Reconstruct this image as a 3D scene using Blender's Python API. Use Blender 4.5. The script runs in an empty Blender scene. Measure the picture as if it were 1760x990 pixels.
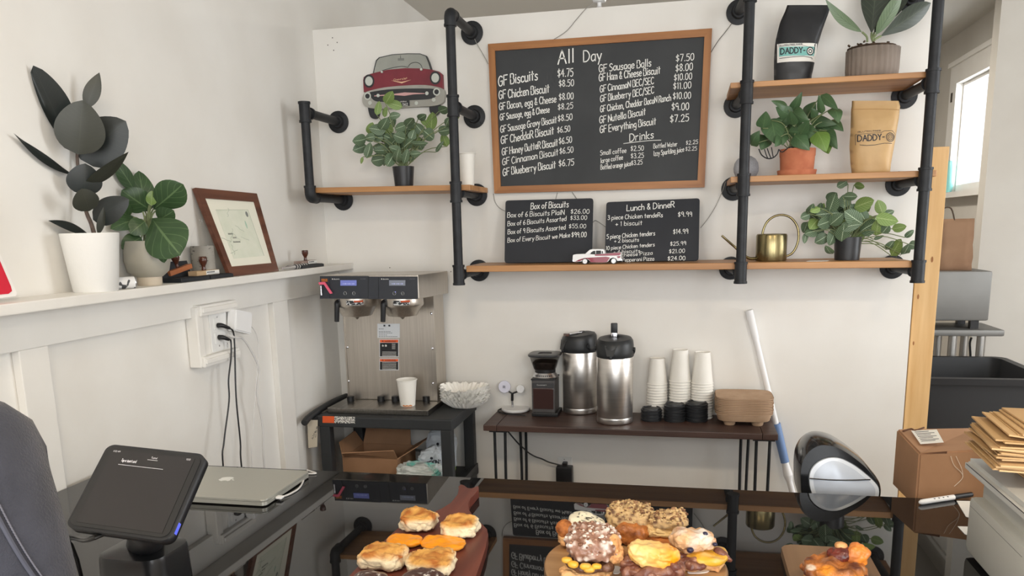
import bpy, bmesh, math, random
import numpy as np
from mathutils import Vector, Matrix, noise
from math import sin, cos, pi, radians, sqrt, atan2
random.seed(11)
sc = bpy.context.scene
COL = sc.collection

# ------------------------------------------------------------------ camera
F, PIT, ROLL, YAW = 1370.0, 0.193528, -0.021739, -0.215721
_f0 = np.array([sin(YAW), cos(YAW), 0.0]); _rt = np.array([cos(YAW), -sin(YAW), 0.0]); _up = np.array([0, 0, 1.0])
CW = _f0*cos(PIT) - _up*sin(PIT); _u = _f0*sin(PIT) + _up*cos(PIT)
CR = _rt*cos(ROLL) + _u*sin(ROLL); CU = -_rt*sin(ROLL) + _u*cos(ROLL)
EYE = np.array([0.0, 0.0, 1.52])
cam = bpy.data.objects.new('camera', bpy.data.cameras.new('camera')); COL.objects.link(cam)
cam.matrix_world = Matrix(((CR[0], CU[0], -CW[0], EYE[0]), (CR[1], CU[1], -CW[1], EYE[1]), (CR[2], CU[2], -CW[2], EYE[2]), (0, 0, 0, 1)))
cam.data.sensor_width = 36.0; cam.data.lens = 36.0*F/1760.0; cam.data.shift_y = 165.0/1760.0
cam.data.clip_start = 0.02
sc.camera = cam
sc.view_settings.view_transform = 'Standard'; sc.view_settings.look = 'None'
sc.view_settings.gamma = 1.0; sc.view_settings.use_curve_mapping = False
sc.view_settings.exposure = 0.03

# ------------------------------------------------------------------ light
wd = bpy.data.worlds.new('daylight_sky'); sc.world = wd; wd.use_nodes = True
nt = wd.node_tree; bg = nt.nodes['Background']
tc = nt.nodes.new('ShaderNodeTexCoord'); sx = nt.nodes.new('ShaderNodeSeparateXYZ'); rp = nt.nodes.new('ShaderNodeValToRGB')
nt.links.new(tc.outputs['Generated'], sx.inputs[0]); nt.links.new(sx.outputs['Z'], rp.inputs[0]); nt.links.new(rp.outputs[0], bg.inputs[0])
e = rp.color_ramp.elements; e[0].position = 0.0; e[0].color = (.30, .29, .28, 1); e[1].position = 0.06; e[1].color = (.95, .97, 1.0, 1)
bg.inputs[1].default_value = 1.6

def area(name, loc, rot, sx_, sy_, power, colr):
    l = bpy.data.lights.new(name, 'AREA'); l.shape = 'RECTANGLE'; l.size = sx_; l.size_y = sy_; l.energy = power; l.color = colr
    o = bpy.data.objects.new(name, l); COL.objects.link(o); o.location = loc; o.rotation_euler = rot
    return o
# daylight falling through the shop-front panes behind the viewer and the rear window
area('daylight_pane', (-0.9, -2.42, 1.65), (radians(90), 0, 0), 1.15, 2.0, 37, (.955, .98, 1.0))
area('daylight_pane', (0.7, -2.42, 1.65), (radians(90), 0, 0), 1.15, 2.0, 47, (.955, .98, 1.0))
area('daylight_pane', (2.3, -2.42, 1.65), (radians(90), 0, 0), 1.15, 2.0, 60, (.955, .98, 1.0))
area('daylight_rear', (1.97, 5.92, 2.05), (0, radians(90), 0), 0.9, 0.7, 14, (.93, .97, 1))
area('daylight_side', (3.36, 2.6, 1.7), (0, radians(90), 0), 1.7, 1.5, 62, (.955, .98, 1.0))
# ------------------------------------------------------------------ points
def ray(x, y): return CR*(x-880)/F - CU*(y-660)/F + CW
def PY(x, y, Y): d = ray(x, y); return Vector(EYE + d*(Y/d[1]))
def PX(x, y, X): d = ray(x, y); return Vector(EYE + d*(X/d[0]))
def PZ(x, y, Z): d = ray(x, y); return Vector(EYE + d*((Z-1.52)/d[2]))
def PD(x, y, w): return Vector(EYE + ray(x, y)*w)
def PP(x, y, P0, n):
    d = Vector(ray(x, y)); n = Vector(n); e0 = Vector(EYE); return e0 + d*((Vector(P0)-e0).dot(n)/d.dot(n))
def dep(p): return float((np.array(p)-EYE) @ CW)
def m_per_px(p): return dep(p)/F

# ------------------------------------------------------------------ materials
MATS = {}
def S(r, g, b):
    f = lambda v: (v/255/12.92) if v/255 <= .04045 else ((v/255+.055)/1.055)**2.4
    return (f(r), f(g), f(b), 1)
def mat(name, c=None, r=.5, m=0, c2=None, ns=6, stretch=(1, 1, 1), bump=0, bs=60, spec=.5, trans=0, ior=1.45, coat=0, emit=0, detail=4, lo=.35, hi=.65, sheen=0, aniso=0, sss=0):
    if name in MATS: return MATS[name]
    M = bpy.data.materials.new(name); M.use_nodes = True; n = M.node_tree.nodes; L = M.node_tree.links
    b = n['Principled BSDF']; I = b.inputs
    I['Base Color'].default_value = c; I['Roughness'].default_value = r; I['Metallic'].default_value = m
    I['Specular IOR Level'].default_value = spec; I['Transmission Weight'].default_value = trans; I['IOR'].default_value = ior
    I['Coat Weight'].default_value = coat; I['Sheen Weight'].default_value = sheen; I['Anisotropic'].default_value = aniso
    I['Subsurface Weight'].default_value = sss
    if sss: I['Subsurface Radius'].default_value = (.01, .006, .003)
    if emit: I['Emission Color'].default_value = c; I['Emission Strength'].default_value = emit
    if c2 or bump:
        t = n.new('ShaderNodeTexCoord'); mp = n.new('ShaderNodeMapping'); mp.inputs['Scale'].default_value = stretch
        L.new(t.outputs['Object'], mp.inputs[0])
    if c2:
        nz = n.new('ShaderNodeTexNoise'); nz.inputs['Scale'].default_value = ns; nz.inputs['Detail'].default_value = detail
        L.new(mp.outputs[0], nz.inputs['Vector'])
        rr = n.new('ShaderNodeValToRGB'); rr.color_ramp.elements[0].position = lo; rr.color_ramp.elements[1].position = hi
        rr.color_ramp.elements[0].color = c; rr.color_ramp.elements[1].color = c2
        L.new(nz.outputs['Fac'], rr.inputs[0]); L.new(rr.outputs[0], I['Base Color'])
    if bump:
        nb = n.new('ShaderNodeTexNoise'); nb.inputs['Scale'].default_value = bs; nb.inputs['Detail'].default_value = 3
        L.new(mp.outputs[0], nb.inputs['Vector'])
        bp = n.new('ShaderNodeBump'); bp.inputs['Strength'].default_value = bump; bp.inputs['Distance'].default_value = .004
        L.new(nb.outputs['Fac'], bp.inputs['Height']); L.new(bp.outputs[0], I['Normal'])
    MATS[name] = M; return M
def vmat(name, r=.6, bump=.3, bs=180, coat=0, spec=.4, sss=.0):
    if name in MATS: return MATS[name]
    M = mat(name, (1, 1, 1, 1), r, bump=bump, bs=bs, coat=coat, spec=spec, sss=sss)
    a = M.node_tree.nodes.new('ShaderNodeVertexColor'); a.layer_name = 'Col'
    M.node_tree.links.new(a.outputs[0], M.node_tree.nodes['Principled BSDF'].inputs['Base Color'])
    return M
def leafmat(name, base, base2, vein, N=9, k=.55, wv=.06, wm=.05, rough=.45, amt=1.0, back=None):
    if name in MATS: return MATS[name]
    M = bpy.data.materials.new(name); M.use_nodes = True; n = M.node_tree.nodes; L = M.node_tree.links; b = n['Principled BSDF']
    b.inputs['Roughness'].default_value = rough
    uv = n.new('ShaderNodeUVMap'); s = n.new('ShaderNodeSeparateXYZ'); L.new(uv.outputs[0], s.inputs[0])
    def mth(op, a, b_=None):
        q = n.new('ShaderNodeMath'); q.operation = op
        for i, v in enumerate((a, b_)):
            if v is None: continue
            if isinstance(v, (int, float)): q.inputs[i].default_value = v
            else: L.new(v, q.inputs[i])
        return q.outputs[0]
    av = mth('ABSOLUTE', mth('MULTIPLY', mth('SUBTRACT', s.outputs[1], .5), 2.0))
    fr = mth('FRACT', mth('MULTIPLY', mth('SUBTRACT', s.outputs[0], mth('MULTIPLY', av, k*.5)), N))
    side = mth('LESS_THAN', mth('ABSOLUTE', mth('SUBTRACT', fr, .5)), wv)
    mid = mth('LESS_THAN', av, wm)
    vn = mth('MULTIPLY', mth('MAXIMUM', mth('MULTIPLY', side, .8), mid), amt)
    t = n.new('ShaderNodeTexCoord'); nz = n.new('ShaderNodeTexNoise'); nz.inputs['Scale'].default_value = 30; L.new(t.outputs['Object'], nz.inputs['Vector'])
    m1 = n.new('ShaderNodeMixRGB'); m1.inputs[1].default_value = base; m1.inputs[2].default_value = base2; L.new(nz.outputs['Fac'], m1.inputs[0])
    m2 = n.new('ShaderNodeMixRGB'); m2.inputs[2].default_value = vein; L.new(m1.outputs[0], m2.inputs[1]); L.new(vn, m2.inputs[0])
    L.new(m2.outputs[0], b.inputs['Base Color'])
    MATS[name] = M; return M
def woodmat(name, c, c2, r=.45, axis=0, sc_=3.0, coat=0, bump=.15):
    st = [14, 14, 14]; st[axis] = 1.0
    return mat(name, c, r, c2=c2, ns=sc_, stretch=tuple(st), bump=bump, bs=sc_*2, detail=6, lo=.3, hi=.7, coat=coat)

# ------------------------------------------------------------------ mesh helpers (all in world space)
def box(bm, c, s, rot=None, bev=0, mi=0):
    r = bmesh.ops.create_cube(bm, size=1.0); vs = r['verts']
    Mx = Matrix.Translation(Vector(c)) @ (rot.to_4x4() if rot else Matrix.Identity(4)) @ Matrix.Diagonal((s[0], s[1], s[2], 1))
    bmesh.ops.transform(bm, matrix=Mx, verts=vs)
    fs = set(f for v in vs for f in v.link_faces)
    for f in fs: f.material_index = mi
    if bev:
        es = list(set(e for v in vs for e in v.link_edges))
        q = bmesh.ops.bevel(bm, geom=es, offset=bev, segments=2, affect='EDGES', profile=.6)
        for f in q['faces']: f.material_index = mi
    return vs
def boxb(bm, a, b, bev=0, mi=0):
    a = Vector(a); b = Vector(b); return box(bm, (a+b)/2, [abs(b[i]-a[i]) for i in range(3)], bev=bev, mi=mi)
def ringframe(d):
    d = d.normalized(); h = Vector((0, 0, 1)) if abs(d.z) < .9 else Vector((1, 0, 0))
    a = d.cross(h).normalized(); return a, d.cross(a).normalized()
def loft(bm, rings, cap=True, closed=True, mi=0):
    R = [[bm.verts.new(p) for p in ring] for ring in rings]
    n = len(R[0])
    for i in range(len(R)-1):
        for j in range(n if closed else n-1):
            k = (j+1) % n
            try: f = bm.faces.new((R[i][j], R[i][k], R[i+1][k], R[i+1][j])); f.material_index = mi; f.smooth = True
            except ValueError: pass
    if cap:
        for q in (R[0][::-1], R[-1]):
            try: f = bm.faces.new(q); f.material_index = mi
            except ValueError: pass
    return R
def cyl(bm, p0, p1, r0, r1=None, seg=20, mi=0, cap=True):
    p0 = Vector(p0); p1 = Vector(p1); r1 = r0 if r1 is None else r1
    a, b = ringframe(p1-p0)
    ring = lambda p, r: [p + (a*cos(t)+b*sin(t))*r for t in [2*pi*i/seg for i in range(seg)]]
    return loft(bm, [ring(p0, r0), ring(p1, r1)], cap, mi=mi)
def lathe(bm, prof, c, seg=32, fn=None, mi=0, cap=True, axis=None):
    c = Vector(c); A = axis
    if A is None: ax, ay, az = Vector((1, 0, 0)), Vector((0, 1, 0)), Vector((0, 0, 1))
    else:
        az = Vector(A).normalized(); ax, ay = ringframe(az)
    rings = []
    for r, z in prof:
        ring = []
        for i in range(seg):
            t = 2*pi*i/seg; q = r*(fn(t, z) if fn else 1)
            ring.append(c + ax*(q*cos(t)) + ay*(q*sin(t)) + az*z)
        rings.append(ring)
    return loft(bm, rings, cap, mi=mi)
def smooth_pts(pts, n=6):
    pts = [Vector(p) for p in pts]; out = []
    for i in range(len(pts)-1):
        p0 = pts[max(i-1, 0)]; p1 = pts[i]; p2 = pts[i+1]; p3 = pts[min(i+2, len(pts)-1)]
        for k in range(n):
            t = k/n
            out.append(.5*((2*p1)+(p2-p0)*t+(2*p0-5*p1+4*p2-p3)*t*t+(3*p1-p0-3*p2+p3)*t**3))
    out.append(pts[-1]); return out
def tube(bm, pts, r, seg=8, sm=6, mi=0, rf=None):
    P = smooth_pts(pts, sm) if sm else [Vector(p) for p in pts]
    rings = []; a = None
    for i, p in enumerate(P):
        d = (P[min(i+1, len(P)-1)]-P[max(i-1, 0)])
        if d.length < 1e-9: d = Vector((0, 0, 1))
        d.normalize()
        if a is None: a, b = ringframe(d)
        else: a = (a-d*a.dot(d)); a = a.normalized() if a.length > 1e-6 else ringframe(d)[0]; b = d.cross(a)
        q = r*(rf(i/(len(P)-1)) if rf else 1)
        rings.append([p+(a*cos(t)+b*sin(t))*q for t in [2*pi*k/seg for k in range(seg)]])
    return loft(bm, rings, True, mi=mi)
def prism(bm, pts, off, mi=0, smooth=False):
    """closed outline pts (3-D) extruded by vector off"""
    off = Vector(off); A = [bm.verts.new(Vector(p)) for p in pts]; B = [bm.verts.new(Vector(p)+off) for p in pts]; n = len(A)
    fs = [bm.faces.new(A), bm.faces.new(B[::-1])]
    for i in range(n):
        f = bm.faces.new((A[i], B[i], B[(i+1) % n], A[(i+1) % n])); f.smooth = smooth; fs.append(f)
    for f in fs: f.material_index = mi
    return A, B
def rrect(w, h, r, n=5):
    out = []
    for cx, cy, a0 in ((w/2-r, h/2-r, 0), (-w/2+r, h/2-r, 90), (-w/2+r, -h/2+r, 180), (w/2-r, -h/2+r, 270)):
        for i in range(n+1):
            a = radians(a0+90*i/n); out.append((cx+r*cos(a), cy+r*sin(a)))
    return out
def leaf(bm, uvl, p0, p1, w, roll=0, bend=0, fold=0, shape='oval', nu=9, nv=4, wave=0, n0=None, side_bend=0, mi=0):
    p0 = Vector(p0); p1 = Vector(p1); ax = p1-p0; Ln = ax.length; ax = ax.normalized()
    n = (Vector(EYE)-(p0+p1)/2) if n0 is None else Vector(n0)
    n = (n-ax*n.dot(ax)).normalized(); n = Matrix.Rotation(roll, 3, ax) @ n; b = ax.cross(n)
    rows = []
    ph = random.random()*6
    for i in range(nu+1):
        u = i/nu
        if shape == 'oval': ww = sin(pi*min(1, u**.8))**.62
        elif shape == 'heart': ww = (sin(pi*u**.55))**.8 if 0 < u < 1 else 0
        elif shape == 'lance': ww = sin(pi*u**.85)**.9
        elif shape == 'obov': ww = sin(pi*u**1.35)**.7
        else: ww = sin(pi*u)**.5
        ww = max(ww, .03) if u < .5 else max(ww, .012)
        row = []
        for j in range(nv+1):
            v = -1+2*j/nv
            pos = p0+ax*(Ln*u)+b*(v*ww*w/2+side_bend*Ln*sin(pi*u))+n*(bend*Ln*sin(pi*u)-fold*abs(v)*ww*w/2+wave*w*sin(u*9+ph+v*2)*abs(v))
            row.append((bm.verts.new(pos), u, (v+1)/2))
        rows.append(row)
    for i in range(nu):
        for j in range(nv):
            q = (rows[i][j], rows[i][j+1], rows[i+1][j+1], rows[i+1][j])
            f = bm.faces.new([x[0] for x in q]); f.smooth = True; f.material_index = mi
            for lp, x in zip(f.loops, q): lp[uvl].uv = (x[1], x[2])

def root_of(o):
    while o.parent: o = o.parent
    return o
def tag(o, label=None, cat=None, group=None, kind=None):
    if label: o['label'] = label
    if cat: o['category'] = cat
    if group: o['group'] = group
    if kind: o['kind'] = kind
    return o
def thing(name, label, cat, loc, group=None):
    o = bpy.data.objects.new(name, None); COL.objects.link(o); o.location = Vector(loc); o.empty_display_size = .05
    return tag(o, label, cat, group)
def obj(name, bm, m, parent=None, smooth=False, label=None, cat=None, group=None, kind=None, auto=True, mods=()):
    me = bpy.data.meshes.new(name); 
    bmesh.ops.recalc_face_normals(bm, faces=bm.faces[:])
    if parent is not None: off = Vector(root_of(parent).location)
    else:
        xs = [v.co for v in bm.verts]
        off = Vector(((min(c.x for c in xs)+max(c.x for c in xs))/2, (min(c.y for c in xs)+max(c.y for c in xs))/2, min(c.z for c in xs)))
    for v in bm.verts: v.co -= off
    if smooth:
        for f in bm.faces: f.smooth = True
    bm.to_mesh(me); bm.free()
    for q in (m if isinstance(m, (list, tuple)) else [m]): me.materials.append(q)
    if smooth and auto:
        try: me.set_sharp_from_angle(angle=radians(38))
        except Exception: pass
    o = bpy.data.objects.new(name, me); COL.objects.link(o)
    if parent is not None: o.parent = parent
    else: o.location = off
    return tag(o, label, cat, group, kind)
def B(): return bmesh.new()
def BL():
    b = bmesh.new(); return b, b.loops.layers.uv.new('UVMap')
def dup(root, loc, rot=None, label=None, scale=None):
    r = root.copy(); COL.objects.link(r); r.location = Vector(loc)
    if rot is not None: r.rotation_euler = rot
    if scale: r.scale = scale
    if label: r['label'] = label
    for ch in root.children:
        c = ch.copy(); COL.objects.link(c); c.parent = r
        for g in ch.children:
            d = g.copy(); COL.objects.link(d); d.parent = c
    return r

# ------------------------------------------------------------------ hand lettering (single-stroke glyphs)
GL = {}
for ln in """A 7;0,0 3.5,10 7,0;1.3,4 5.7,4
B 6;0,0 0,10;~0,10 4,10 5,8 4,5.5 0,5.2;~0,5.2 5,5 6,2.5 4.5,.2 0,0
C 6.5;~6,8.5 4,10 1.5,9 0,5 1.5,.8 4,0 6.3,1.5
D 7;0,0 0,10;~0,10 4,9.5 6.6,6 6,2.5 3.5,.3 0,0
E 5.5;5.5,10 0,10 0,0 5.5,0;0,5.2 4.5,5.2
F 5.5;5.8,10 0,10 0,0;0,5.2 4.5,5.4
G 7;~6.3,8.6 4,10 1.3,8.5 0,4.5 1.5,.6 4,0 6,1.5 6.3,4.5;3.5,4.7 6.8,4.9
H 6.5;0,0 0,10;6.3,0 6.3,10;0,5 6.3,5
I 3;1.5,0 1.5,10
K 6;0,0 0,10;5.5,10 0,4.5 6,0
L 5.5;0,10 0,0 5.3,0
M 8;0,0 1,10 4,3.5 7,10 8,0
N 6.5;0,0 0,10 6.3,0 6.3,10
O 7;~3.5,10 .6,8 0,5 .8,1.5 3.5,0 6.3,1.8 7,5 6.2,8.3 3.5,10
P 6;0,0 0,10;~0,10 4.2,9.8 5.5,7.6 4.2,5.2 0,4.8
R 6;0,0 0,10;~0,10 4.2,9.8 5.5,7.6 4.2,5.2 0,4.8;2.5,4.8 6.2,0
S 5.5;~5.2,8.8 3,10 .6,8.6 1,6.2 4.4,4.4 5.2,2 3,0 0,1
T 6;0,10 6,10;3,10 3,0
U 6.5;~0,10 0,3 3,0 6,3 6.2,10
V 6.5;0,10 3.2,0 6.5,10
W 9;0,10 2.2,0 4.5,7 6.8,0 9,10
Y 6;0,10 3,5 6,10;3,5 3,0
X 6;0,10 6,0;6,10 0,0
Z 6;0,10 6,10 0,0 6,0
a 5;~4.6,5.3 2.5,6 .4,4.5 .3,1.5 2,0 4.5,1.8;4.7,6 4.7,0
b 5;0,10 0,0;~0,4.5 2.5,6 4.7,4.5 4.7,1.5 2.5,0 0,1.3
c 4.5;~4.3,5 2.5,6 .4,4.5 .3,1.5 2.3,0 4.4,1
d 5;4.7,10 4.7,0;~4.7,4.5 2.5,6 .3,4.3 .3,1.5 2.3,0 4.7,1.3
e 4.8;~.3,3 4.6,3.4 4,5.6 2.4,6 .5,4.6 .3,1.6 2.3,0 4.6,1
f 4;~4,9.5 2.5,10 1.5,8.5 1.5,0;0,5.8 3.5,5.8
g 5;~4.6,5.3 2.5,6 .4,4.5 .4,2 2.3,.6 4.6,2;~4.7,6 4.7,-1.5 3,-3.4 .5,-2.6
h 5;0,10 0,0;~0,4 2.4,6 4.5,4.5 4.6,0
i 1.6;.8,6 .8,0;.8,8 .8,8.7
j 2.5;~1.8,6 1.8,-2 .2,-3;1.8,8 1.8,8.7
k 4.6;0,10 0,0;4.2,6 0,2.6 4.6,0
l 1.6;.8,10 .8,0
m 7.5;0,6 0,0;~0,4 2,6 3.6,4.5 3.7,0;~3.7,4 5.7,6 7.2,4.5 7.3,0
n 5;0,6 0,0;~0,4 2.4,6 4.5,4.5 4.6,0
o 5;~2.5,6 .5,4.7 .3,2 2.5,0 4.7,2 4.5,4.7 2.5,6
p 5;0,6 0,-3.5;~0,4.5 2.5,6 4.7,4.5 4.7,1.5 2.5,0 0,1.3
r 3.8;0,6 0,0;~0,3.6 1.6,5.7 3.6,5.8
s 4.2;~4,5.2 2.2,6 .5,4.9 1.5,3.4 3.6,2.4 3.6,.7 2,0 0,.7
t 4;1.8,9 1.8,0;0,6 3.8,6.2
u 5;~0,6 .1,1.5 2,0 4.4,2;4.6,6 4.6,0
v 4.6;0,6 2.3,0 4.6,6
w 7;0,6 1.7,0 3.5,5 5.2,0 7,6
x 4.6;0,6 4.6,0;4.6,6 0,0
y 5;0,6 2.4,.5;4.8,6 1.2,-3.5
z 4.5;0,6 4.4,6 0,0 4.6,0
0 5.5;~2.7,10 .5,8 .2,4 1.2,.6 2.8,0 4.9,2 5.2,6 4.4,9.2 2.7,10
1 2.5;.3,8.3 1.5,10 1.5,0
2 5.5;~.3,8 2.5,10 4.8,8.4 4,5 0,0;0,0 5.5,0
3 5;~.3,9 2.5,10 4.5,8 2,5.4;~2,5.4 4.8,4 4.4,1 2.2,0 0,1
4 5.5;3.8,0 3.8,10;3.8,10 0,3.6 5.5,3.6
5 5;4.8,10 .8,10 .5,6;~.5,6 3,6.3 4.9,4 4,.8 2,0 0,.8
6 5;~4,10 1.2,7 .2,3 1.5,.2 4,.6 4.8,3.2 3,5.2 .6,3.6
7 5;0,10 5,10 1.8,0
8 5;~2.5,5.3 .4,7.5 2.5,10 4.6,7.6 2.5,5.3 .2,2.7 2.5,0 4.9,2.7 2.5,5.3
9 5;~4.6,7.5 2.8,10 .4,8.4 .8,5.6 3,5 4.6,7.5;4.6,8 4.4,0
$ 5;~4.6,7.8 2.5,8.8 .5,7.4 1.2,5.6 4,4.2 4.4,2.4 2.4,1 .2,2;2.5,10.5 2.5,-.7
. 1.6;.5,0 1,.7
, 2;1,.6 .4,-1.6
& 6;~5.5,3.5 3,0 .5,1.6 1,4 4,7 3.2,9.6 1.6,9 1.4,7 5.8,0
/ 4;0,-1.5 4,10.5
+ 5;0,3.5 5,3.5;2.5,6 2.5,1
- 4;.3,4.5 3.5,4.5
' 1.5;.7,10 .5,7.5
: 1.5;.7,1 .7,1.7;.7,4.5 .7,5.2""".split('\n'):
    ch, rest = ln[0], ln[2:]; pr = rest.split(';'); st = []
    for s_ in pr[1:]:
        sm = s_.startswith('~'); pts = [tuple(float(v) for v in p.split(',')) for p in s_.lstrip('~').split()]
        st.append((sm, pts))
    GL[ch] = (float(pr[0]), st)
def write(bm, text, p0, p1, h, up=(0, 0, 1), nrm=(0, -1, 0), lw=.11, lift=.0006, jit=.35, mi=0):
    """letters from p0 to p1 (baseline ends, world), cap height h in metres"""
    p0 = Vector(p0); p1 = Vector(p1); up = Vector(up).normalized(); nrm = Vector(nrm).normalized()
    wtot = sum(3.4 if c == ' ' else GL[c][0]+1.7 for c in text)-1.7
    ex = (p1-p0)/wtot; ey = up*(h/10); hw = h*lw/2; x = 0.0
    base = p0+nrm*lift
    for c in text:
        if c == ' ': x += 3.4; continue
        w_, st = GL[c]; dy = random.uniform(-jit, jit)
        for sm, pts in st:
            P = [base+ex*(x+a)+ey*(b_+dy) for a, b_ in pts]
            if sm: P = smooth_pts(P, 4)
            runs = [P] if sm else [P[i:i+2] for i in range(len(P)-1)]
            for P in runs:
                L_, R_ = [], []
                for i, p in enumerate(P):
                    d = P[min(i+1, len(P)-1)]-P[max(i-1, 0)]
                    d = d.normalized() if d.length > 1e-9 else ex.normalized()
                    s_ = nrm.cross(d).normalized()*hw
                    q = p
                    if i == 0: q = p-d*hw*.6
                    if i == len(P)-1: q = p+d*hw*.6
                    L_.append(bm.verts.new(q+s_)); R_.append(bm.verts.new(q-s_))
                for i in range(len(P)-1):
                    f = bm.faces.new((L_[i], L_[i+1], R_[i+1], R_[i])); f.material_index = mi
        x += w_+1.7
# ------------------------------------------------------------------ room
WHITE = mat('painted_wall', S(232, 230, 225), .6, c2=S(226, 223, 217), ns=3, bump=.04, bs=250)
TRIMW = mat('painted_trim', S(233, 231, 226), .42, c2=S(228, 225, 219), ns=5, bump=.05, bs=120)
CEIL = mat('painted_ceiling', S(205, 203, 196), .8, bump=.05, bs=200)
GREYW = mat('grey_painted_wall', S(205, 201, 193), .7, c2=S(197, 192, 183), ns=2, bump=.05, bs=180)
FLOOR = woodmat('floor_planks', S(146, 126, 108), S(116, 98, 82), .5, axis=1, sc_=1.2)
PANE = bpy.data.materials.new('window_glass'); PANE.use_nodes = True
_n = PANE.node_tree.nodes; _L = PANE.node_tree.links; _n.remove(_n['Principled BSDF'])
_t = _n.new('ShaderNodeBsdfTransparent'); _g = _n.new('ShaderNodeBsdfGlossy'); _g.inputs['Roughness'].default_value = .02
_f = _n.new('ShaderNodeFresnel'); _f.inputs[0].default_value = 1.4; _m = _n.new('ShaderNodeMixShader')
_ge = _n.new('ShaderNodeNewGeometry'); _iv = _n.new('ShaderNodeMath'); _iv.operation = 'SUBTRACT'; _iv.inputs[0].default_value = 1.0; _L.new(_ge.outputs['Backfacing'], _iv.inputs[1])
_mu = _n.new('ShaderNodeMath'); _mu.operation = 'MULTIPLY'; _L.new(_f.outputs[0], _mu.inputs[0]); _L.new(_iv.outputs[0], _mu.inputs[1]); _L.new(_mu.outputs[0], _m.inputs[0]); _L.new(_t.outputs[0], _m.inputs[1]); _L.new(_g.outputs[0], _m.inputs[2])
_L.new(_m.outputs[0], _n['Material Output'].inputs[0])
LX, WY, CZ = -1.52, 3.25, 2.74
def st(name, bm, m, parent=None, smooth=False): return obj(name, bm, m, parent, smooth, kind=None if parent else 'structure')
b = B(); boxb(b, (LX-.1, -2.6, -.06), (3.5, 7.6, 0)); st('floor', b, FLOOR)
b = B(); boxb(b, (LX-.1, -2.6, CZ), (3.5, 7.6, CZ+.06)); st('ceiling', b, CEIL)
b = B(); boxb(b, (LX-.1, -2.6, 0), (LX, 7.6, CZ)); st('wall_left', b, WHITE)
b = B(); boxb(b, (LX, WY, 0), (.835, WY+.11, 2.335)); wb = st('wall_back', b, WHITE)
HOLE = mat('screw_hole_dark', S(45, 40, 36), .9)
b = B()
for x, y in ((571.5, 65), (579.5, 73), (563.5, 77.5), (573.5, 86.5), (670, 460), (775, 467)):
    cyl(b, PY(x, y, WY)+Vector((0, .0005, 0)), PY(x, y, WY)+Vector((0, -.0006, 0)), .0022, seg=8)
st('screw_holes', b, HOLE, wb)
b = B(); boxb(b, (LX, 7.5, 0), (1.77, 7.6, CZ)); st('wall_rear', b, GREYW)
# window wall on the right of the rear room
b = B()
boxb(b, (1.77, 5.1, 0), (1.82, 7.5, 1.69)); boxb(b, (1.77, 5.1, 2.43), (1.82, 7.5, CZ)); boxb(b, (1.77, 6.14, 1.69), (1.82, 7.5, 2.43))
st('wall_right_rear', b, GREYW)
b = B(); boxb(b, (1.615, 5.0, 0), (3.4, 5.1, CZ)); st('wall_right_pier', b, GREYW)
b = B()
boxb(b, (3.4, -2.6, 0), (3.5, 1.8, CZ)); boxb(b, (3.4, 3.4, 0), (3.5, 5.1, CZ)); boxb(b, (3.4, 1.8, 0), (3.5, 3.4, .8)); boxb(b, (3.4, 1.8, 2.6), (3.5, 3.4, CZ))
st('wall_right', b, WHITE)
b = B()
boxb(b, (LX, -2.6, 0), (3.4, -2.5, .6)); boxb(b, (LX, -2.6, 2.68), (3.4, -2.5, CZ))
for x0, x1 in ((LX, -1.5), (-.3, .1), (1.3, 1.7), (2.9, 3.4)): boxb(b, (x0, -2.6, .6), (x1, -2.5, 2.68))
st('wall_front', b, WHITE)
def window(name, x0, x1, y0, y1, z0, z1, ax, panes=True):
    b = B(); w = .05
    if ax == 'x':      # wall lies in the X plane
        boxb(b, (x0, y0, z0), (x1, y1, z0+w)); boxb(b, (x0, y0, z1-w), (x1, y1, z1)); boxb(b, (x0, y0, z0+w), (x1, y0+w, z1-w)); boxb(b, (x0, y1-w, z0+w), (x1, y1, z1-w))
    else:
        boxb(b, (x0, y0, z0), (x1, y1, z0+w)); boxb(b, (x0, y0, z1-w), (x1, y1, z1)); boxb(b, (x0, y0, z0+w), (x0+w, y1, z1-w)); boxb(b, (x1-w, y0, z0+w), (x1, y1, z1-w))
    o = st(name, b, TRIMW)
    b = B(); xm, ym = (x0+x1)/2, (y0+y1)/2
    if ax == 'x': boxb(b, (xm-.003, y0+w, z0+w), (xm+.003, y1-w, z1-w))
    else: boxb(b, (x0+w, ym-.003, z0+w), (x1-w, ym+.003, z1-w))
    st('pane', b, PANE, o); return o
w1 = window('window_1', 1.785, 1.82, 5.101, 6.14, 1.69, 2.43, 'x')
b = B()      # casing and sill of the rear window
boxb(b, (1.74, 6.10, 1.69), (1.784, 6.24, 2.40)); boxb(b, (1.74, 5.101, 2.40), (1.784, 6.24, 2.52)); boxb(b, (1.725, 5.101, 2.52), (1.784, 6.26, 2.55)); boxb(b, (1.70, 5.101, 1.655), (1.784, 6.26, 1.69))
st('trim_8', b, TRIMW)
b = B(); p = PX(1636, 168, 1.74); boxb(b, (1.735, p.y-.012, p.z-.03), (1.742, p.y+.012, p.z+.03)); st('window_latch', b, mat('latch_dark', S(70, 62, 55), .4, .6), w1)
window('window_2', -1.5, -.3, -2.57, -2.5, .6, 2.68, 'y'); window('window_3', .1, 1.3, -2.57, -2.5, .6, 2.68, 'y'); window('window_4', 1.7, 2.9, -2.57, -2.5, .6, 2.68, 'y')
window('window_5', 3.43, 3.5, 1.8, 3.4, .8, 2.6, 'x')
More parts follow.
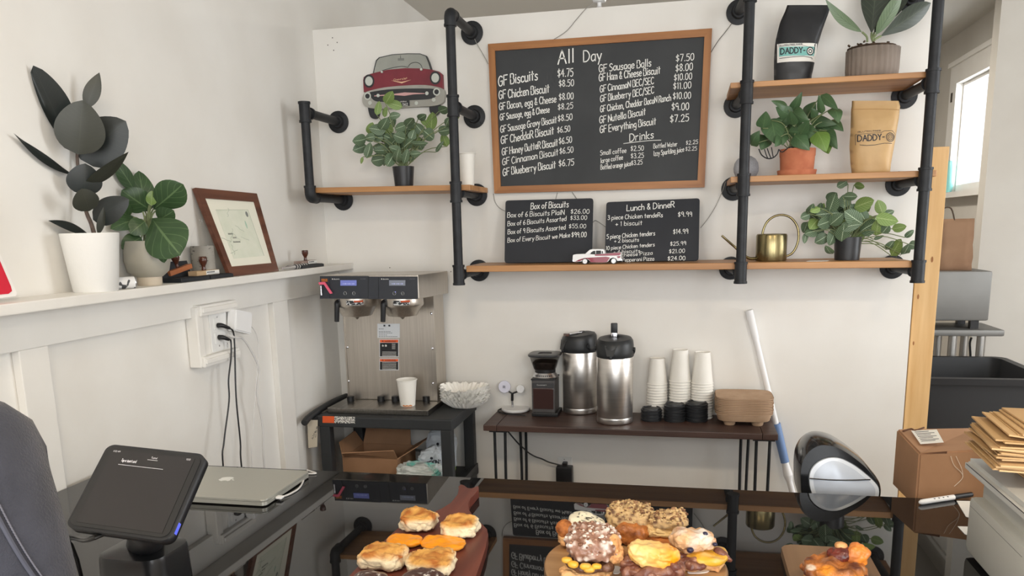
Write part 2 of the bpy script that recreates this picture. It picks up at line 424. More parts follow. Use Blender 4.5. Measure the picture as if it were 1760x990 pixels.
# wainscot on the left wall: panel, rails, stiles, ledge
b = B(); boxb(b, (LX, -2.5, 0), (-1.492, WY, 1.30)); st('trim_1', b, TRIMW)
b = B(); boxb(b, (-1.492, -2.5, 1.27), (-1.47, WY, 1.36), bev=.002); boxb(b, (-1.492, -2.5, 0), (-1.466, WY, .14)); st('trim_2', b, TRIMW)
i = 3
for y0, y1 in ((-1.9, -1.81), (-.7, -.61), (.42, .51), (1.508, 1.594), (2.665, 2.775)):
    b = B(); boxb(b, (-1.492, y0, .14), (-1.4705, y1, 1.27), bev=.002); st('trim_%d' % i, b, TRIMW); i += 1
b = B(); boxb(b, (LX, -2.5, 1.36), (-1.40, WY, 1.385), bev=.003); st('trim_10', b, TRIMW)
LED = 1.385
# pale pine plank standing against the end of the partition
PINE = woodmat('pine', S(222, 184, 130), S(200, 156, 98), .5, axis=2, sc_=2.2)
KNOT = mat('pine_knot', S(150, 98, 52), .6)
b = B(); boxb(b, (.842, 3.262, 0), (.925, 3.30, 1.775), bev=.002)
o = obj('pine_plank', b, PINE, None, label='pale pine plank standing upright against the end of the white partition', cat='plank')
b = B()
for x, y, r in ((1602, 446, .007), (1578, 510, .006), (1570, 590, .005), (1592, 372, .004)):
    c = PY(x, y, 3.262); bmesh.ops.create_circle(b, cap_ends=True, radius=r, segments=10, matrix=Matrix.Translation(c+Vector((0, -.0006, 0))) @ Matrix.Rotation(pi/2, 4, 'X') @ Matrix.Diagonal((.6, 1.6, 1, 1)))
obj('knot', b, KNOT, o)

# ------------------------------------------------------------------ counter
GRAN = mat('black_polished_stone', S(17, 17, 18), .015, c2=S(22, 22, 23), ns=300, spec=.5, ior=1.5)
b = B(); boxb(b, (-1.468, 1.12, .89), (1.75, 1.815, .92), bev=.003)
ct = thing('service_counter', 'glossy black stone service counter running across the foreground', 'counter', (.1, 1.45, 0))
obj('countertop', b, GRAN, ct)
b = B(); boxb(b, (-1.462, 1.16, 0), (1.74, 1.22, .89)); obj('front_panel', b, mat('counter_panel', S(70, 58, 50), .5), ct)
b = B(); boxb(b, (-1.462, 1.22, 0), (-1.42, 1.78, .89)); boxb(b, (1.70, 1.22, 0), (1.74, 1.78, .89)); boxb(b, (.10, 1.22, 0), (.14, 1.78, .89)); obj('support_panel', b, mat('counter_panel'), ct)
CTZ = .92

# added unseen flush lamps: front pair warms upper walls, rear one brightens its room
LAMPG = mat('added_lamp_diffuser', (1, .86, .68, 1), .5, emit=2.2)
for nm, x, y, e_, lab in (('added_ceiling_lamp', -.5, .2, 17, 'added unseen flush lamp over the left shop floor, warming the upper walls'), ('added_ceiling_lamp', 1.2, .2, 17, 'added unseen flush lamp over the right shop floor, warming the upper walls'), ('added_ceiling_lamp', .5, 5.2, 30, 'added unseen flush lamp brightening the rear room')):
    t = thing(nm, lab, 'lamp', (x, y, CZ-.07)); b = B(); lathe(b, [(0, 0), (.17, 0), (.18, -.02), (.18, -.035), (.165, -.035), (0, -.035)], (x, y, CZ-.0005), 32, cap=False); obj('rim', b, TRIMW, t, smooth=True)
    b = B(); lathe(b, [(.16, -.034), (.14, -.055), (.08, -.068), (0, -.07)], (x, y, CZ), 32, cap=False); obj('diffuser', b, LAMPG, t, smooth=True)
    l = bpy.data.lights.new('added_lamp_glow', 'AREA'); l.shape = 'DISK'; l.size = .3; l.energy = e_; l.color = (1, .82, .60) if y < 2 else (1, .93, .83); o = bpy.data.objects.new('added_lamp_glow', l); COL.objects.link(o); o.parent = t; o.location = (0, 0, -.005)
# ------------------------------------------------------------------ black pipe shelving
IRON = mat('black_iron_pipe', S(44, 46, 49), .5, .25, c2=S(36, 37, 40), ns=30, bump=.1, bs=300, spec=.4)
OAK = woodmat('honey_shelf_wood', S(198, 148, 98), S(160, 112, 68), .45, axis=0, sc_=1.6)
sh = thing('pipe_shelving', 'wall shelving of black iron pipes and honey-brown wooden boards', 'shelf', (-.3, 3.1, 1.33))
PYY, PR = 2.94, .0172
def board(x0, x1, za, zb, th=.02):
    b = B(); y0, y1 = PYY+PR+.001, 3.236
    P = [(x0, y0, za-th), (x1, y0, zb-th), (x1, y0, zb), (x0, y0, za)]
    prism(b, P, (0, y1-y0, 0)); bmesh.ops.bevel(b, geom=b.edges[:], offset=.0015, segments=1, affect='EDGES')
    obj('shelf_board', b, OAK, sh)
board(-1.462, -.792, 1.690, 1.681)
board(-.817, .186, 1.381, 1.381, .023); board(.188, .752, 1.381, 1.381, .023)
board(.147, .806, 1.678, 1.677); board(.137, .752, 1.989, 1.989, .018)
def pipe(x, z0, z1, arms, xf=None, top_elbow=False, bot_elbow=False):
    xf = x if xf is None else xf
    b = B(); cyl(b, (x, PYY, z0), (x, PYY, z1), PR)
    for z in arms:
        el = (top_elbow and z == max(arms)) or (bot_elbow and z == min(arms))
        if not el:
            cyl(b, (x, PYY, z-.034), (x, PYY, z+.034), PR*1.22)
            for dz in (-.034, .034): cyl(b, (x, PYY, z+dz-.004), (x, PYY, z+dz+.004), PR*1.36)
        else:
            sgn = -1 if z == max(arms) else 1
            tube(b, [(x, PYY, z+sgn*.04), (x, PYY, z+sgn*.012), (x+(xf-x)*.03, PYY+.012, z), (x+(xf-x)*.1, PYY+.045, z)], PR*1.24, 14, 5)
            cyl(b, (x, PYY, z+sgn*.04-.004), (x, PYY, z+sgn*.04+.004), PR*1.36)
    p = obj('pipe', b, IRON, sh, smooth=True)
    for z in arms:
        b = B(); cyl(b, (x, PYY+.005, z), (xf, 3.236, z), PR*.97)
        cyl(b, (x+(xf-x)*.12, PYY+.04, z), (x+(xf-x)*.135, PYY+.05, z), PR*1.32); obj('arm', b, IRON, sh, smooth=True)
        b = B(); lathe(b, [(0, 0), (.044, 0), (.045, -.003), (.044, -.008), (.027, -.011), (.023, -.024), (.0, -.025)][::-1], (xf, 3.249, z), 28, axis=(0, 1, 0))
        for k in range(4):
            a = pi/4+k*pi/2; cyl(b, (xf+.034*cos(a), 3.242, z+.034*sin(a)), (xf+.034*cos(a), 3.2385, z+.034*sin(a)), .0045, .003, 8)
        obj('flange', b, IRON, sh, smooth=True)
pipe(-1.428, 1.652, 1.998, (1.652, 1.968), bot_elbow=True)
pipe(-.842, 1.325, 2.277, (1.348, 1.655, 1.961, 2.277), top_elbow=True)
pipe(.19, 1.318, 2.28, (1.347, 1.648, 1.952, 2.28), .172, top_elbow=True)
pipe(.767, 1.318, 2.28, (1.346, 1.648, 1.955, 2.28), .757, top_elbow=True)

# ------------------------------------------------------------------ chalkboards
SLATE = mat('slate_black', S(64, 66, 68), .6, c2=S(58, 60, 62), ns=5, spec=.3); SLATE2 = mat('slate_blue_black', S(52, 54, 59), .6, c2=S(47, 49, 54), ns=5, spec=.3)
CHALK = mat('chalk_marker', S(240, 240, 236), .8)
FRW = woodmat('warm_frame_wood', S(176, 120, 68), S(140, 88, 45), .45, axis=0, sc_=2.5)
FRV = woodmat('warm_frame_wood_v', S(176, 120, 68), S(140, 88, 45), .45, axis=2, sc_=2.5)
Yf = 3.222
cor = [PY(838.5, 75.5, Yf), PY(1224, 48.5, Yf), PY(1211, 321.8, Yf), PY(849.5, 332.4, Yf)]
cen = sum(cor, Vector())/4
inn = [c+Vector((.027 if c.x < cen.x else -.027, 0, -.027 if c.z > cen.z else .027)) for c in cor]
cb = thing('chalkboard', 'large wood-framed chalkboard menu headed All Day hanging on the white wall', 'chalkboard', cen)
for i in range(4):
    b = B(); j = (i+1) % 4; prism(b, [cor[i], cor[j], inn[j], inn[i]], (0, .024, 0)); obj('frame_rail', b, FRW if i % 2 == 0 else FRV, cb)
b = B(); prism(b, [c+Vector((0, .008, 0)) for c in inn], (0, .01, 0)); obj('slate', b, SLATE, cb)
YS = Yf+.008
def wl(par, text, x0, y0, x1, y1, h, P0=None, n=(0, 1, 0), up=(0, 0, 1), lw=.115, m=None, name='menu_line'):
    P0 = P0 or (0, YS, 0); a = PP(x0, y0, P0, n); c = PP(x1, y1, P0, n); b = B()
    write(b, text, a, c, h*m_per_px(a), up, (-n[0], -n[1], -n[2]) if n[1] > 0 else n, lw=lw); return obj(name, b, m or CHALK, par)
for t in [("All", 959.1, 110.5, 986.4, 107.3, 22, .1), ("Day", 1003, 106.4, 1034, 103.5, 18, .1),
 ("GF Biscuits", 856.9, 148, 924, 136.7, 16), ("$4.75", 958.6, 133, 985, 130.5, 12.5), ("GF Chicken Biscuit", 857.7, 170, 944, 159, 13.5), ("$8.50", 960.8, 149.5, 986.4, 147.3, 10.5),
 ("GF Bacon, egg & Cheese", 858.3, 189, 955.9, 175.4, 11.5), ("$8.00", 960.8, 171.9, 985.6, 170, 10.5), ("GF Sausage, egg & Cheese", 859.6, 206.8, 944.4, 193, 10.5), ("$8.25", 959, 189, 984.8, 186.3, 9.5),
 ("GF Sausage Gravy Biscuit", 860.4, 227.8, 956.7, 210.9, 11), ("$8.50", 959, 208.7, 983.7, 206, 10), ("GF CheddaR Biscuit", 861.3, 247.7, 951.8, 230, 12.5), ("$6.50", 958, 228.6, 979.9, 225.9, 9.5),
 ("GF Honey ButteR Biscuit", 863, 266.7, 958.6, 250.4, 11.5), ("$6.50", 960.8, 247.7, 982.9, 245, 10), ("GF Cinnamon Biscuit", 863.7, 283.9, 959.4, 266.7, 11), ("$6.50", 962, 264.6, 985.3, 261.9, 9.5),
 ("GF Blueberry Biscuit", 864.5, 302.2, 955, 288.6, 12), ("$6.75", 960.5, 286.4, 986.4, 283.7, 10.5),
 ("GF Sausage Balls", 1029.6, 124.2, 1119, 114, 12), ("$7.50", 1161.9, 105.9, 1192.7, 103.2, 11), ("GF Ham & Cheese Biscuit", 1029.6, 140, 1134.6, 126.4, 12), ("$8.00", 1161.4, 123, 1190.5, 120.4, 11.5),
 ("GF CinnamoN BEC/SEC", 1031.3, 158.5, 1123.7, 144, 11), ("$10.00", 1158.6, 138.6, 1189.2, 135.9, 10.5), ("GF Blueberry BEC/SEC", 1031.8, 175.4, 1124, 160.4, 11), ("$11.00", 1157.3, 153.6, 1187.8, 151.4, 10.5),
 ("GF Chicken, Cheddar BacoN Ranch", 1031.8, 193.2, 1153.2, 172.7, 10.5), ("$10.00", 1156.7, 170.5, 1187.3, 169.2, 10.5), ("GF Nutella Biscuit", 1030.5, 212.3, 1109.5, 197.3, 11.5), ("$9.00", 1154.5, 189.6, 1184, 188.5, 11.5),
 ("GF Everything Biscuit", 1031.3, 228.6, 1127.3, 213.6, 11.5), ("$7.25", 1151.8, 210.9, 1183.7, 207.6, 11.5), ("Drinks", 1082.3, 243.6, 1123.2, 236.8, 12.5),
 ("Small coffee", 1031.8, 266.8, 1076.3, 262.2, 8), ("$2.50", 1084.2, 259.4, 1106.3, 258.6, 8), ("large coffee", 1032.4, 280.4, 1070.5, 274.2, 8), ("$3.25", 1084.4, 272.2, 1106.3, 270.9, 8),
 ("Bottled orange juice", 1032.4, 291.9, 1084.4, 285, 8), ("$3.25", 1085, 283.7, 1104, 282.3, 7.5), ("Bottled Water", 1123.2, 255, 1164, 251.3, 7.5), ("$2.25", 1179, 249, 1199.5, 246.9, 6.5),
 ("Izzy Sparkling juice", 1123.2, 268.2, 1175.5, 260.5, 8), ("$2.25", 1178.3, 259.4, 1197.6, 258.3, 6.5)]:
    wl(cb, *t[:6], lw=t[6] if len(t) > 6 else .112)
b = B(); P = [PY(x, y, YS)+Vector((0, -.0008, 0)) for x, y in ((1071.4, 246.9), (1090, 244.5), (1115, 241.8), (1136.3, 240.9))]
tube(b, P, .0014, 6, 3); obj('underline', b, CHALK, cb)

def small_board(tl, tr, br, bl, label):
    y0 = 3.075; n = Vector((0, cos(radians(24)), -sin(radians(24)))); P0 = Vector((0, y0, 1.3860)); up = Vector((0, sin(radians(24)), cos(radians(24))))
    c = [PP(*q, P0, n) for q in (tl, tr, br, bl)]
    for q in c[2:]: q.z = 1.3860; q.y = y0
    # rounded corners
    out = []
    for i in range(4):
        p, a, d = c[i], c[i-1], c[(i+1) % 4]; r = .012
        e1 = (a-p).normalized()*r; e2 = (d-p).normalized()*r
        for t in (0, .33, .67, 1): out.append(p+e1*(1-t)**2+e2*t**2)
    t = thing('menu_board', label, 'chalkboard', (c[2]+c[3])/2)
    b = B(); prism(b, out, n*.006); obj('slate', b, SLATE2, t)
    return t, P0, n, up
sb, P0, n, up = small_board((868.8, 344.6), (1019.8, 340.6), (1017, 455), (866.8, 456), 'small frameless blackboard headed Box of Biscuits leaning on the shelf')
for t in [("Box of Biscuits", 912.3, 360, 977.1, 356.2, 11.5), ("Box of 6 Biscuits PlaiN", 872, 374.1, 970, 368.9, 9), ("$26.00", 980.9, 367.5, 1012.8, 367, 8), ("Box of 6 Biscuits Assorted", 872.4, 388.7, 973.2, 379.5, 8.5), ("$33.00", 980.2, 377.8, 1008.8, 377.4, 7.5),
 ("Box of 9 Biscuits Assorted", 872.7, 402.8, 971.7, 394.4, 8.5), ("$55.00", 977.8, 392.2, 1007.1, 392.2, 7.5), ("Box of Every Biscuit we Make", 872.4, 417, 979.5, 407.8, 8), ("$99.00", 982.3, 407.8, 1007.8, 407.5, 9)]:
    wl(sb, *t, P0=P0, n=n, up=up, lw=.105)
sb, P0, n, up = small_board((1042.2, 347.5), (1202.8, 340.6), (1200.6, 452), (1039, 455), 'small frameless blackboard headed Lunch & Dinner leaning on the shelf')
for t in [("Lunch & DinneR", 1077.3, 362.8, 1158.9, 356.6, 11), ("3 piece Chicken tendeRs", 1044.4, 378, 1139, 373, 8), ("$9.99", 1165.3, 372.4, 1189.3, 372, 8.5), ("+ 1 biscuit", 1057.8, 388.7, 1103.8, 386.6, 8), ("5 piece Chicken tenders", 1042.7, 410.9, 1125.7, 404.3, 8), ("$14.99", 1157, 402, 1182.7, 401.4, 8.5),
 ("+ 2 biscuits", 1055.7, 417.4, 1098, 415.3, 7), ("10 piece Chicken tenders", 1041.5, 430, 1125, 423.4, 7), ("$25.99", 1152, 422.6, 1179, 421.2, 7), ("+ 4 biscuits", 1054.3, 436, 1100, 434, 6.5), ("cheese Pizza", 1068.4, 441.6, 1121.4, 437.6, 6.5), ("$21.00", 1150, 435.4, 1177, 434.4, 7), ("Pepperoni Pizza", 1069.4, 450.4, 1124, 447.8, 7), ("$24.00", 1147.6, 447.8, 1177.7, 447, 7.5)]:
    wl(sb, *t, P0=P0, n=n, up=up, lw=.11)

# ------------------------------------------------------------------ flat car sign on the wall
def cpx(x, y): return 560+x/3.958, 80+y/3.958
def polyw(par, name, pts, Y, th, m, smooth_n=0, px=False):
    P = [PY(*(p if px else cpx(*p)), Y) for p in pts]
    if smooth_n:
        Q = smooth_pts(P+[P[0]], smooth_n)[:-1]; P = Q
    b = B(); prism(b, P, (0, th, 0)); return obj(name, b, m, par)
def discw(par, name, x, y, r, Y, th, m, ry=None, cv=cpx):
    c = PY(*cv(x, y), Y); k = m_per_px(c)/3.958; b = B()
    P = [c+Vector((r*k*cos(a), 0, (ry or r)*k*sin(a))) for a in [2*pi*i/24 for i in range(24)]]
    prism(b, P, (0, th, 0)); return obj(name, b, m, par)
RED = mat('sign_maroon', S(126, 42, 54), .5, c2=S(112, 36, 48), ns=14); GRY = mat('sign_grey', S(168, 166, 158), .5, c2=S(150, 148, 140), ns=10); GLS = mat('sign_windscreen', S(158, 160, 152), .5, c2=S(145, 147, 140), ns=9)
BLK = mat('sign_black', S(42, 43, 46), .5); LEN = mat('sign_lens', S(196, 200, 192), .5); PNK = mat('sign_pink', S(206, 160, 158), .5); GLD = mat('sign_gold', S(226, 184, 148), .5)
cs = thing('car_sign', 'flat cut-out sign of a maroon vintage car front on the white wall', 'sign', PY(695, 150, 3.24))
polyw(cs, 'tyre', [(286, 400), (290, 440), (303, 478), (325, 491), (350, 484), (363, 450), (366, 400)], 3.232, .014, BLK, 3)
polyw(cs, 'tyre', [(702, 395), (706, 440), (722, 462), (748, 468), (768, 450), (775, 420), (776, 395)], 3.232, .014, BLK, 3)
polyw(cs, 'windscreen_surround', [(321, 180), (329, 140), (341, 93), (362, 73), (450, 53), (560, 46), (640, 47), (683, 62), (703, 108), (719, 160)], 3.230, .018, BLK)
polyw(cs, 'windscreen', [(327, 180), (335, 140), (347, 97), (366, 78), (450, 58), (560, 51), (640, 52), (679, 67), (697, 110), (712, 160)], 3.229, .004, GLS)
polyw(cs, 'bonnet', [(258, 310), (254, 230), (258, 208), (275, 195), (325, 180), (420, 158), (540, 147), (650, 149), (715, 156), (770, 170), (791, 188), (796, 285), (790, 300)], 3.228, .02, RED)
polyw(cs, 'bumper', [(248, 350), (262, 318), (300, 300), (400, 278), (540, 265), (680, 262), (785, 282), (808, 308), (806, 350), (796, 380), (740, 403), (560, 412), (400, 424), (300, 418), (264, 402), (250, 380)], 3.226, .022, GRY, 3)
polyw(cs, 'grille', [(300, 310), (420, 292), (600, 285), (740, 288), (762, 303), (746, 340), (700, 358), (560, 366), (420, 376), (340, 372), (308, 345)], 3.225, .004, BLK, 3)
for x, y in ((293, 235), (744, 213)):
    discw(cs, 'headlight_ring', x, y, 38, 3.2265, .004, BLK, 43); discw(cs, 'headlight', x, y, 27, 3.2255, .004, LEN, 30)
for x, y in ((283, 337), (753, 308)):
    discw(cs, 'fog_light_ring', x, y, 25, 3.224, .004, LEN); discw(cs, 'fog_light', x, y, 16, 3.2232, .003, BLK)
for x, y, r in ((355, 333, 11), (687, 318, 12), (300, 383, 13), (615, 385, 12), (733, 362, 13), (380, 172, 7), (648, 155, 8)): discw(cs, 'boss', x, y, r, 3.2225, .006, LEN)
polyw(cs, 'grille_bar', [(330, 333), (470, 321), (535, 312), (600, 314), (672, 317), (672, 322), (600, 325), (535, 335), (470, 330), (330, 339)], 3.2235, .003, PNK)
polyw(cs, 'emblem', [(445, 231), (515, 240), (580, 226), (516, 250)], 3.2265, .003, GLD)
b = B(); write(b, 'Chevrolet', PY(*cpx(462, 234), 3.2275), PY(*cpx(554, 221), 3.2275), .0072, lw=.16); obj('emblem_script', b, GLD, cs)
polyw(cs, 'number_plate', [(474, 369), (567, 364), (569, 402), (477, 410)], 3.2225, .003, BLK)
b = B(); write(b, 'CALIFORNIA', PY(*cpx(486, 381), 3.2225), PY(*cpx(550, 377), 3.2225), .0042, lw=.16); write(b, '562', PY(*cpx(523, 403), 3.2225), PY(*cpx(558, 400), 3.2225), .009, lw=.17); obj('plate_lettering', b, CHALK, cs)
b = B(); P = [PY(*cpx(*p), 3.2275) for p in ((560, 138), (572, 120), (590, 110), (612, 107), (635, 114), (650, 130), (656, 152))]; tube(b, P, .0009, 5, 3)
tube(b, [PY(*cpx(*p), 3.2275) for p in ((380, 165), (430, 150), (515, 134), (560, 143))], .0009, 5, 3); tube(b, [PY(*cpx(*p), 3.2275) for p in ((508, 60), (508, 80))], .0007, 5, 0)
obj('dashboard_lines', b, BLK, cs); polyw(cs, 'rear_mirror', [(490, 80), (530, 78), (530, 93), (490, 95)], 3.2275, .002, mat('sign_line', S(120, 122, 118), .5))

# ------------------------------------------------------------------ security camera on top of the partition, loose wires
WPL = mat('white_plastic', S(232, 232, 232), .35); BPL = mat('black_plastic', S(28, 28, 30), .4); 
p = Vector((-.346, 3.30, 2.335)); t = thing('security_camera', 'small white security camera on a round foot on top of the partition', 'camera', p)
b = B(); lathe(b, [(0, 0), (.030, 0), (.030, .004), (.014, .009), (.008, .016), (.008, .03), (0, .03)], p, 24); obj('foot', b, WPL, t, smooth=True)
b = B(); box(b, p+Vector((0, 0, .055)), (.052, .045, .052), bev=.012); obj('body', b, WPL, t, smooth=True)
b = B(); boxb(b, p+Vector((-.021, -.0235, .034)), p+Vector((.021, -.0215, .076)), bev=.003); obj('lens_panel', b, BPL, t)
WIRE = mat('grey_wire', S(150, 148, 142), .5)
def wire(pts, label, r=.0014, Y=3.246, m=None, name='loose_wire', cat='wire', group=None):
    b = B(); tube(b, [PY(x, y, Y-.002*(i % 2)) for i, (x, y) in enumerate(pts)], r, 6, 5); return obj(name, b, m or WIRE, None, smooth=True, label=label, cat=cat, group=group)
wire([(1022, 5), (1008, 14), (992, 32), (973, 54), (950, 69), (944, 75)], 'thin grey wire running down from the security camera to the framed chalkboard', Y=3.243)
wire([(812, 58), (818, 72), (826, 86), (834, 100), (839, 110)], 'thin wire between the upper left pipe flange and the framed chalkboard', Y=3.24)
wire([(1258, 40), (1246, 56), (1236, 68), (1228, 80), (1222, 90)], 'thin dark wire between the upper middle pipe flange and the framed chalkboard', m=mat('dark_wire', S(80, 78, 74), .5), Y=3.24)
wire([(848, 333), (851, 347), (858, 357), (868, 363)], 'thin wire curving under the lower left corner of the framed chalkboard', Y=3.247)
wire([(958, 331), (955, 343)], 'short wire end hanging below the framed chalkboard above the Box of Biscuits board', Y=3.247)
wire([(983, 330), (992, 343), (1016, 380), (1024, 379), (1041, 390)], 'thin wire hanging between the two small blackboards', Y=3.247)
wire([(1247, 312), (1241, 330), (1228, 358), (1215, 378), (1204, 392)], 'thin grey wire dropping from the right shelving to the Lunch & Dinner board', Y=3.24)
# ------------------------------------------------------------------ things on the shelves
def CV(ox, oy, s): return lambda x, y: (ox+x/s, oy+y/s)
def lathe_px(bm, xc, Y, prof, zb=None, seg=32, fn=None, cap=True):
    """profile [(half width px, y px)], bottom first; axis stands at pixel xc of the first row, depth Y"""
    c = PY(xc, prof[0][1], Y); k = m_per_px(c); z0 = c.z if zb is None else zb; out = []
    for hw, y in prof: out.append((hw*k, PY(xc, y, Y).z-(c.z if zb is not None else c.z)))
    lathe(bm, out, (c.x, c.y, z0), seg, fn, cap=cap); return Vector((c.x, c.y, z0)), k
FIT = leafmat('nerve_plant_leaf', S(58, 82, 56), S(78, 102, 70), S(176, 194, 166), N=9, k=.75, wv=.075, wm=.05, rough=.55)
FIT2 = leafmat('nerve_plant_leaf_young', S(110, 136, 72), S(124, 150, 84), S(182, 198, 140), N=7, k=.7, wv=.06, wm=.06, rough=.55, amt=.6)
STEM = mat('plant_stem_green', S(120, 132, 92), .6); STEMB = mat('plant_stem_brown', S(108, 84, 66), .6); SOIL = mat('potting_soil', S(58, 44, 34), .95, c2=S(84, 66, 50), ns=60, bump=.6, bs=90)
BPOT = mat('black_plastic_pot', S(38, 39, 42), .38)
PX_MAX = .735
def bushy(cv, s, leaves, org, Y, rng, fm, par, sm=None, stem_every=2, extra=0, ext=None):
    rn = random.Random(rng); b, uvl = BL(); bs = B(); ox, oy = org
    P0 = PY(*cv(ox, oy), Y)
    allv = [(l, 0) for l in leaves]
    for i in range(extra):
        ex_, ey_, rx, ry = ext; a = rn.uniform(0, 2*pi); q = sqrt(rn.random())
        allv.append(((ex_+rx*q*cos(a), ey_+ry*q*sin(a), rn.uniform(-60, 240), rn.uniform(60, 85), rn.uniform(42, 58)), 1))
    for i, (l, bk) in enumerate(allv):
        cx, cy, a, ln, w = l[:5]
        ln *= 1.22; w *= 1.32
        dx, dy = cos(radians(a))*ln/2, -sin(radians(a))*ln/2
        if dx*(cx-ox)+dy*(cy-oy) < 0: dx, dy = -dx, -dy
        Yc = Y+(.055 if bk else rn.uniform(-.085, .03)); dyy = rn.uniform(-.035, .02)
        p0 = PY(*cv(cx-dx, cy-dy), min(Yc+.01, 3.2)); p1 = PY(*cv(cx+dx, cy+dy), min(Yc+dyy, 3.21)); k = m_per_px(p0)/s
        leaf(b, uvl, p0, p1, w*k, roll=rn.uniform(-.5, .5), bend=rn.uniform(-.02, .14), fold=rn.uniform(.05, .3), shape='oval', nu=8, nv=4, mi=1 if (len(l) > 5 and l[5]) else (1 if rn.random() < .12 else 0))
        if i % stem_every == 0 or abs(cx-ox) > 160:
            mid = (P0+p0)/2+Vector((0, rn.uniform(-.02, .02), .02)); tube(bs, [P0+Vector((rn.uniform(-.01, .01), rn.uniform(-.01, .01), -.02)), mid, p0], .0016, 5, 4)
    for v in list(b.verts)+list(bs.verts): v.co.z = min(max(v.co.z, par.location.z+.004), par.location.z+.272 if par.location.x > 0 else 9); v.co.x = min(v.co.x, PX_MAX) if v.co.y < 2.975 or v.co.z < 1.40 else v.co.x
    obj('foliage', b, fm, par); obj('stems', bs, sm or STEM, par, smooth=True)
# left nerve plant in a black pot
cv = CV(560, 80, 3.958)
zb = 1.6872
t = thing('nerve_plant', 'silk nerve plant in a small black pot on the left shelf below the car sign', 'plant', (PY(694.5, 319, 3.08).x, 3.08, zb))
b = B(); c, k = lathe_px(b, 694.5, 3.08, [(0, 319), (15.5, 319), (18.6, 284), (17.4, 284), (16.8, 288), (0, 288)], zb, cap=False); obj('pot', b, BPOT, t, smooth=True)
bushy(cv, 3.958, [(430,345,60,80,55,1),(465,395,-15,95,50,1),(355,418,80,80,40,1),(405,445,80,60,30,1),(470,470,10,65,38),(395,525,60,80,62),(350,565,-10,95,58),(305,555,70,70,45,1),(300,620,10,60,48),(228,635,10,80,62),(228,690,20,80,58),(290,705,75,90,48),(355,622,0,60,44),(435,625,-30,80,64),(375,705,0,88,48),(352,772,10,74,68),(398,770,85,68,32),(470,695,-15,70,42),(500,615,-20,70,62),(515,545,20,80,48),(570,515,50,64,52),(635,560,-50,80,52),(655,478,30,54,42),(668,515,-35,50,28),(720,510,85,108,66,1),(700,600,-40,75,66),(810,570,10,78,56),(810,635,-70,78,52,1),(775,680,55,78,22),(800,430,20,55,55),(830,515,70,55,42),(885,478,0,40,30),(640,655,0,98,28),(610,728,5,64,36),(580,760,80,48,32),(545,745,75,84,44),(440,770,60,84,62),(490,740,80,74,52),(560,660,40,70,50),(420,560,-30,70,55),(450,660,50,70,60),(590,600,70,60,45),(245,775,75,40,18)],
      (525, 800), 3.08, 4, [FIT, FIT2], t, extra=40, ext=(490, 620, 160, 120))
# right nerve plant
cv = CV(1220, 240, 3.807)
t = thing('nerve_plant', 'silk nerve plant in a black pot beside the brass watering can', 'plant', (PY(1455, 450, 3.08).x, 3.08, 1.3818))
b = B(); lathe_px(b, 1455, 3.08, [(0, 451), (20, 451), (22.3, 412), (21, 412), (20.4, 416), (0, 416)], 1.3818, cap=False); obj('pot', b, BPOT, t, smooth=True)
bushy(cv, 3.807, [(885,400,80,80,64),(865,290,30,64,40),(978,303,-10,58,36),(800,375,40,70,60),(800,415,70,100,70),(770,485,5,125,66),(940,510,-35,120,84),(1010,420,20,115,78,1),(955,450,0,90,50),(830,520,40,95,64),(750,545,20,80,66),(870,610,80,95,70),(920,565,10,115,56),(1040,570,30,110,92),(1115,440,-70,80,54,1),(1160,522,-10,125,72),(1170,480,20,66,36),(1240,575,10,80,48,1),(1305,615,40,64,32),(1332,690,-10,52,46),(1220,705,60,105,62,1),(1180,690,50,64,42),(1285,720,60,72,42),(1322,775,70,44,42),(660,450,60,62,38),(690,460,20,60,36),(625,500,20,56,44),(625,575,70,64,48),(680,555,50,70,62),(625,645,80,60,30),(730,650,30,84,58),(780,720,-50,60,38),(800,640,70,95,58),(700,600,20,84,62),(1100,570,80,95,58,1),(985,630,60,80,44),(720,445,75,56,34),(660,610,10,66,54),(920,372,0,76,44),(1000,500,-60,76,62),(1150,585,50,60,50),(1105,640,20,60,18),(880,290,0,40,24)],
      (895, 650), 3.08, 9, [FIT, FIT2], t, extra=38, ext=(870, 510, 200, 115))
# pothos in a terracotta pot
POT = leafmat('pothos_leaf', S(62, 90, 60), S(82, 110, 74), S(96, 124, 84), N=6, k=.8, wv=.05, wm=.05, rough=.38, amt=.7)
POT2 = leafmat('pothos_leaf_pale', S(96, 128, 58), S(112, 142, 70), S(130, 158, 90), N=6, k=.8, wv=.05, wm=.05, rough=.38, amt=.6)
TER = mat('terracotta', S(196, 122, 88), .8, c2=S(178, 104, 74), ns=25, bump=.1, bs=120)
cv = CV(1280, 150, 6.19)
t = thing('potted_pothos', 'leafy green pothos in a terracotta pot on the right middle shelf', 'plant', (PY(1369, 299, 3.07).x, 3.07, 1.6785))
b = B(); c, k = lathe_px(b, 1369, 3.07, [(0, 301), (31, 301), (32.5, 291), (30.5, 291), (29.5, 297), (0, 297)], 1.6785, cap=False); obj('saucer', b, TER, t, smooth=True)
b = B(); lathe_px(b, 1369, 3.07, [(0, 299.5), (27, 299.5), (28.5, 268), (29.3, 266), (29.6, 254), (28.2, 254), (27.5, 260), (0, 260)], 1.6802, cap=False); obj('pot', b, TER, t, smooth=True)
b, uvl = BL(); bs = B(); rn = random.Random(5); P0 = PY(1369, 254, 3.07)
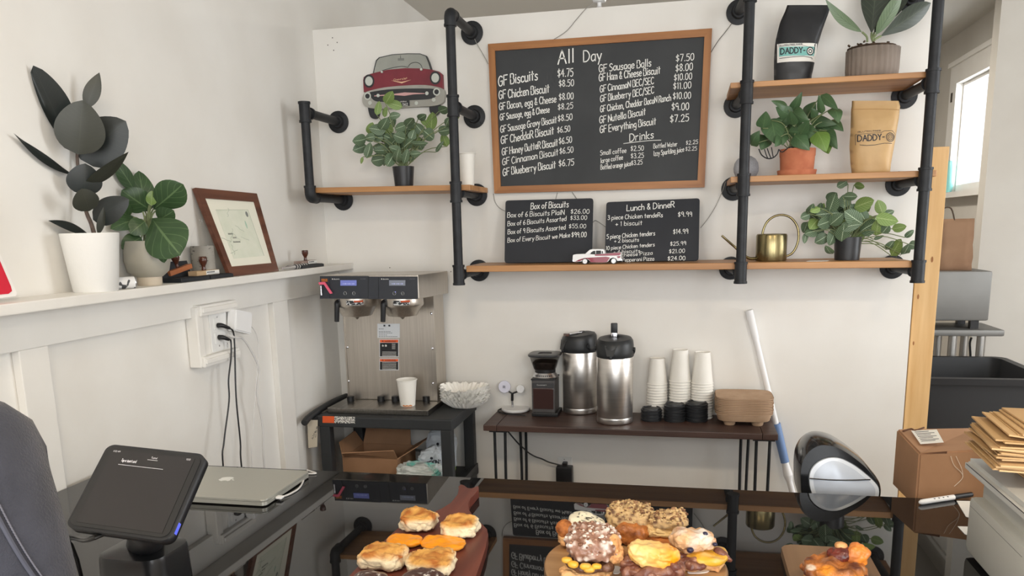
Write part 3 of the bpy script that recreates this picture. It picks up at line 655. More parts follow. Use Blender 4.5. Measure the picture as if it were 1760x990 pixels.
for l in [(555,150,62,210,80),(370,185,155,175,75),(415,260,150,175,115),(210,345,80,165,120),(115,540,60,165,105),(200,590,-110,150,135),(310,480,-80,235,195),(430,360,20,265,95),(330,390,30,160,105),(550,400,-20,175,105),(600,310,-30,185,115),(705,240,60,180,135),(805,180,100,185,62),(905,160,-42,215,85),(970,300,-70,155,115),(840,370,-10,255,95),(980,410,-40,165,95),(690,490,-20,205,135),(860,450,-30,205,155),(610,590,-45,205,135),(820,580,-65,210,155,1),(930,560,-60,205,105),(870,625,-75,155,115,1),(400,530,-90,160,125),(560,470,0,165,85),(450,480,200,140,90),(670,570,-70,125,85),(735,270,120,100,70),(500,330,100,140,90),(640,420,60,150,90),(350,580,-120,110,80),(250,420,100,120,80),(760,520,-30,140,110)]:
    cx, cy, a, ln, w = l[:5]; ln *= 1.12; w *= 1.3; dx, dy = cos(radians(a))*ln/2, -sin(radians(a))*ln/2
    Yc = 3.07+rn.uniform(-.08, .05); p0 = PY(*cv(cx-dx, cy-dy), Yc+.02); p1 = PY(*cv(cx+dx, cy+dy), Yc-.02); k = m_per_px(p0)/6.19
    leaf(b, uvl, p0, p1, w*k, roll=rn.uniform(-.5, .5), bend=rn.uniform(.0, .16), fold=rn.uniform(.1, .35), shape='heart', nu=10, nv=4, mi=1 if len(l) > 5 else 0)
    tube(bs, [P0+Vector((rn.uniform(-.03, .03), rn.uniform(-.02, .02), -.012)), (P0+p0)/2+Vector((0, rn.uniform(-.02, .02), .025)), p0], .0018, 5, 4)
obj('foliage', b, [POT, POT2], t); obj('stems', bs, STEM, t, smooth=True)
b = B(); tube(b, [PY(*cv(x, y), 3.0) for x, y in ((150, 655), (180, 720), (240, 757), (300, 750), (345, 710), (362, 660))], .0022, 6, 5)
for x0, y0, x1, y1 in ((210, 660, 245, 757), (240, 650, 280, 755), (285, 640, 305, 748)): tube(b, [PY(*cv(x0, y0), 3.01), PY(*cv((x0+x1)/2, (y0+y1)/2+8), 3.0), PY(*cv(x1, y1), 3.0)], .0018, 6, 4)
tube(b, [PY(*cv(362, 660), 3.0), PY(*cv(400, 690), 3.01), PY(*cv(470, 640), 3.03), PY(*cv(520, 640), 3.06)], .0018, 6, 4)
obj('wire_support', b, IRON, t, smooth=True)
# grey round smart speaker behind the pipe
c = PY(1282, 302, 3.15); k = m_per_px(c); c.z = 1.6785
b = B(); lathe(b, [(0, 0), (12*k, 0), (17*k, 4*k), (20.5*k, 12*k), (21*k, 18*k), (19.5*k, 26*k), (15*k, 33*k), (8*k, 37.5*k), (0, 38.5*k)], c, 32)
obj('smart_speaker', b, mat('grey_fabric', S(172, 174, 180), .85, c2=S(158, 160, 166), ns=260, bump=.2, bs=500), None, smooth=True, label='grey round fabric speaker behind the iron pipe on the right middle shelf', cat='speaker')
# brass watering can
BRS = mat('brushed_brass', S(146, 134, 98), .26, .95, c2=S(130, 119, 86), ns=4, stretch=(60, 60, 2), aniso=.4)
cv = CV(1220, 240, 3.807); Yw = 3.07
t = thing('watering_can', 'brass watering can with a round loop handle on the bottom right shelf', 'watering can', (PY(1324.5, 452, Yw).x, Yw, 1.3818))
b = B(); c, k = lathe_px(b, 1324.5, Yw, [(0, 452), (25, 452), (25.6, 450), (25.6, 409), (24.4, 406.2), (22, 405.5), (14, 405.6), (13, 409), (0, 409)], 1.3818, 40, cap=False); obj('body', b, BRS, t, smooth=True)
b = B(); tube(b, [PY(*cv(x, y), Yw) for x, y in ((342, 640), (350, 590), (372, 543), (405, 512), (450, 494), (500, 497), (545, 525), (575, 578), (581, 640), (566, 700), (536, 745), (492, 766))], .0042, 10, 5); obj('handle', b, BRS, t, smooth=True)
b = B(); tube(b, [PY(*cv(x, y), Yw-.01*i) for i, (x, y) in enumerate(((312, 776), (262, 778), (222, 756), (185, 722), (78, 628)))], .0056, 10, 5, rf=lambda q: 1.15-.45*q); obj('spout', b, BRS, t, smooth=True)
b = B(); P = [Vector((PY(x, 450, Y).x, Y, 1.3815)) for x, Y in ((1386, 2.985), (1421, 2.985), (1425, 3.04), (1392, 3.04))]; prism(b, P, (0, 0, .0012)); obj('paper_card', b, mat('white_card', S(232, 230, 224), .6), None, label='small white card lying on the bottom shelf beside the watering can', cat='card')
# white paper cup on the left shelf
PAPER = mat('white_paper_cup', S(236, 233, 226), .55, c2=S(231, 228, 220), ns=12)
def cup_prof(rt, rb, h, lip=.0022, th=.0012):
    return [(0, .004), (rb-.002, .004), (rb-.001, 0), (rb, 0), (rb+.0004, .003), (rt-.001, h-lip*2), (rt+lip*.6, h-lip*1.6), (rt+lip, h-lip*.7), (rt+lip*.5, h), (rt-th, h-lip*.5), (rb+.0005, .007), (0, .006)]
c = PY(803.5, 319, 3.06); k = m_per_px(c); c.z = 1.682
b = B(); lathe(b, cup_prof(15.2*k, 11.5*k, .121), c, 36, cap=False); obj('paper_cup', b, PAPER, None, smooth=True, label='white paper cup standing on the right end of the left shelf', cat='cup')

# coffee bags
def bag(name, label, cv, s, rows, Y, zb, m, depth, seam=None, cat='coffee bag'):
    """rows: (y, x left, x right, thickness factor) top to bottom in crop pixels"""
    zt = [PY(*cv((r[1]+r[2])/2, r[0]), Y).z for r in rows]; dz = zb-zt[-1]
    ys = [r[0] for r in rows]
    def at(u, y, off=0.0, v=None):
        y = max(min(y, ys[-1]), ys[0]); i = 0
        while i < len(rows)-2 and y > ys[i+1]: i += 1
        q = (y-ys[i])/(ys[i+1]-ys[i]); q2 = q
        r = [rows[i][j]*(1-q2)+rows[i+1][j]*q2 for j in range(4)]
        x = (r[1]+r[2])/2+u*(r[2]-r[1])/2; th = depth*r[3]/2
        prof = max(0.0, 1-abs(u)**3.2)**.5
        fy = -th*prof*(1 if v is None else v)
        p = PY(*cv(x, y), Y); p.y += fy-off
        p.y += .004*noise.noise((p.x*30, p.z*26, 3))*r[3]*(1 if v in (None, 1) else 0)
        q = (y-ys[0])/(ys[-1]-ys[0]); p.z += (PY(*cv((r[1]+r[2])/2, y), Y).z-p.z)*q*q+dz*q; return p
    b = B(); nr = 26; nu = 14; G = {}
    for side in (1, -1):
        R = []
        for i in range(nr+1):
            y = ys[0]+(ys[-1]-ys[0])*i/nr
            R.append([b.verts.new(at(-1+2*j/nu, y, 0, side)) for j in range(nu+1)])
        G[side] = R
        for i in range(nr):
            for j in range(nu): f = b.faces.new((R[i][j], R[i][j+1], R[i+1][j+1], R[i+1][j])); f.smooth = True
    b.faces.new(G[1][-1]+G[-1][-1][::-1])
    bmesh.ops.remove_doubles(b, verts=b.verts[:], dist=.0006)
    base = (at(-1, ys[-1])+at(1, ys[-1]))/2
    t = thing(name, label, cat, (base.x, Y, zb)); obj('bag', b, m, t); return t, at, rows
def wrap(bmw, at, cv, rows, mapx, off):
    """vertices of bmw hold (x px, 0, -y px) crop coordinates -> bag surface"""
    for v in bmw.verts:
        x, y = v.co.x, -v.co.z
        for i in range(len(rows)-1):
            if rows[i][0] <= y <= rows[i+1][0]:
                q = (y-rows[i][0])/(rows[i+1][0]-rows[i][0]); xl = rows[i][1]*(1-q)+rows[i+1][1]*q; xr = rows[i][2]*(1-q)+rows[i+1][2]*q; break
        u = (x-(xl+xr)/2)/((xr-xl)/2); v.co = at(max(-.99, min(.99, u)), y, off)
def flat(pts): return [Vector((x, 0, -y)) for x, y in pts]
def patch(b, x0, y0, x1, y1, nx=10, ny=5, sl=0, mi=0):
    R = [[b.verts.new(Vector((x0+(x1-x0)*j/nx+sl*i/ny, 0, -(y0+(y1-y0)*i/ny)))) for j in range(nx+1)] for i in range(ny+1)]
    for i in range(ny):
        for j in range(nx): f = b.faces.new((R[i][j], R[i][j+1], R[i+1][j+1], R[i+1][j])); f.material_index = mi; f.smooth = True
def ringp(b, cx, cy, r0, r1, n=24, mi=0):
    A = [b.verts.new(Vector((cx+r0*cos(2*pi*i/n), 0, -cy+r0*sin(2*pi*i/n)))) for i in range(n)]; C = [b.verts.new(Vector((cx+r1*cos(2*pi*i/n), 0, -cy+r1*sin(2*pi*i/n)))) for i in range(n)]
    for i in range(n): f = b.faces.new((A[i], A[(i+1) % n], C[(i+1) % n], C[i])); f.material_index = mi
def strip(b, pts, w, mi=0):
    for i in range(len(pts)-1):
        a, c = Vector((pts[i][0], 0, -pts[i][1])), Vector((pts[i+1][0], 0, -pts[i+1][1])); d = (c-a).normalized(); n = Vector((-d.z, 0, d.x))*w/2
        N = max(1, int((c-a).length/30))
        for k in range(N):
            p, q = a+(c-a)*k/N, a+(c-a)*(k+1)/N; f = b.faces.new([b.verts.new(v) for v in (p-n, q-n, q+n, p+n)]); f.material_index = mi
BBAG = mat('matt_black_foil', S(44, 45, 48), .42, c2=S(38, 39, 42), ns=9, bump=.25, bs=22)
cv = CV(1300, 0, 7.07)
t, at, rows = bag('coffee_bag', 'tall black coffee bag with a white and teal label on the top right shelf', cv, 7.07, [(62, 375, 895, .05), (130, 350, 885, .12), (250, 290, 838, .4), (350, 262, 800, .6), (450, 236, 768, .8), (520, 226, 745, .9), (650, 216, 722, 1), (800, 215, 690, 1), (870, 216, 672, 1), (960, 220, 680, .95)], 3.1, 1.99, BBAG, .075)
TEAL = mat('label_teal', S(126, 190, 184), .5); LBW = mat('label_white', S(236, 234, 228), .5); INK = mat('label_ink', S(48, 50, 58), .6)
b = B(); patch(b, 246, 508, 728, 715); wrap(b, at, cv, rows, None, .0012); obj('label', b, LBW, t)
b = B(); patch(b, 268, 548, 690, 650); wrap(b, at, cv, rows, None, .0018); lb = obj('label_band', b, TEAL, t)
b = B(); write(b, 'DADDY-', Vector((285, 0, -628)), Vector((580, 0, -618)), 62, lw=.2, lift=0)
for r0, r1 in ((34, 46), (14, 24)): ringp(b, 640, 600, r0, r1)
strip(b, [(270, 672), (420, 664), (560, 658), (660, 672), (668, 690)], 6); strip(b, [(270, 540), (540, 530), (600, 548), (685, 560)], 3)
write(b, 'GLUTEN FREE MADE', Vector((270, 0, -540)), Vector((545, 0, -526)), 15, lw=.2, lift=0)
wrap(b, at, cv, rows, None, .0024); obj('label_print', b, INK, t)
b = B(); ringp(b, 640, 600, .5, 12); ringp(b, 640, 600, 24, 34); wrap(b, at, cv, rows, None, .0026); obj('label_wheel', b, LBW, t)
KRAFT = mat('kraft_paper', S(200, 166, 118), .5, c2=S(188, 154, 106), ns=7, bump=.7, bs=16)
cv = CV(1440, 160, 6.6)
t, at, rows = bag('coffee_bag', 'brown kraft coffee bag with a dark printed logo beside the pothos', cv, 6.6, [(88, 160, 690, .05), (150, 158, 708, .1), (190, 150, 702, .2), (300, 148, 690, .55), (440, 143, 665, .8), (600, 133, 640, 1), (780, 143, 606, 1), (905, 160, 590, .9)], 3.09, 1.6785, KRAFT, .08)
b = B(); write(b, 'DADDY-', Vector((205, 0, -552)), Vector((505, 0, -534)), 66, lw=.17, lift=0)
for r0, r1 in ((44, 52), (28, 34), (12, 16)): ringp(b, 572, 506, r0, r1)
strip(b, [(183, 590), (183, 472), (470, 454), (505, 434), (600, 432), (635, 470), (620, 520)], 4); strip(b, [(225, 588), (300, 598), (400, 592), (500, 574), (590, 575)], 6)
write(b, 'GLUTEN FREE', Vector((208, 0, -452)), Vector((465, 0, -440)), 15, lw=.2, lift=0)
wrap(b, at, cv, rows, None, .0012); obj('bag_print', b, INK, t)
b = B(); strip(b, [(152, 186), (420, 182), (700, 190)], 5); wrap(b, at, cv, rows, None, .0012); obj('zip_seal', b, mat('kraft_seam', S(168, 128, 78), .5), t)

# big-leaved plant in a ribbed pot (top right shelf)
cv = CV(1410, 0, 7.073); Yp = 3.09
RIB = mat('ribbed_grey_clay', S(140, 128, 118), .75, c2=S(126, 114, 104), ns=10)
t = thing('leafy_plant', 'big-leaved dark plant in a ribbed grey pot on the top right shelf', 'plant', (PY(1498, 126, Yp).x, Yp, 1.99))
b = B(); lathe_px(b, 1498, Yp, [(0, 128), (36, 128), (40, 122), (41, 110), (41.5, 75), (39, 75), (38.5, 80), (0, 80)], 1.99, 96, fn=lambda a, z: 1+.045*abs(sin(a*14)), cap=False); obj('pot', b, RIB, t)
b = B(); c = PY(1498, 82, Yp); lathe(b, [(0, .0), (.078, 0), (.078, .004), (0, .008)], c+Vector((0, 0, -.004)), 24)
for i in range(40):
    a, r = random.uniform(0, 6.3), random.uniform(0, .078); box(b, c+Vector((r*cos(a), r*sin(a), .01)), (.009, .005, .005), Matrix.Rotation(random.uniform(0, 3), 3, Vector((random.random(), random.random(), 1)).normalized()))
obj('soil', b, SOIL, t)
BIG = leafmat('big_leaf_dark', S(52, 60, 52), S(60, 70, 58), S(74, 84, 70), N=9, k=.5, wv=.06, wm=.04, rough=.42)
BIG2 = leafmat('big_leaf_pale', S(96, 116, 88), S(112, 130, 100), S(80, 98, 72), N=10, k=.5, wv=.08, wm=.04, rough=.45)
for base, tip, w, rl, bd, m, y0, y1 in (((505, 390), (60, -10), 130, .5, -.1, BIG2, 0, -.06), ((622, 400), (700, -330), 320, -.1, .04, BIG, .03, .06), ((680, 420), (1010, -150), 210, .7, .05, BIG2, 0, -.05), ((735, 440), (1345, 36), 240, .25, .03, BIG, .02, .06), ((655, 400), (1050, -230), 290, -.2, .05, BIG, .05, .10)):
    b, uvl = BL(); p0 = PY(*cv(*base), Yp+y0); p1 = PY(*cv(*tip), Yp+y1); leaf(b, uvl, p0, p1, w*m_per_px(p0)/7.073, rl, bd, .15, 'obov' if m is BIG else 'lance', 14, 6, wave=.015); lf = obj('leaf', b, m, t)
    b = B(); tube(b, [PY(*cv(640 if base[0] > 560 else 570, 510), Yp), PY(*cv((base[0]+620)/2, (base[1]+500)/2), Yp), p0], .0035, 7, 4); obj('stalk', b, STEM, lf, smooth=True)

# model car on the bottom shelf
cv = CV(970, 425, 16.0); Yc, Wd = 2.972, .062
CRD = mat('toy_maroon', S(140, 38, 58), .3, coat=.3); CWH = mat('toy_white', S(236, 236, 236), .3, coat=.3); CBK = mat('toy_black', S(30, 31, 33), .45); CCH = mat('toy_chrome', S(200, 200, 205), .15, 1)
dzc = 1.3815-PY(*cv(560, 520), Yc).z
def cp(x, y, Y=Yc): p = PY(*cv(x, y), Y); p.z += dzc; return p
t = thing('model_car', 'red and white vintage model car in front of the two small blackboards', 'model car', cp(900, 520)+Vector((0, Wd/2, 0)))
def side(name, pts, y0, wd, m, bev=0):
    b = B(); prism(b, [cp(*p)+Vector((0, y0, 0)) for p in pts], (0, wd, 0))
    if bev: bmesh.ops.bevel(b, geom=b.edges[:], offset=bev, segments=2, affect='EDGES')
    return obj(name, b, m, t)
side('body', [(222, 440), (228, 330), (236, 262), (300, 247), (560, 237), (840, 250), (1100, 226), (1300, 216), (1545, 192), (1562, 240), (1545, 300), (1565, 350), (1570, 420), (1450, 432), (1425, 360), (1345, 325), (1265, 350), (1190, 455), (1100, 470), (720, 466), (690, 405), (640, 375), (560, 368), (505, 400), (480, 440), (300, 462)], 0, Wd, CWH, .0012)
side('lower_trim', [(288, 455), (400, 392), (550, 347), (840, 327), (1150, 312), (1255, 335), (1175, 452), (1100, 468), (722, 464), (692, 403), (640, 372), (560, 364), (500, 398), (420, 436)], -.0012, .003, CRD)
side('tail_trim', [(835, 252), (1100, 228), (1545, 196), (1550, 245), (1510, 278), (1000, 288), (845, 288)], -.0012, .003, CRD)
side('tail_trim', [(1440, 300), (1545, 290), (1530, 345), (1470, 350)], -.0012, .003, CRD)
side('roof', [(560, 242), (640, 170), (690, 125), (750, 110), (1060, 110), (1092, 140), (1112, 230)], .006, Wd-.012, CWH, .001)
for w in ([(708, 240), (730, 195), (790, 155), (848, 148), (848, 245)], [(866, 145), (1006, 145), (1006, 245), (866, 245)], [(1026, 160), (1056, 160), (1056, 226), (1026, 226)]): side('side_window', w, .0048, .002, CBK)
b = B(); prism(b, [cp(552, 238)+Vector((0, .009, .0006)), cp(682, 128)+Vector((0, .009, .0006)), cp(682, 128)+Vector((0, Wd-.009, .0006)), cp(552, 238)+Vector((0, Wd-.009, .0006))], (-.001, 0, .001)); obj('windscreen', b, CBK, t)
for x, y in ((568, 452), (1355, 428)):
    for y0 in (-.003, Wd-.008):
        c = cp(x, y)+Vector((0, y0, 0)); k = m_per_px(c)/16; c.z = 1.3815+82*k
        b = B(); cyl(b, c, c+Vector((0, .011, 0)), 82*k, seg=24); w = obj('wheel', b, CBK, t, smooth=True)
        b = B(); cyl(b, c+Vector((0, -.0014 if y0 < 0 else .011, 0)), c+Vector((0, .0 if y0 < 0 else .0124, 0)), 64*k, seg=24); cyl(b, c+Vector((0, -.002 if y0 < 0 else .011, 0)), c+Vector((0, 0 if y0 < 0 else .013, 0)), 14*k, seg=12, mi=1); obj('hubcap', b, [CWH, CCH], w, smooth=True)
b = B(); boxb(b, cp(218, 452)+Vector((0, -.001, 0)), cp(250, 395)+Vector((0, Wd+.001, 0)), bev=.001); boxb(b, cp(1500, 425)+Vector((0, -.001, 0)), cp(1590, 378)+Vector((0, Wd+.001, 0)), bev=.001); obj('bumpers', b, CCH, t)
# ------------------------------------------------------------------ ledge on the left wall
cv = CV(0, 80, 2.2)
RUB = leafmat('rubber_leaf', S(22, 28, 27), S(30, 36, 34), S(40, 46, 42), N=14, k=.3, wv=.04, wm=.03, rough=.42, amt=.5)
RUB2 = leafmat('rubber_leaf_under', S(46, 48, 41), S(54, 56, 47), S(62, 64, 54), N=14, k=.3, wv=.04, wm=.03, rough=.45, amt=.5)
WPOT = mat('white_cement_pot', S(228, 227, 223), .75, bump=.25, bs=70)
c = PX(165, 497, -1.452); c.z = LED; k = m_per_px(c)
t = thing('rubber_plant', 'tall dark rubber plant in a white pot on the wall ledge', 'plant', c)
b = B(); lathe(b, [(0, 0), (34*k, 0), (35.5*k, 2*k), (46*k, 97*k), (45*k, 98.5*k), (43*k, 97*k), (42*k, 88*k), (0, 88*k)], c, 40, cap=False); obj('pot', b, WPOT, t, smooth=True)
b = B(); lathe(b, [(0, 0), (41*k, 0), (0, 3*k)], c+Vector((0, 0, 88*k)), 24); obj('soil', b, SOIL, t)
w0 = dep(c)
def LD(p, dw=0):
    q = PD(*cv(*p), w0+dw)
    return q if q.x > -1.503 else PX(*cv(*p), -1.503)
b = B(); tube(b, [LD((357, 712)), LD((345, 670)), LD((325, 620)), LD((305, 520)), LD((292, 420)), LD((300, 330), .0), LD((325, 225), .0)], .0052, 10, 5, rf=lambda q: 1.1-.5*q); obj('stem', b, mat('rubber_stem', S(98, 82, 72), .6, c2=S(78, 64, 56), ns=60), t, smooth=True)
for base, tip, w, rl, bd, m, d0, d1, sh_ in (((252, 345), (126, 72), 128, -.1, .02, RUB, .0, -.0, 'oval'), ((325, 235), (376, 98), 58, -.1, .03, RUB2, .0, .0, 'lance'), ((296, 408), (312, 203), 172, .05, .03, RUB2, -.06, -.09, 'oval'), ((303, 425), (476, 282), 178, -.25, .03, RUB, -.0, -.0, 'oval'),
    ((275, 485), (52, 328), 44, 1.0, -.05, RUB, 0, -.02, 'lance'), ((315, 535), (486, 398), 62, .75, .05, RUB2, -.02, -.06, 'lance'), ((318, 562), (322, 442), 122, .1, .03, RUB, -.03, -.05, 'oval'), ((338, 622), (308, 538), 96, .2, .05, RUB2, -.05, -.09, 'oval'), ((352, 655), (488, 578), 98, -.3, .06, RUB, -.01, -.03, 'oval'),
    ((332, 708), (183, 658), 46, .8, .05, RUB, .0, -.02, 'lance'), ((372, 712), (393, 605), 34, .6, .03, RUB2, -.02, -.03, 'lance'), ((405, 640), (425, 610), 50, .3, .05, RUB, 0, -.02, 'oval')):
    b, uvl = BL(); p0, p1 = LD(base, d0), LD(tip, d1); leaf(b, uvl, p0, p1, w*m_per_px(p0)/2.2, rl, bd, .12, sh_, 14, 6, mi=0)
    for v in b.verts: v.co.x = max(v.co.x, -1.512)
    obj('leaf', b, m, t)
# second plant in a stone-coloured pot
c = PX(258, 489, -1.455); c.z = LED; k = m_per_px(c)
FIG = leafmat('fig_leaf', S(44, 68, 42), S(62, 88, 52), S(98, 122, 82), N=5, k=.8, wv=.035, wm=.05, rough=.4, amt=.8)
FIG2 = leafmat('fig_leaf_young', S(96, 122, 58), S(106, 132, 64), S(130, 150, 92), N=6, k=.8, wv=.04, wm=.05, rough=.4)
STONE = mat('stone_glaze_pot', S(172, 168, 156), .5, c2=S(160, 156, 143), ns=8); STONE2 = mat('stone_glaze_foot', S(196, 184, 166), .5)
t = thing('potted_fig', 'green broad-leaved plant in a rounded stone-grey pot on the wall ledge', 'plant', c)
b = B(); lathe(b, [(0, 0), (19*k, 0), (20*k, 2*k), (20.5*k, 15*k), (0, 15*k)], c, 32, cap=False); obj('foot', b, STONE2, t, smooth=True)
b = B(); lathe(b, [(0, 14*k), (22*k, 14.5*k), (33*k, 24*k), (37*k, 42*k), (36*k, 58*k), (31.5*k, 75*k), (30*k, 75*k), (30*k, 68*k), (0, 68*k)], c, 36, cap=False); obj('pot', b, STONE, t, smooth=True)
w0 = dep(c); b, uvl = BL(); bs = B()
tube(bs, [LD((556, 740)), LD((558, 680)), LD((566, 600))], .004, 8, 4); tube(bs, [LD((545, 740)), LD((548, 640))], .003, 8, 3)
for base, tip, w, rl, bd, d0, d1, m in (((550, 625), (525, 470), 92, .1, .06, .02, .03, 0), ((560, 612), (460, 542), 100, -.2, .08, 0, -.01, 0), ((580, 615), (692, 520), 118, .2, .05, -.02, -.06, 0), ((600, 655), (658, 620), 74, .1, .08, -.02, -.05, 0), ((575, 650), (682, 790), 172, .1, .10, -.03, -.09, 0), ((522, 655), (418, 690), 62, .3, .12, 0, -.01, 0), ((548, 662), (492, 708), 74, .2, .1, -.03, -.05, 0), ((535, 722), (460, 765), 70, .2, .1, -.02, -.03, 0), ((505, 538), (428, 425), 62, .5, .03, .02, .03, 0), ((572, 600), (574, 545), 40, .1, .03, -.04, -.05, 1), ((605, 735), (622, 818), 52, .3, .05, -.05, -.07, 0), ((490, 645), (436, 605), 72, -.2, .05, 0, 0, 0), ((590, 620), (625, 540), 60, .5, .05, .01, .02, 0)):
    p0, p1 = LD(base, d0), LD(tip, d1); leaf(b, uvl, p0, p1, w*m_per_px(p0)/2.2, rl, bd, .12, 'obov' if w > 110 else 'oval', 14, 6, mi=m, wave=.02)
    tube(bs, [LD((560, 700)), (LD((560, 660))+p0)/2, p0], .0022, 6, 4)
for v in b.verts: v.co.x = max(v.co.x, -1.512)
obj('foliage', b, [FIG, FIG2], t); obj('stems', bs, STEM, t, smooth=True)
# drink can lying on its side
p1 = PX(233, 482, -1.412); p0 = p1+Vector((-.035, -.042, 0)); r = .0155; p0.z = p1.z = LED+r+.0003
CANM = mat('can_print', S(222, 222, 222), .35, c2=S(70, 72, 76), ns=55, lo=.56, hi=.6, detail=1); ALU = mat('can_aluminium', S(214, 214, 216), .25, .9)
d = (p1-p0).normalized(); t = thing('small_can', 'small printed can lying on its side between the two ledge pots', 'can', (p0+p1)/2-Vector((0, 0, r)))
b = B(); lathe(b, [(0, 0), (r*.8, 0), (r, .003), (r, (p1-p0).length-.004)], p0, 28, axis=d); obj('body', b, CANM, t, smooth=True)
b = B(); L_ = (p1-p0).length; lathe(b, [(r, L_-.004), (r*.94, L_-.001), (r*.86, L_), (r*.8, L_-.002), (0, L_-.002)], p0, 28, axis=d); tube(b, [p0+d*(L_-.001)+Vector((0, 0, .004)), p0+d*(L_-.001), p0+d*(L_-.001)-Vector((0, 0, .005))], .0025, 6, 2); obj('lid', b, ALU, t, smooth=True)
# red sign at the left end of the ledge
REDS = mat('sign_red', S(206, 28, 54), .4); n_ = (1, 0, 0)
def px_poly(pts, X): return [PX(x, y, X) for x, y in pts]
t = thing('red_sign', 'red and white sign board standing at the left end of the ledge', 'sign', PX(-40, 512, -1.44)*1.0)
b = B(); pts = px_poly([(29, 504), (24, 492), (2, 440), (-50, 330), (-62, 322), (-150, 318), (-170, 533), (27, 509)], -1.445)
for q in pts:
    if q.z < LED+.02 and q.z < 1.42: q.z = max(q.z, LED+.0005)
prism(b, pts, (-.008, 0, 0)); obj('board', b, mat('sign_white', S(236, 234, 230), .45), t)
b = B(); prism(b, px_poly([(20, 500), (18, 492), (0, 450), (-44, 355), (-140, 350), (-155, 520), (14, 505)], -1.4445), (.0012, 0, 0)); obj('red_panel', b, REDS, t)
# framed picture leaning on the wall
WAL = woodmat('walnut_frame', S(112, 70, 52), S(84, 50, 38), .4, axis=1, sc_=3)
Q = [PX(336, 322.5, -1.505), PX(441.5, 332.5, -1.505), PX(479.5, 468, -1.424), PX(397, 477, -1.424)]
Q[2].z = Q[3].z = LED+.0008
def bil(u, v): return (Q[0]*(1-u)+Q[1]*u)*(1-v)+(Q[3]*(1-u)+Q[2]*u)*v
nq = (Q[1]-Q[0]).cross(Q[3]-Q[0]).normalized()
if nq.x > 0: nq = -nq
t = thing('picture_frame', 'walnut framed pale drawing leaning on the wall ledge', 'picture frame', (Q[2]+Q[3])/2)
I4 = [bil(.085, .11), bil(.915, .11), bil(.915, .89), bil(.085, .89)]
for i in range(4):
    j = (i+1) % 4; b = B(); prism(b, [Q[i], Q[j], I4[j], I4[i]], nq*.013); obj('frame_rail', b, WAL, t)
b = B(); prism(b, [p+nq*.005 for p in I4], nq*.002); obj('mount', b, mat('picture_mount', S(232, 230, 214), .7), t)
b = B(); prism(b, [bil(*q)+nq*.0045 for q in ((.2, .235), (.76, .215), (.8, .79), (.2, .80))], nq*.0004); pp = obj('drawing', b, mat('drawing_paper', S(214, 218, 200), .7, c2=S(222, 224, 208), ns=20), t)
b = B(); rn = random.Random(3)
for k in range(9):
    u, v = rn.uniform(.24, .62), rn.uniform(.3, .7); a = rn.uniform(0, 6)
    tube(b, [bil(u+.03*i*cos(a)+.012*sin(i*2.1), v+.03*i*sin(a)*.8)+nq*.0042 for i in range(6)], .0006, 4, 4)
tube(b, [bil(.2, .235)+nq*.004, bil(.76, .215)+nq*.004, bil(.8, .79)+nq*.004], .0006, 4, 0); obj('pencil_lines', b, mat('pale_pencil', S(176, 184, 168), .8), pp)
b = B()
for r_, (u, v, n2) in enumerate(((.26, .52, 4), (.32, .565, 3), (.3, .615, 6))):
    for i in range(n2): tube(b, [bil(u+.022*i, v)+nq*.0042, bil(u+.022*i+.006, v-.018)+nq*.0042, bil(u+.022*i+.014, v)+nq*.0042], .0007, 4, 2)
obj('handwriting', b, mat('ink_black', S(40, 42, 44), .7), pp)
b = B(); prism(b, [bil(.715+.022*cos(a), .27+.035*sin(a))+nq*.004 for a in [2*pi*i/12 for i in range(12)]], nq*.0004); prism(b, [bil(.64+.012*cos(a), .40+.05*sin(a))+nq*.004 for a in [2*pi*i/12 for i in range(12)]], nq*.0004, mi=1); obj('stamp_marks', b, [mat('stamp_grey', S(128, 132, 128), .7), mat('stamp_green', S(168, 196, 176), .7)], pp)
# glass bottle behind the frame
c = PX(366, 474, -1.474); c.z = LED; c.y = min(c.y, 2.26); k = m_per_px(c)
t = thing('glass_bottle', 'clear glass bottle with a grey label tucked behind the picture frame', 'bottle', c)
GLASS = PANE
b = B(); lathe(b, [(0, .0), (.03, 0), (.033, .004), (.034, .08), (.030, .125), (.02, .15), (.014, .16), (.014, .18), (0, .18)], c, 28, cap=False); obj('glass', b, GLASS, t, smooth=True)
b = B(); lathe(b, [(.0344, .02), (.0344, .10)], c, 28, cap=False); obj('label', b, mat('grey_label', S(150, 146, 138), .6, c2=S(70, 68, 66), ns=60, lo=.62, hi=.66, stretch=(1, 1, 3)), t, smooth=True)
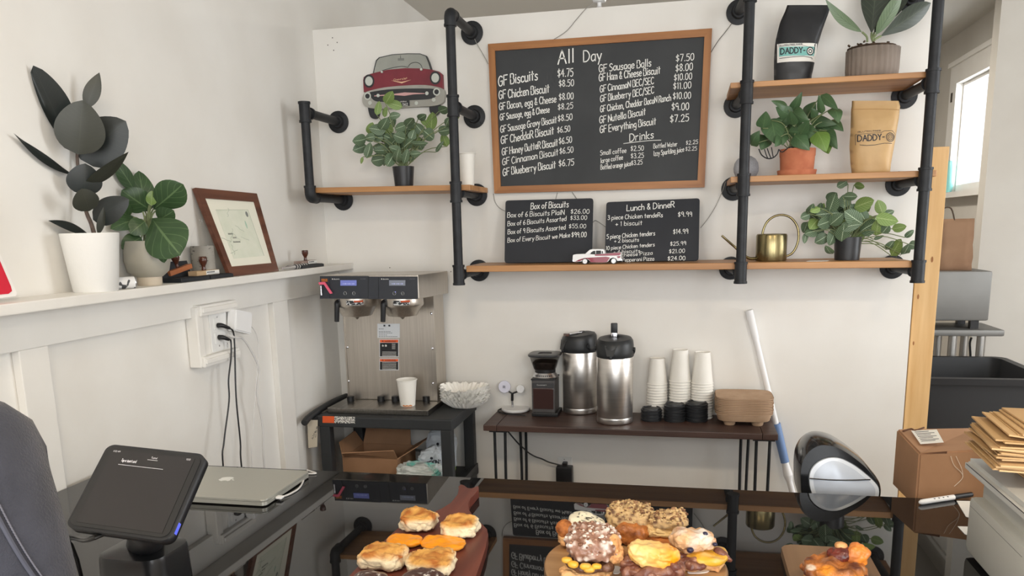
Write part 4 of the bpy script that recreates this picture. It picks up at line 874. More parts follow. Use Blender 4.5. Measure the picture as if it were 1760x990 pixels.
# rubber stamps and ink pads
INKP = mat('ink_pad_black', S(34, 37, 42), .5); MAPL = woodmat('stamp_maple', S(206, 178, 142), S(186, 154, 116), .5, axis=1, sc_=5); CHER = woodmat('stamp_cherry', S(186, 116, 76), S(160, 94, 58), .45, axis=1, sc_=5); TURN = mat('turned_dark_wood', S(86, 46, 32), .25, c2=S(62, 34, 26), ns=20, coat=.4)
def stamp(name, label, c, L_, W_, H_, m, tilt=0, yaw=0, lab=True, hh=.042):
    R = Matrix.Rotation(yaw, 3, 'Z') @ Matrix.Rotation(tilt, 3, 'X'); c = Vector(c)
    t = thing(name, label, 'rubber stamp', c)
    b = B(); box(b, c+R @ Vector((0, 0, H_/2)), (W_, L_, H_), R, .0012); obj('block', b, m, t)
    if lab:
        b = B(); box(b, c+R @ Vector((W_/2+.0004, L_*.19, H_/2)), (.0008, L_*.58, H_*.86), R); lb = obj('label', b, mat('white_label', S(232, 232, 228), .5), t)
        b = B()
        for i in range(7): box(b, c+R @ Vector((W_/2+.001, -L_*.05+i*L_*.05, H_*.6)), (.0006, L_*.03, H_*.3), R)
        box(b, c+R @ Vector((W_/2+.001, L_*.2, H_*.2)), (.0006, L_*.5, H_*.06), R); obj('label_print', b, INK, lb)
    b = B(); az = R @ Vector((0, 0, 1)); lathe(b, [(0, 0), (.006, 0), (.007, .003), (.0055, .008), (.006, .014), (.010, .021), (.0125, .028), (.0125, .038), (.010, hh), (0, hh)], c+R @ Vector((0, 0, H_)), 20, axis=az, cap=False); obj('handle', b, TURN, t, smooth=True); return t
def pad(label, a, b_, lid=False):
    t = thing('ink_pad', label, 'ink pad', Vector(((a[0]+b_[0])/2, (a[1]+b_[1])/2, LED)))
    b = B(); boxb(b, (a[0], a[1], LED+.0003), (b_[0], b_[1], LED+.011), bev=.0012); obj('tray', b, INKP, t)
    b = B(); boxb(b, (a[0]+.004, a[1]+.004, LED+.0105), (b_[0]-.004, b_[1]-.004, LED+.0125)); obj('felt', b, mat('ink_felt', S(28, 30, 34), .9), t)
    if lid:
        b = B(); h = Vector((a[0]+.003, 0, LED+.012)); y0, y1 = a[1], b_[1]; dv = Vector((-.012, 0, .045))
        prism(b, [Vector((h.x, y0, h.z)), Vector((h.x, y1, h.z)), Vector((h.x, y1, h.z))+dv+Vector((0, .0, 0)), Vector((h.x, y0+.045, h.z))+dv], (.006, 0, .001)); obj('lid', b, INKP, t)
    return t
pad('open black ink pad with a raised lid beside the stone-grey pot on the ledge', (-1.485, 2.052), (-1.415, 2.195), True)
pad('black ink pad in front of the picture frame on the ledge', (-1.418, 2.20), (-1.402, 2.335)) if False else pad('black ink pad in front of the left corner of the picture frame', (-1.478, 2.20), (-1.414, 2.325))
stamp('rubber_stamp', 'dark-handled rubber stamp with a maple block and white label before the picture frame', (-1.446, 2.215, LED+.0128), .12, .03, .014, MAPL)
stamp('rubber_stamp', 'cherry-red rubber stamp lying tilted behind the open ink pad', (-1.484, 2.14, LED+.026), .11, .028, .014, CHER, tilt=.16, lab=False)
pad('black ink pad at the corner end of the ledge', (-1.482, 2.80), (-1.412, 2.985))
stamp('rubber_stamp', 'dark-handled rubber stamp standing on the ink pad at the corner end of the ledge', (-1.448, 2.90, LED+.0128), .13, .035, .014, mat('stamp_faded', S(176, 160, 150), .5, c2=S(140, 116, 106), ns=30), hh=.04)
p0, p1 = PX(486, 464, -1.415), PX(528, 461, -1.43); p0.z = p1.z = LED+.0095; d = (p1-p0).normalized(); L_ = (p1-p0).length
t = thing('striped_tube', 'small black and silver striped tube lying on the ledge right of the picture frame', 'tube', (p0+p1)/2-Vector((0, 0, .0095)))
b = B(); cyl(b, p0+d*L_*.45, p1, .009, seg=20); obj('barrel', b, INKP, t, smooth=True)
b = B()
for i in range(5): q = p0+d*L_*(.5+.1*i); cyl(b, q, q+d*L_*.035, .0092, seg=20)
obj('stripes', b, mat('pale_stripe', S(206, 204, 198), .4), t, smooth=True)
b = B(); cyl(b, p0, p0+d*L_*.45, .0045, .0085, 16); obj('tip', b, ALU, t, smooth=True)

# ------------------------------------------------------------------ socket with moulding, chargers and cords on the left wall
cv = CV(180, 440, 4.125); cw = CV(300, 500, 2.477)
def WX(x, y, X=-1.455, c_=None): return PX(*(c_ or cv)(x, y), X)
t = thing('wall_socket', 'white double wall socket set in a chunky white moulding on the left wall', 'socket', WX(760, 560, -1.47))
y0, y1, z0, z1 = WX(668, 500).y, WX(905, 420).y, WX(700, 790).z, WX(700, 345).z
b = B(); boxb(b, (-1.4915, y0+.008, z0+.01), (-1.462, y1-.005, z1-.01)); obj('backing', b, TRIMW, t)
for a, c_ in (((-1.4915, y0, z1-.034), (-1.443, y1+.012, z1)), ((-1.4915, y0-.006, z0), (-1.443, y1+.006, z0+.034)), ((-1.4915, y0-.012, z0), (-1.452, y0+.022, z1-.005)), ((-1.4915, y1-.016, z0+.034), (-1.456, y1, z1-.034))):
    b = B(); boxb(b, a, c_, bev=.004)
    if abs(c_[2]-a[2]) < .05: boxb(b, (a[0], a[1]+.004, a[2]+.010), (c_[0]+.006, c_[1]-.004, c_[2]-.008), bev=.003)
    obj('moulding', b, TRIMW, t)
SOCK = mat('socket_white', S(226, 226, 224), .35)
pa, pb = WX(738, 412, -1.458), WX(882, 655, -1.458)
b = B(); boxb(b, (-1.463, pa.y, WX(745, 690, -1.458).z), (-1.457, pb.y, pa.z), bev=.002); fp = obj('face_plate', b, SOCK, t)
for zf in (.28, .66):
    zz = pa.z+(WX(745, 690, -1.458).z-pa.z)*zf; b = B(); boxb(b, (-1.458, pa.y+.018, zz-.018), (-1.4545, pa.y+.046, zz+.018), bev=.002); obj('receptacle', b, SOCK, fp)
b = B()
for q in (WX(795, 432, -1.457), WX(812, 636, -1.457), WX(868, 620, -1.457)): cyl(b, q, q+Vector((.0012, 0, 0)), .003, seg=10)
obj('screws', b, ALU, fp)
XC = -1.432
def plug(name, label, x, y, x2, y2, m, pts, r=.0027, gr=None):
    p = WX(x, y, -1.452); q = WX(x2, y2, XC)
    t = thing(name, label, 'cable', p, gr)
    b = B(); tube(b, [p, p+Vector((.012, 0, 0)), (p+Vector((.014, 0, 0)))*.4+q*.6, q], .0085, 10, 4, rf=lambda u: 1.0-.45*u); obj('plug', b, m, t, smooth=True)
    b = B(); P = [q]+[WX(*a, XC, cw) for a in pts]; P.append(P[-1]+Vector((.0, .02, -.35))); P.append(Vector((P[-1].x, P[-1].y, .2))); tube(b, P, r, 8, 6); obj('lead', b, m, t, smooth=True)
plug('black_cable', 'black power cord plugged into the upper socket of the left wall', 805, 492, 885, 512, BPL, [(250, 175), (256, 240), (262, 450), (280, 640), (286, 756)])
plug('black_cable', 'black power cord plugged into the lower socket of the left wall', 812, 577, 880, 592, BPL, [(240, 215), (241, 280), (230, 380), (232, 470), (211, 640), (208, 756)])
t = thing('charger', 'white square laptop charger hanging at the left wall socket', 'charger', WX(930, 470, -1.44))
b = B(); P = [WX(x, y, -1.455) for x, y in ((868, 378), (985, 402), (978, 555), (862, 528))]; prism(b, [P[0], P[1], P[2], P[3]], (.034, 0, 0)); bmesh.ops.bevel(b, geom=b.edges[:], offset=.004, segments=2, affect='EDGES'); obj('brick', b, WPL, t, smooth=True)
b = B(); P = [WX(870, 560, -1.44), WX(930, 580, XC)]+[WX(*a, XC, cw) for a in ((290, 203), (330, 262), (360, 340), (351, 440), (375, 580), (383, 757))]; P.append(P[-1]+Vector((.0, .02, -.4))); tube(b, P, .0034, 8, 6, rf=lambda u: 1.5 if u < .12 else 1); obj('thick_lead', b, mat('white_cord', S(206, 204, 202), .5), t, smooth=True)
b = B(); P = [WX(*a, XC+.003, cw) for a in ((300, 140), (325, 150), (350, 190), (358, 260), (345, 420), (335, 600), (330, 754))]; P.append(P[-1]+Vector((.0, .02, -.4))); tube(b, P, .0016, 7, 6); obj('thin_lead', b, mat('white_cord'), t, smooth=True)
# ------------------------------------------------------------------ utility cart with coffee brewer
STEEL = mat('brushed_steel', S(196, 188, 178), .3, .9, c2=S(184, 176, 166), ns=3, stretch=(70, 70, 1.5), aniso=.3)
STEELD = mat('dark_steel', S(150, 146, 140), .28, 1, c2=S(132, 128, 122), ns=3, stretch=(40, 2, 40))
CARTP = mat('cart_plastic', S(44, 46, 48), .55, bump=.15, bs=260)
ct_ = thing('utility_cart', 'black plastic utility cart under the steel coffee brewer', 'cart', (-1.15, 3.05, 0))
b = B(); boxb(b, (-1.428, 2.862, .755), (-.866, 3.236, .80), bev=.006); obj('top_tray', b, CARTP, ct_)
b = B(); boxb(b, (-1.428, 2.862, .47), (-.866, 3.236, .50), bev=.006); boxb(b, (-1.428, 2.862, .49), (-.866, 2.872, .52)); boxb(b, (-.878, 2.872, .49), (-.866, 3.226, .52)); obj('lower_tray', b, CARTP, ct_)
b = B(); boxb(b, (-1.428, 2.862, .13), (-.866, 3.236, .16), bev=.006); obj('bottom_tray', b, CARTP, ct_)
for x, y in ((-1.40, 2.885), (-.894, 2.885), (-1.40, 3.21), (-.894, 3.21)):
    b = B(); boxb(b, (x-.022, y-.02, .06), (x+.022, y+.02, .756), bev=.004); lg = obj('leg', b, CARTP, ct_)
    b = B(); cyl(b, (x-.012, y, .03), (x+.012, y, .03), .03, seg=20); boxb(b, (x-.017, y-.012, .03), (x-.013, y+.012, .065)); boxb(b, (x+.013, y-.012, .03), (x+.017, y+.012, .065)); obj('caster', b, BPL, lg, smooth=True)
b = B(); tube(b, [Vector((-1.452, 2.80, .785)), Vector((-1.452, 2.86, .80)), Vector((-1.452, 3.05, .81)), Vector((-1.448, 3.20, .808))],   .0135, 10, 4); boxb(b, (-1.46, 2.88, .775), (-1.42, 2.94, .795)); boxb(b, (-1.46, 3.12, .775), (-1.42, 3.18, .795)); obj('push_handle', b, CARTP, ct_, smooth=True)
ORG = mat('warning_orange', S(226, 92, 40), .5)
b = B(); P = [PY(x, y, 2.862) for x, y in ((554.5, 715), (574.5, 715.5), (574.5, 727), (554.5, 726.5))]; prism(b, [p+Vector((0, -.0008, 0)) for p in P], (0, .001, 0)); st_ = obj('orange_sticker', b, ORG, ct_)
b = B(); P = [PY(x, y, 2.862) for x, y in ((575, 715.5), (610, 716.5), (610, 728), (575, 727))]; prism(b, [p+Vector((0, -.0008, 0)) for p in P], (0, .001, 0)); obj('code_sticker', b, mat('printed_sticker', S(226, 224, 218), .6, c2=S(40, 40, 42), ns=260, lo=.5, hi=.54, detail=0), ct_)
b = B(); P = [PY(x, y, 2.856) for x, y in ((528, 722), (546, 722), (545, 768), (530, 770))]; prism(b, P, (0, .001, 0)); o = obj('note_tag', b, mat('beige_paper', S(206, 196, 178), .8), None, label='beige paper tag with pen marks hanging at the left end of the black cart', cat='tag')
b = B(); write(b, 'TM', PY(534, 756, 2.856), PY(540, 742, 2.856), .008, up=(.9, 0, .3), lw=.16); write(b, 'C28', PY(541, 752, 2.856), PY(544, 733, 2.856), .006, up=(.9, 0, .3), lw=.16); obj('pen_marks', b, INK, o)

# coffee brewer
m_ = thing('coffee_brewer', 'twin stainless steel coffee brewer with black control panel on the cart', 'coffee machine', (-1.19, 3.06, .80))
b = B(); boxb(b, (-1.405, 2.913, .8005), (-.978, 3.215, .822), bev=.002); obj('base', b, STEELD, m_)
YB = 3.085
xl, xr = PY(594, 600, YB).x, PY(749, 600, YB).x
b = B(); boxb(b, (xl, YB, .822), (xr, 3.215, 1.27), bev=.003); obj('body', b, STEEL, m_)
b = B(); boxb(b, (xr-.004, YB-.006, .824), (xr+.001, YB+.004, 1.262)); obj('edge_trim', b, STEEL, m_)
b = B(); boxb(b, (xl-.001, YB-.006, .824), (xl+.004, YB+.004, 1.262)); obj('edge_trim', b, STEEL, m_)
b = B()
for x, y in ((597.0, 597), (599, 655), (741, 539), (743, 599), (744, 659)): q = PY(x, y, YB); lathe(b, [(0.0055, 0), (.005, .002), (.0, .0035)], q, 12, axis=(0, -1, 0))
obj('screws', b, mat('toy_chrome'), m_, smooth=True)
YH = 2.78; hx0, hx1 = PY(550, 480, YH).x, PY(718.5, 480, YH).x; zt, zb_ = PY(718, 472, YH).z, PY(718, 513.5, YH).z
A, Bt = [], []
b = B(); pl = [(hx0, YH), (hx1, YH), (-.967, 3.21), (-1.36, 3.21)]; zb2 = PY(768, 504, 3.21).z
v0 = [b.verts.new((x, y, zb_ if y < 3 else zb2)) for x, y in pl]; v1 = [b.verts.new((x, y, zt if y < 3 else 1.35)) for x, y in pl]
b.faces.new(v0[::-1]); b.faces.new(v1)
for i in range(4): b.faces.new((v0[i], v0[(i+1) % 4], v1[(i+1) % 4], v1[i]))
bmesh.ops.bevel(b, geom=b.edges[:], offset=.002, segments=1, affect='EDGES'); obj('head', b, STEEL, m_)
cv = CV(540, 455, 7.333); YP = 2.7775
PAN = mat('panel_black', S(44, 47, 54), .4)
def pq(name, x0, y0, x1, y1, m, par, d=.001, Y=YP, dy=0):
    P = [PY(*cv(*q), Y) for q in ((x0, y0), (x1, y0+dy), (x1, y1+dy), (x0, y1))]; b = B(); prism(b, [p+Vector((0, -d, 0)) for p in P], (0, d, 0)); return obj(name, b, m, par)
p1 = pq('control_panel', 78, 142, 684, 428, PAN, m_, .004); p2 = pq('control_panel', 690, 150, 1306, 432, PAN, m_, .004)
pq('panel_joint', 684, 146, 690, 430, BPL, m_, .0045); pq('panel_edge', 200, 150, 204, 425, BPL, p1, .005); pq('panel_edge', 815, 155, 819, 428, BPL, p2, .005)
LCD1 = mat('lcd_blue', S(104, 112, 176), .3, emit=.35); LCD2 = mat('lcd_grey', S(120, 126, 138), .3, emit=.15); LCDT = mat('lcd_text', S(170, 176, 214), .4, emit=.3)
for pp_, x0, m, pn in ((p1, 338, LCD1, 'display'), (p2, 952, LCD2, 'display')):
    ds = pq(pn, x0, 194, x0+202, 262, m, pp_, .006)
    b = B()
    for i in range(9): q0 = PY(*cv(x0+25+i*17, 240), YP-.0065); box(b, q0, (.0012+.0008*(i % 3), .0004, .0045))
    obj('display_text', b, LCDT, ds)
for pp_, xs in ((p1, (390, 500)), (p2, (1010, 1117))):
    for i, x in enumerate(xs):
        c = PY(*cv(x, 361), YP-.004); b = B(); lathe(b, [(.0062, 0), (.0062, .0012), (.0052, .0012), (.0052, 0)], c, 20, axis=(0, -1, 0)); write(b, 'ON' if i == 0 else 'BREW', c+Vector((-.003, -.0005, -.001)), c+Vector((.003, -.0005, -.001)), .0022, lw=.16); obj('button', b, mat('button_print', S(176, 178, 182), .5), pp_)
    b = B(); a = xs[0]-170; write(b, 'BUNN', PY(*cv(a+30, 187), YP-.004), PY(*cv(a+98, 187), YP-.004), .0032, lw=.2); q = PY(*cv(a+10, 181), YP-.0045); lathe(b, [(.0024, 0), (0, .0004)], q, 12, axis=(0, -1, 0)); obj('maker_mark', b, CHALK, pp_)
    b = B(); write(b, 'AXIOM', PY(*cv(xs[0]+195, 183), YP-.004), PY(*cv(xs[0]+262, 183), YP-.004), .0022, lw=.2); obj('model_mark', b, mat('mark_grey', S(140, 142, 148), .5), pp_)
q = PY(*cv(1024, 343), YP-.006); b = B(); lathe(b, [(.0012, 0), (0, .0008)], q, 10, axis=(0, -1, 0)); obj('indicator_light', b, mat('led_blue', S(150, 150, 255), .3, emit=2.0), p2)
pq('caution_label', 98, 176, 176, 212, mat('caution_label', S(190, 112, 48), .5, c2=S(120, 70, 34), ns=200), p1, .006)
# hot-water tap
tp = B(); tube(tp, [PY(*cv(88, 262), 2.765), PY(*cv(88, 300), 2.765), PY(*cv(92, 385), 2.765)], .0042, 10, 3); tube(tp, [PY(*cv(100, 275), 2.775), PY(*cv(88, 275), 2.765)], .004, 8, 2); ta = obj('hot_water_tap', tp, mat('toy_chrome'), m_, smooth=True)
b = B(); P = [PY(*cv(*q), 2.758) for q in ((52, 222), (128, 216), (228, 362), (200, 368), (120, 250), (62, 252))]; prism(b, P, (0, .006, 0)); obj('tap_handle', b, mat('tap_pink', S(224, 96, 122), .4), ta)
# funnels
for xc in (612, 690.5):
    c = PY(xc, 515, 2.93); k = m_per_px(c)
    b = B(); lathe(b, [(0, -34*k), (2*k, -33*k), (4*k, -30*k), (25*k, -27*k), (34*k, -12*k), (36.5*k, -10*k), (37.5*k, -7*k), (37*k, 0), (37*k, 6*k), (0, 6*k)][::1], c, 40, cap=False); fu = obj('funnel', b, STEEL, m_, smooth=True)
    b = B(); hx = c.x-.045; hy = c.y-.072; h0 = Vector((hx, hy, c.z-.002))
    tube(b, [h0+Vector((.008, .02, 0)), h0+Vector((0, -.004, -.002)), h0+Vector((-.001, -.008, -.02)), h0+Vector((-.006, -.006, -.075))], .0105, 10, 4, rf=lambda u: 1.05-.15*u); cyl(b, h0+Vector((.004, .03, 0)), h0+Vector((.012, -.005, 0)), .012, seg=14); obj('funnel_handle', b, BPL, fu, smooth=True)
    for a0, a1, m, nm in ((-.05, .30, mat('warning_blackwhite', S(40, 40, 42), .5, c2=S(222, 222, 220), ns=120, lo=.5, hi=.54), 'warning_sticker'), (.30, .72, ORG, 'warning_sticker')):
        b = B(); R = [[b.verts.new(c+Vector((37.4*k*sin(a), -37.4*k*cos(a), z))) for a in [a0+(a1-a0)*i/8 for i in range(9)]] for z in ((-6*k, 1.5*k) if m is not ORG else (-1.5*k, 1.5*k))]
        for i in range(8): b.faces.new((R[0][i], R[0][i+1], R[1][i+1], R[1][i]))
        obj(nm, b, m, fu)
    b = B(); R = [[b.verts.new(c+Vector((37.4*k*sin(a), -37.4*k*cos(a), z))) for a in [.30+.42*i/8 for i in range(9)]] for z in (-6*k, -1.6*k)]
    for i in range(8): b.faces.new((R[0][i], R[0][i+1], R[1][i+1], R[1][i]))
    obj('warning_sticker', b, mat('warning_blackwhite'), fu)
# plates on the body
cv = CV(530, 450, 3.536)
def pl_(name, x0, y0, x1, y1, m, par, d=.0008): return pq(name, x0, y0, x1, y1, m, par, d, YB-.0003)
lb = pl_('rating_plate', 420, 376, 556, 462, mat('plate_silver', S(216, 218, 220), .4), m_)
b = B()
for y, n2 in ((408, 3), (424, 7), (433, 8), (445, 5), (455, 11)):
    for i in range(n2): q = PY(*cv(432+i*10.5, y), YB-.0014); box(b, q, (.0045, .0004, .0022))
for x in (462, 492): box(b, PY(*cv(x, 388), YB-.0014), (.008, .0004, .007))
obj('plate_print', b, INK, lb)
for y0, y1, hy in ((470, 578, 490), (587, 659, 605)):
    w = pl_('warning_plate', 432, y0, 550, y1, mat('plate_frame', S(206, 208, 210), .4), m_)
    pl_('warning_header', 436, y0+4, 546, hy, ORG, w, .0014); pl_('warning_text_panel', 436, hy+2, 546, y1-4, BPL, w, .0014)
    b = B(); write(b, 'WARNING', PY(*cv(466, hy-3), YB-.0014), PY(*cv(532, hy-3), YB-.0014), .0052, lw=.2); q = PY(*cv(452, hy-8), YB-.0018); prism(b, [q+Vector((-.0035, 0, -.002)), q+Vector((.0035, 0, -.002)), q+Vector((0, 0, .0035))], (0, .0003, 0)); obj('warning_word', b, BPL, w)
    b = B()
    if y0 < 500:
        for x, r in ((452, 7), (470, 8)): c = PY(*cv(x, 510), YB-.0018); lathe(b, [(r*.00065, 0), (0, .0003)], c, 10, axis=(0, -1, 0))
        for i in range(5): box(b, PY(*cv(518, 500+i*7), YB-.0018), (.03*.5, .0003, .0011))
        ys = (548, 556, 564, 571)
    else: ys = (613, 621, 629, 637, 645, 652)
    for y in ys: box(b, PY(*cv(491, y), YB-.0018), (.062, .0003, .0012))
    obj('warning_lines', b, LBW, w)
cv = CV(530, 450, 3.536)
for x in (258, 443, 529, 718):
    c = PZ(*cv(x, 846), .822); b = B(); k = m_per_px(c); cyl(b, c, c+Vector((0, 0, 8.2*k)), 6.3*k, seg=20); cyl(b, c+Vector((0, 0, 8.2*k)), c+Vector((0, 0, 8.6*k)), 5.6*k, seg=20); obj('knob', b, BPL, m_, smooth=True)
c = PZ(701, 696.5, .8222); k = m_per_px(c); hh = 44.5*k*1.03
t = thing('paper_cup', 'white paper cup with an orange-brown drip at its foot on the coffee brewer base', 'cup', c)
b = B(); lathe(b, cup_prof(17.3*k, 12.6*k, hh, .0024), c, 36, cap=False); obj('cup', b, PAPER, t, smooth=True)
b = B(); R = [[b.verts.new(c+Vector(((12.9*k+z*.1)*sin(a), -(12.9*k+z*.1)*cos(a), z*(1+.8*abs(sin(a*7))))) ) for a in [-.35+1.3*i/12 for i in range(13)]] for z in (.001, .0042)]
for i in range(12): b.faces.new((R[0][i], R[0][i+1], R[1][i+1], R[1][i]))
obj('coffee_drip', b, mat('coffee_drip', S(206, 126, 66), .5), t)
b = B(); write(b, 'ECO', c+Vector((-.018, -.0262, .02)), c+Vector((-.007, -.0296, .021)), .0035, nrm=(-.3, -1, 0), lw=.14); obj('cup_print', b, mat('stamp_grey'), t)
# fluted paper filters, a nested stack
FILT = mat('filter_paper', S(248, 246, 240), .8, sss=.0)
c0 = PY(799, 690, 3.10); c0.z = .8005; k = m_per_px(c0)
def filt(i, nf=30, r0=.056, r1=.094, h=.032):
    rn = random.Random(i); b = B(); rings = []; N = nf*6
    for q in range(7):
        u = q/6; ring = []
        for s_ in range(N):
            a = 2*pi*s_/N; fl = (.2+u)*.006*sin(a*nf+.6*sin(a*3+i)); r = r0+(r1-r0)*u**.85+fl
            ring.append(Vector((r*cos(a)*1.04, r*sin(a), h*u*(1.0+.28*u*sin(a*2+i*1.7)*.6)+.0035*u*sin(a*nf*.5+i*2)+.004*u*rn.random())))
        rings.append(ring)
    V = loft(b, rings, False); b.faces.new(V[0][::-1])
    for f in b.faces: f.smooth = True
    return b
for i in range(7):
    b = filt(i); Mx = Matrix.Translation(c0+Vector((.003*sin(i*2.1), .003*cos(i*1.3), (.0006+i*.0085)))) @ Matrix.Rotation(i*.7, 4, 'Z')
    tl = Matrix.Translation(c0) @ Matrix.Rotation(.0, 4, 'Y') @ Matrix.Translation(-c0)
    bmesh.ops.transform(b, matrix=tl @ Mx, verts=b.verts[:])
    nm = ['lowest', 'second lowest', 'third from the bottom', 'middle one', 'third from the top', 'second from the top', 'topmost'][i]
    obj('coffee_filter', b, FILT, None, label='white fluted paper filter, %s of the nested stack on the black cart' % nm, cat='coffee filter', group='nested coffee filters on the cart')
# things on the lower tray of the cart
cv = CV(500, 660, 4.89); LT = .5005
CARD = mat('cardboard', S(172, 132, 100), .8, c2=S(160, 121, 90), ns=8, bump=.06, bs=90); CARDD = mat('cardboard_inside', S(150, 108, 76), .85)
p = PZ(628, 835, .5); bx0, bx1, by0, by1, bh = -1.37, -1.13, 2.95, 3.17, .105
t = thing('cardboard_box', 'open cardboard box with raised flaps on the lower tray of the black cart', 'box', ((bx0+bx1)/2, 3.05, LT))
b = B(); th = .004
boxb(b, (bx0, by0, LT), (bx1, by1, LT+th)); boxb(b, (bx0, by0, LT), (bx1, by0+th, LT+bh)); boxb(b, (bx0, by1-th, LT), (bx1, by1, LT+bh)); boxb(b, (bx0, by0+th, LT), (bx0+th, by1-th, LT+bh)); boxb(b, (bx1-th, by0+th, LT), (bx1, by1-th, LT+bh)); obj('carton', b, CARD, t)
z = LT+bh
for P, off in (([(bx0, by1, z), (bx1-.02, by1, z), (bx1-.03, by1+.03, z+.085), (bx0+.01, by1+.03, z+.08)], (0, .004, .001)), ([(bx0, by0, z), (bx0, by1, z), (bx0-.03, by1-.02, z+.06), (bx0-.025, by0+.03, z+.055)], (.004, 0, .001)), ([(bx1, by0, z), (bx1, by1, z), (bx1+.075, by1-.01, z+.045), (bx1+.07, by0+.06, z+.04)], (0, 0, .004)), ([(bx0+.01, by0, z), (bx1, by0, z), (bx1+.0, by0-.035, z+.045), (bx0+.02, by0-.05, z+.03)], (0, .001, .004))):
    b = B(); prism(b, P, off); obj('flap', b, CARD, t)
def sack(name, label, c, sx_, sy_, sz_, m, seed, cat, rot=0, crumple=.02, group=None):
    b = B(); bmesh.ops.create_icosphere(b, subdivisions=5, radius=1)
    R = Matrix.Rotation(rot, 3, 'Y')
    for v in b.verts:
        n = v.co.copy(); q = Vector([math.copysign(abs(a)**.62, a) for a in n]); d = noise.fractal(n*2.2+Vector((seed, 0, 0)), 1.0, 2.0, 4)*crumple+noise.noise(n*7+Vector((0, seed, 0)))*crumple*.4
        q = Vector((q.x*sx_, q.y*sy_, q.z*sz_))+n*d; v.co = R @ q
    zm = min(v.co.z for v in b.verts)
    for v in b.verts: v.co = v.co+Vector(c)-Vector((0, 0, zm))
    t = thing(name, label, cat, c, group); obj('bag', b, m, t, smooth=True); return t
CELL = mat('crumpled_film', S(214, 220, 218), .25, c2=S(120, 196, 184), ns=9, lo=.50, hi=.56, bump=.4, bs=40)
sack('plastic_bag', 'crumpled white and teal plastic bag beside the open cardboard box on the cart', (-1.03, 2.925, LT), .095, .05, .042, CELL, 3, 'bag', crumple=.016)
WB = mat('white_coffee_bag', S(206, 214, 222), .4, c2=S(196, 204, 214), ns=9, bump=.3, bs=25); LIME = mat('bag_lime', S(140, 182, 50), .4)
for i, (x, y, sx_, sz_, rot, lab) in enumerate(((-.992, 3.11, .062, .098, .0, 'upright white and green coffee bag standing behind another on the black cart'), (-.985, 3.0, .058, .072, -.35, 'slumped white and green coffee bag in front on the black cart'))):
    t = sack('coffee_bag', lab, (x, y, LT), sx_, .038, sz_, WB, 7+i, 'coffee bag', rot, .008)
    f0 = y-.0485; zc = LT+sz_*1.12
    b = B(); P = []
    for q in range(12): a = -.6+1.2*q/11; P.append((x+.047*sin(a)*1.0+(rot*-.02), zc+.028*cos(a)-.02, a))
    xw = [(-.04, -.006), (-.03, .0), (-.02, .004), (-.01, .006), (0, .0065), (.01, .006), (.02, .004), (.03, 0), (.04, -.006)]
    for ch, (dx, dz) in zip("CAMERON'S", xw): w_ = .0075; s_ = -dx*8*.04+rot*.9; write(b, ch, Vector((x+dx*1.25-.0052, f0, zc+dz+rot*dx*-1.1)), Vector((x+dx*1.25+.0052, f0, zc+dz+rot*(dx+.007)*-1.1)), .0165, up=(s_*.3, 0, 1), lw=.2)
    lathe(b, [(.006, 0), (0, .001)], Vector((x, f0, zc+.035)), 12, axis=(0, -1, 0)); obj('lettering', b, INK, t)
    b = B(); c = Vector((x-.006, y-.002, LT+.004)); box(b, c+Vector((0, 0, .026)), (sx_*1.86, .085, .05), bev=.012); obj('green_band', b, LIME, t, smooth=True)
b = B(); tube(b, [Vector((-1.05, 3.222, .56)), PY(645, 762, 3.218), PY(654, 748, 3.216), PY(672, 736, 3.214), PY(700, 730, 3.212), PY(730, 727, 3.212)], .006, 10, 5); obj('water_hose', b, mat('braided_hose', S(140, 140, 138), .4, .3), None, smooth=True, label='grey braided water hose curving behind the open cardboard box', cat='hose')
# ------------------------------------------------------------------ console table with hairpin legs
DARKW = woodmat('dark_reclaimed_wood', S(84, 62, 54), S(56, 42, 38), .45, axis=0, sc_=2.2, bump=.3)
TZ, TY0, TY1, TX0, TX1 = .76, 2.955, 3.243, -.768, .342
t = thing('console_table', 'dark reclaimed-wood console table on black hairpin legs', 'table', (-.21, 3.1, 0))
b = B(); boxb(b, (TX0+.055, TY0, TZ-.024), (TX1-.055, TY1, TZ), bev=.003); obj('tabletop', b, DARKW, t)
b = B(); boxb(b, (TX0, TY0, TZ-.024), (TX0+.054, TY1, TZ), bev=.003); obj('breadboard_end', b, DARKW, t)
b = B(); boxb(b, (TX1-.054, TY0, TZ-.024), (TX1, TY1, TZ), bev=.003); obj('breadboard_end', b, DARKW, t)
for xa, xb in ((PY(852, 760, 3.0).x, PY(870, 760, 3.0).x), (PY(1322, 770, 3.0).x, PY(1299, 770, 3.0).x)):
    for y, dy in ((2.985, .0), (3.205, -.0)):
        b = B(); xm = (xa*.65+xb*.35); sg = 1 if xb > xa else -1
        if y > 3.1: xa2, xb2, xm = xa+sg*.058, xb+sg*.04, xa+sg*.05
        else: xa2, xb2 = xa, xb
        tube(b, [Vector((xa2, y, TZ-.028)), Vector((xa2+sg*.003, y, .35)), Vector((xm-sg*.007, y, .02)), Vector((xm, y, .0062)), Vector((xm+sg*.007, y, .02)), Vector((xb2-sg*.004, y, .35)), Vector((xb2, y, TZ-.028))], .0058, 8, 5)
        boxb(b, (min(xa2, xb2)-.015, y-.03, TZ-.028), (max(xa2, xb2)+.015, y+.03, TZ-.0242)); obj('hairpin_leg', b, IRON, t, smooth=True)
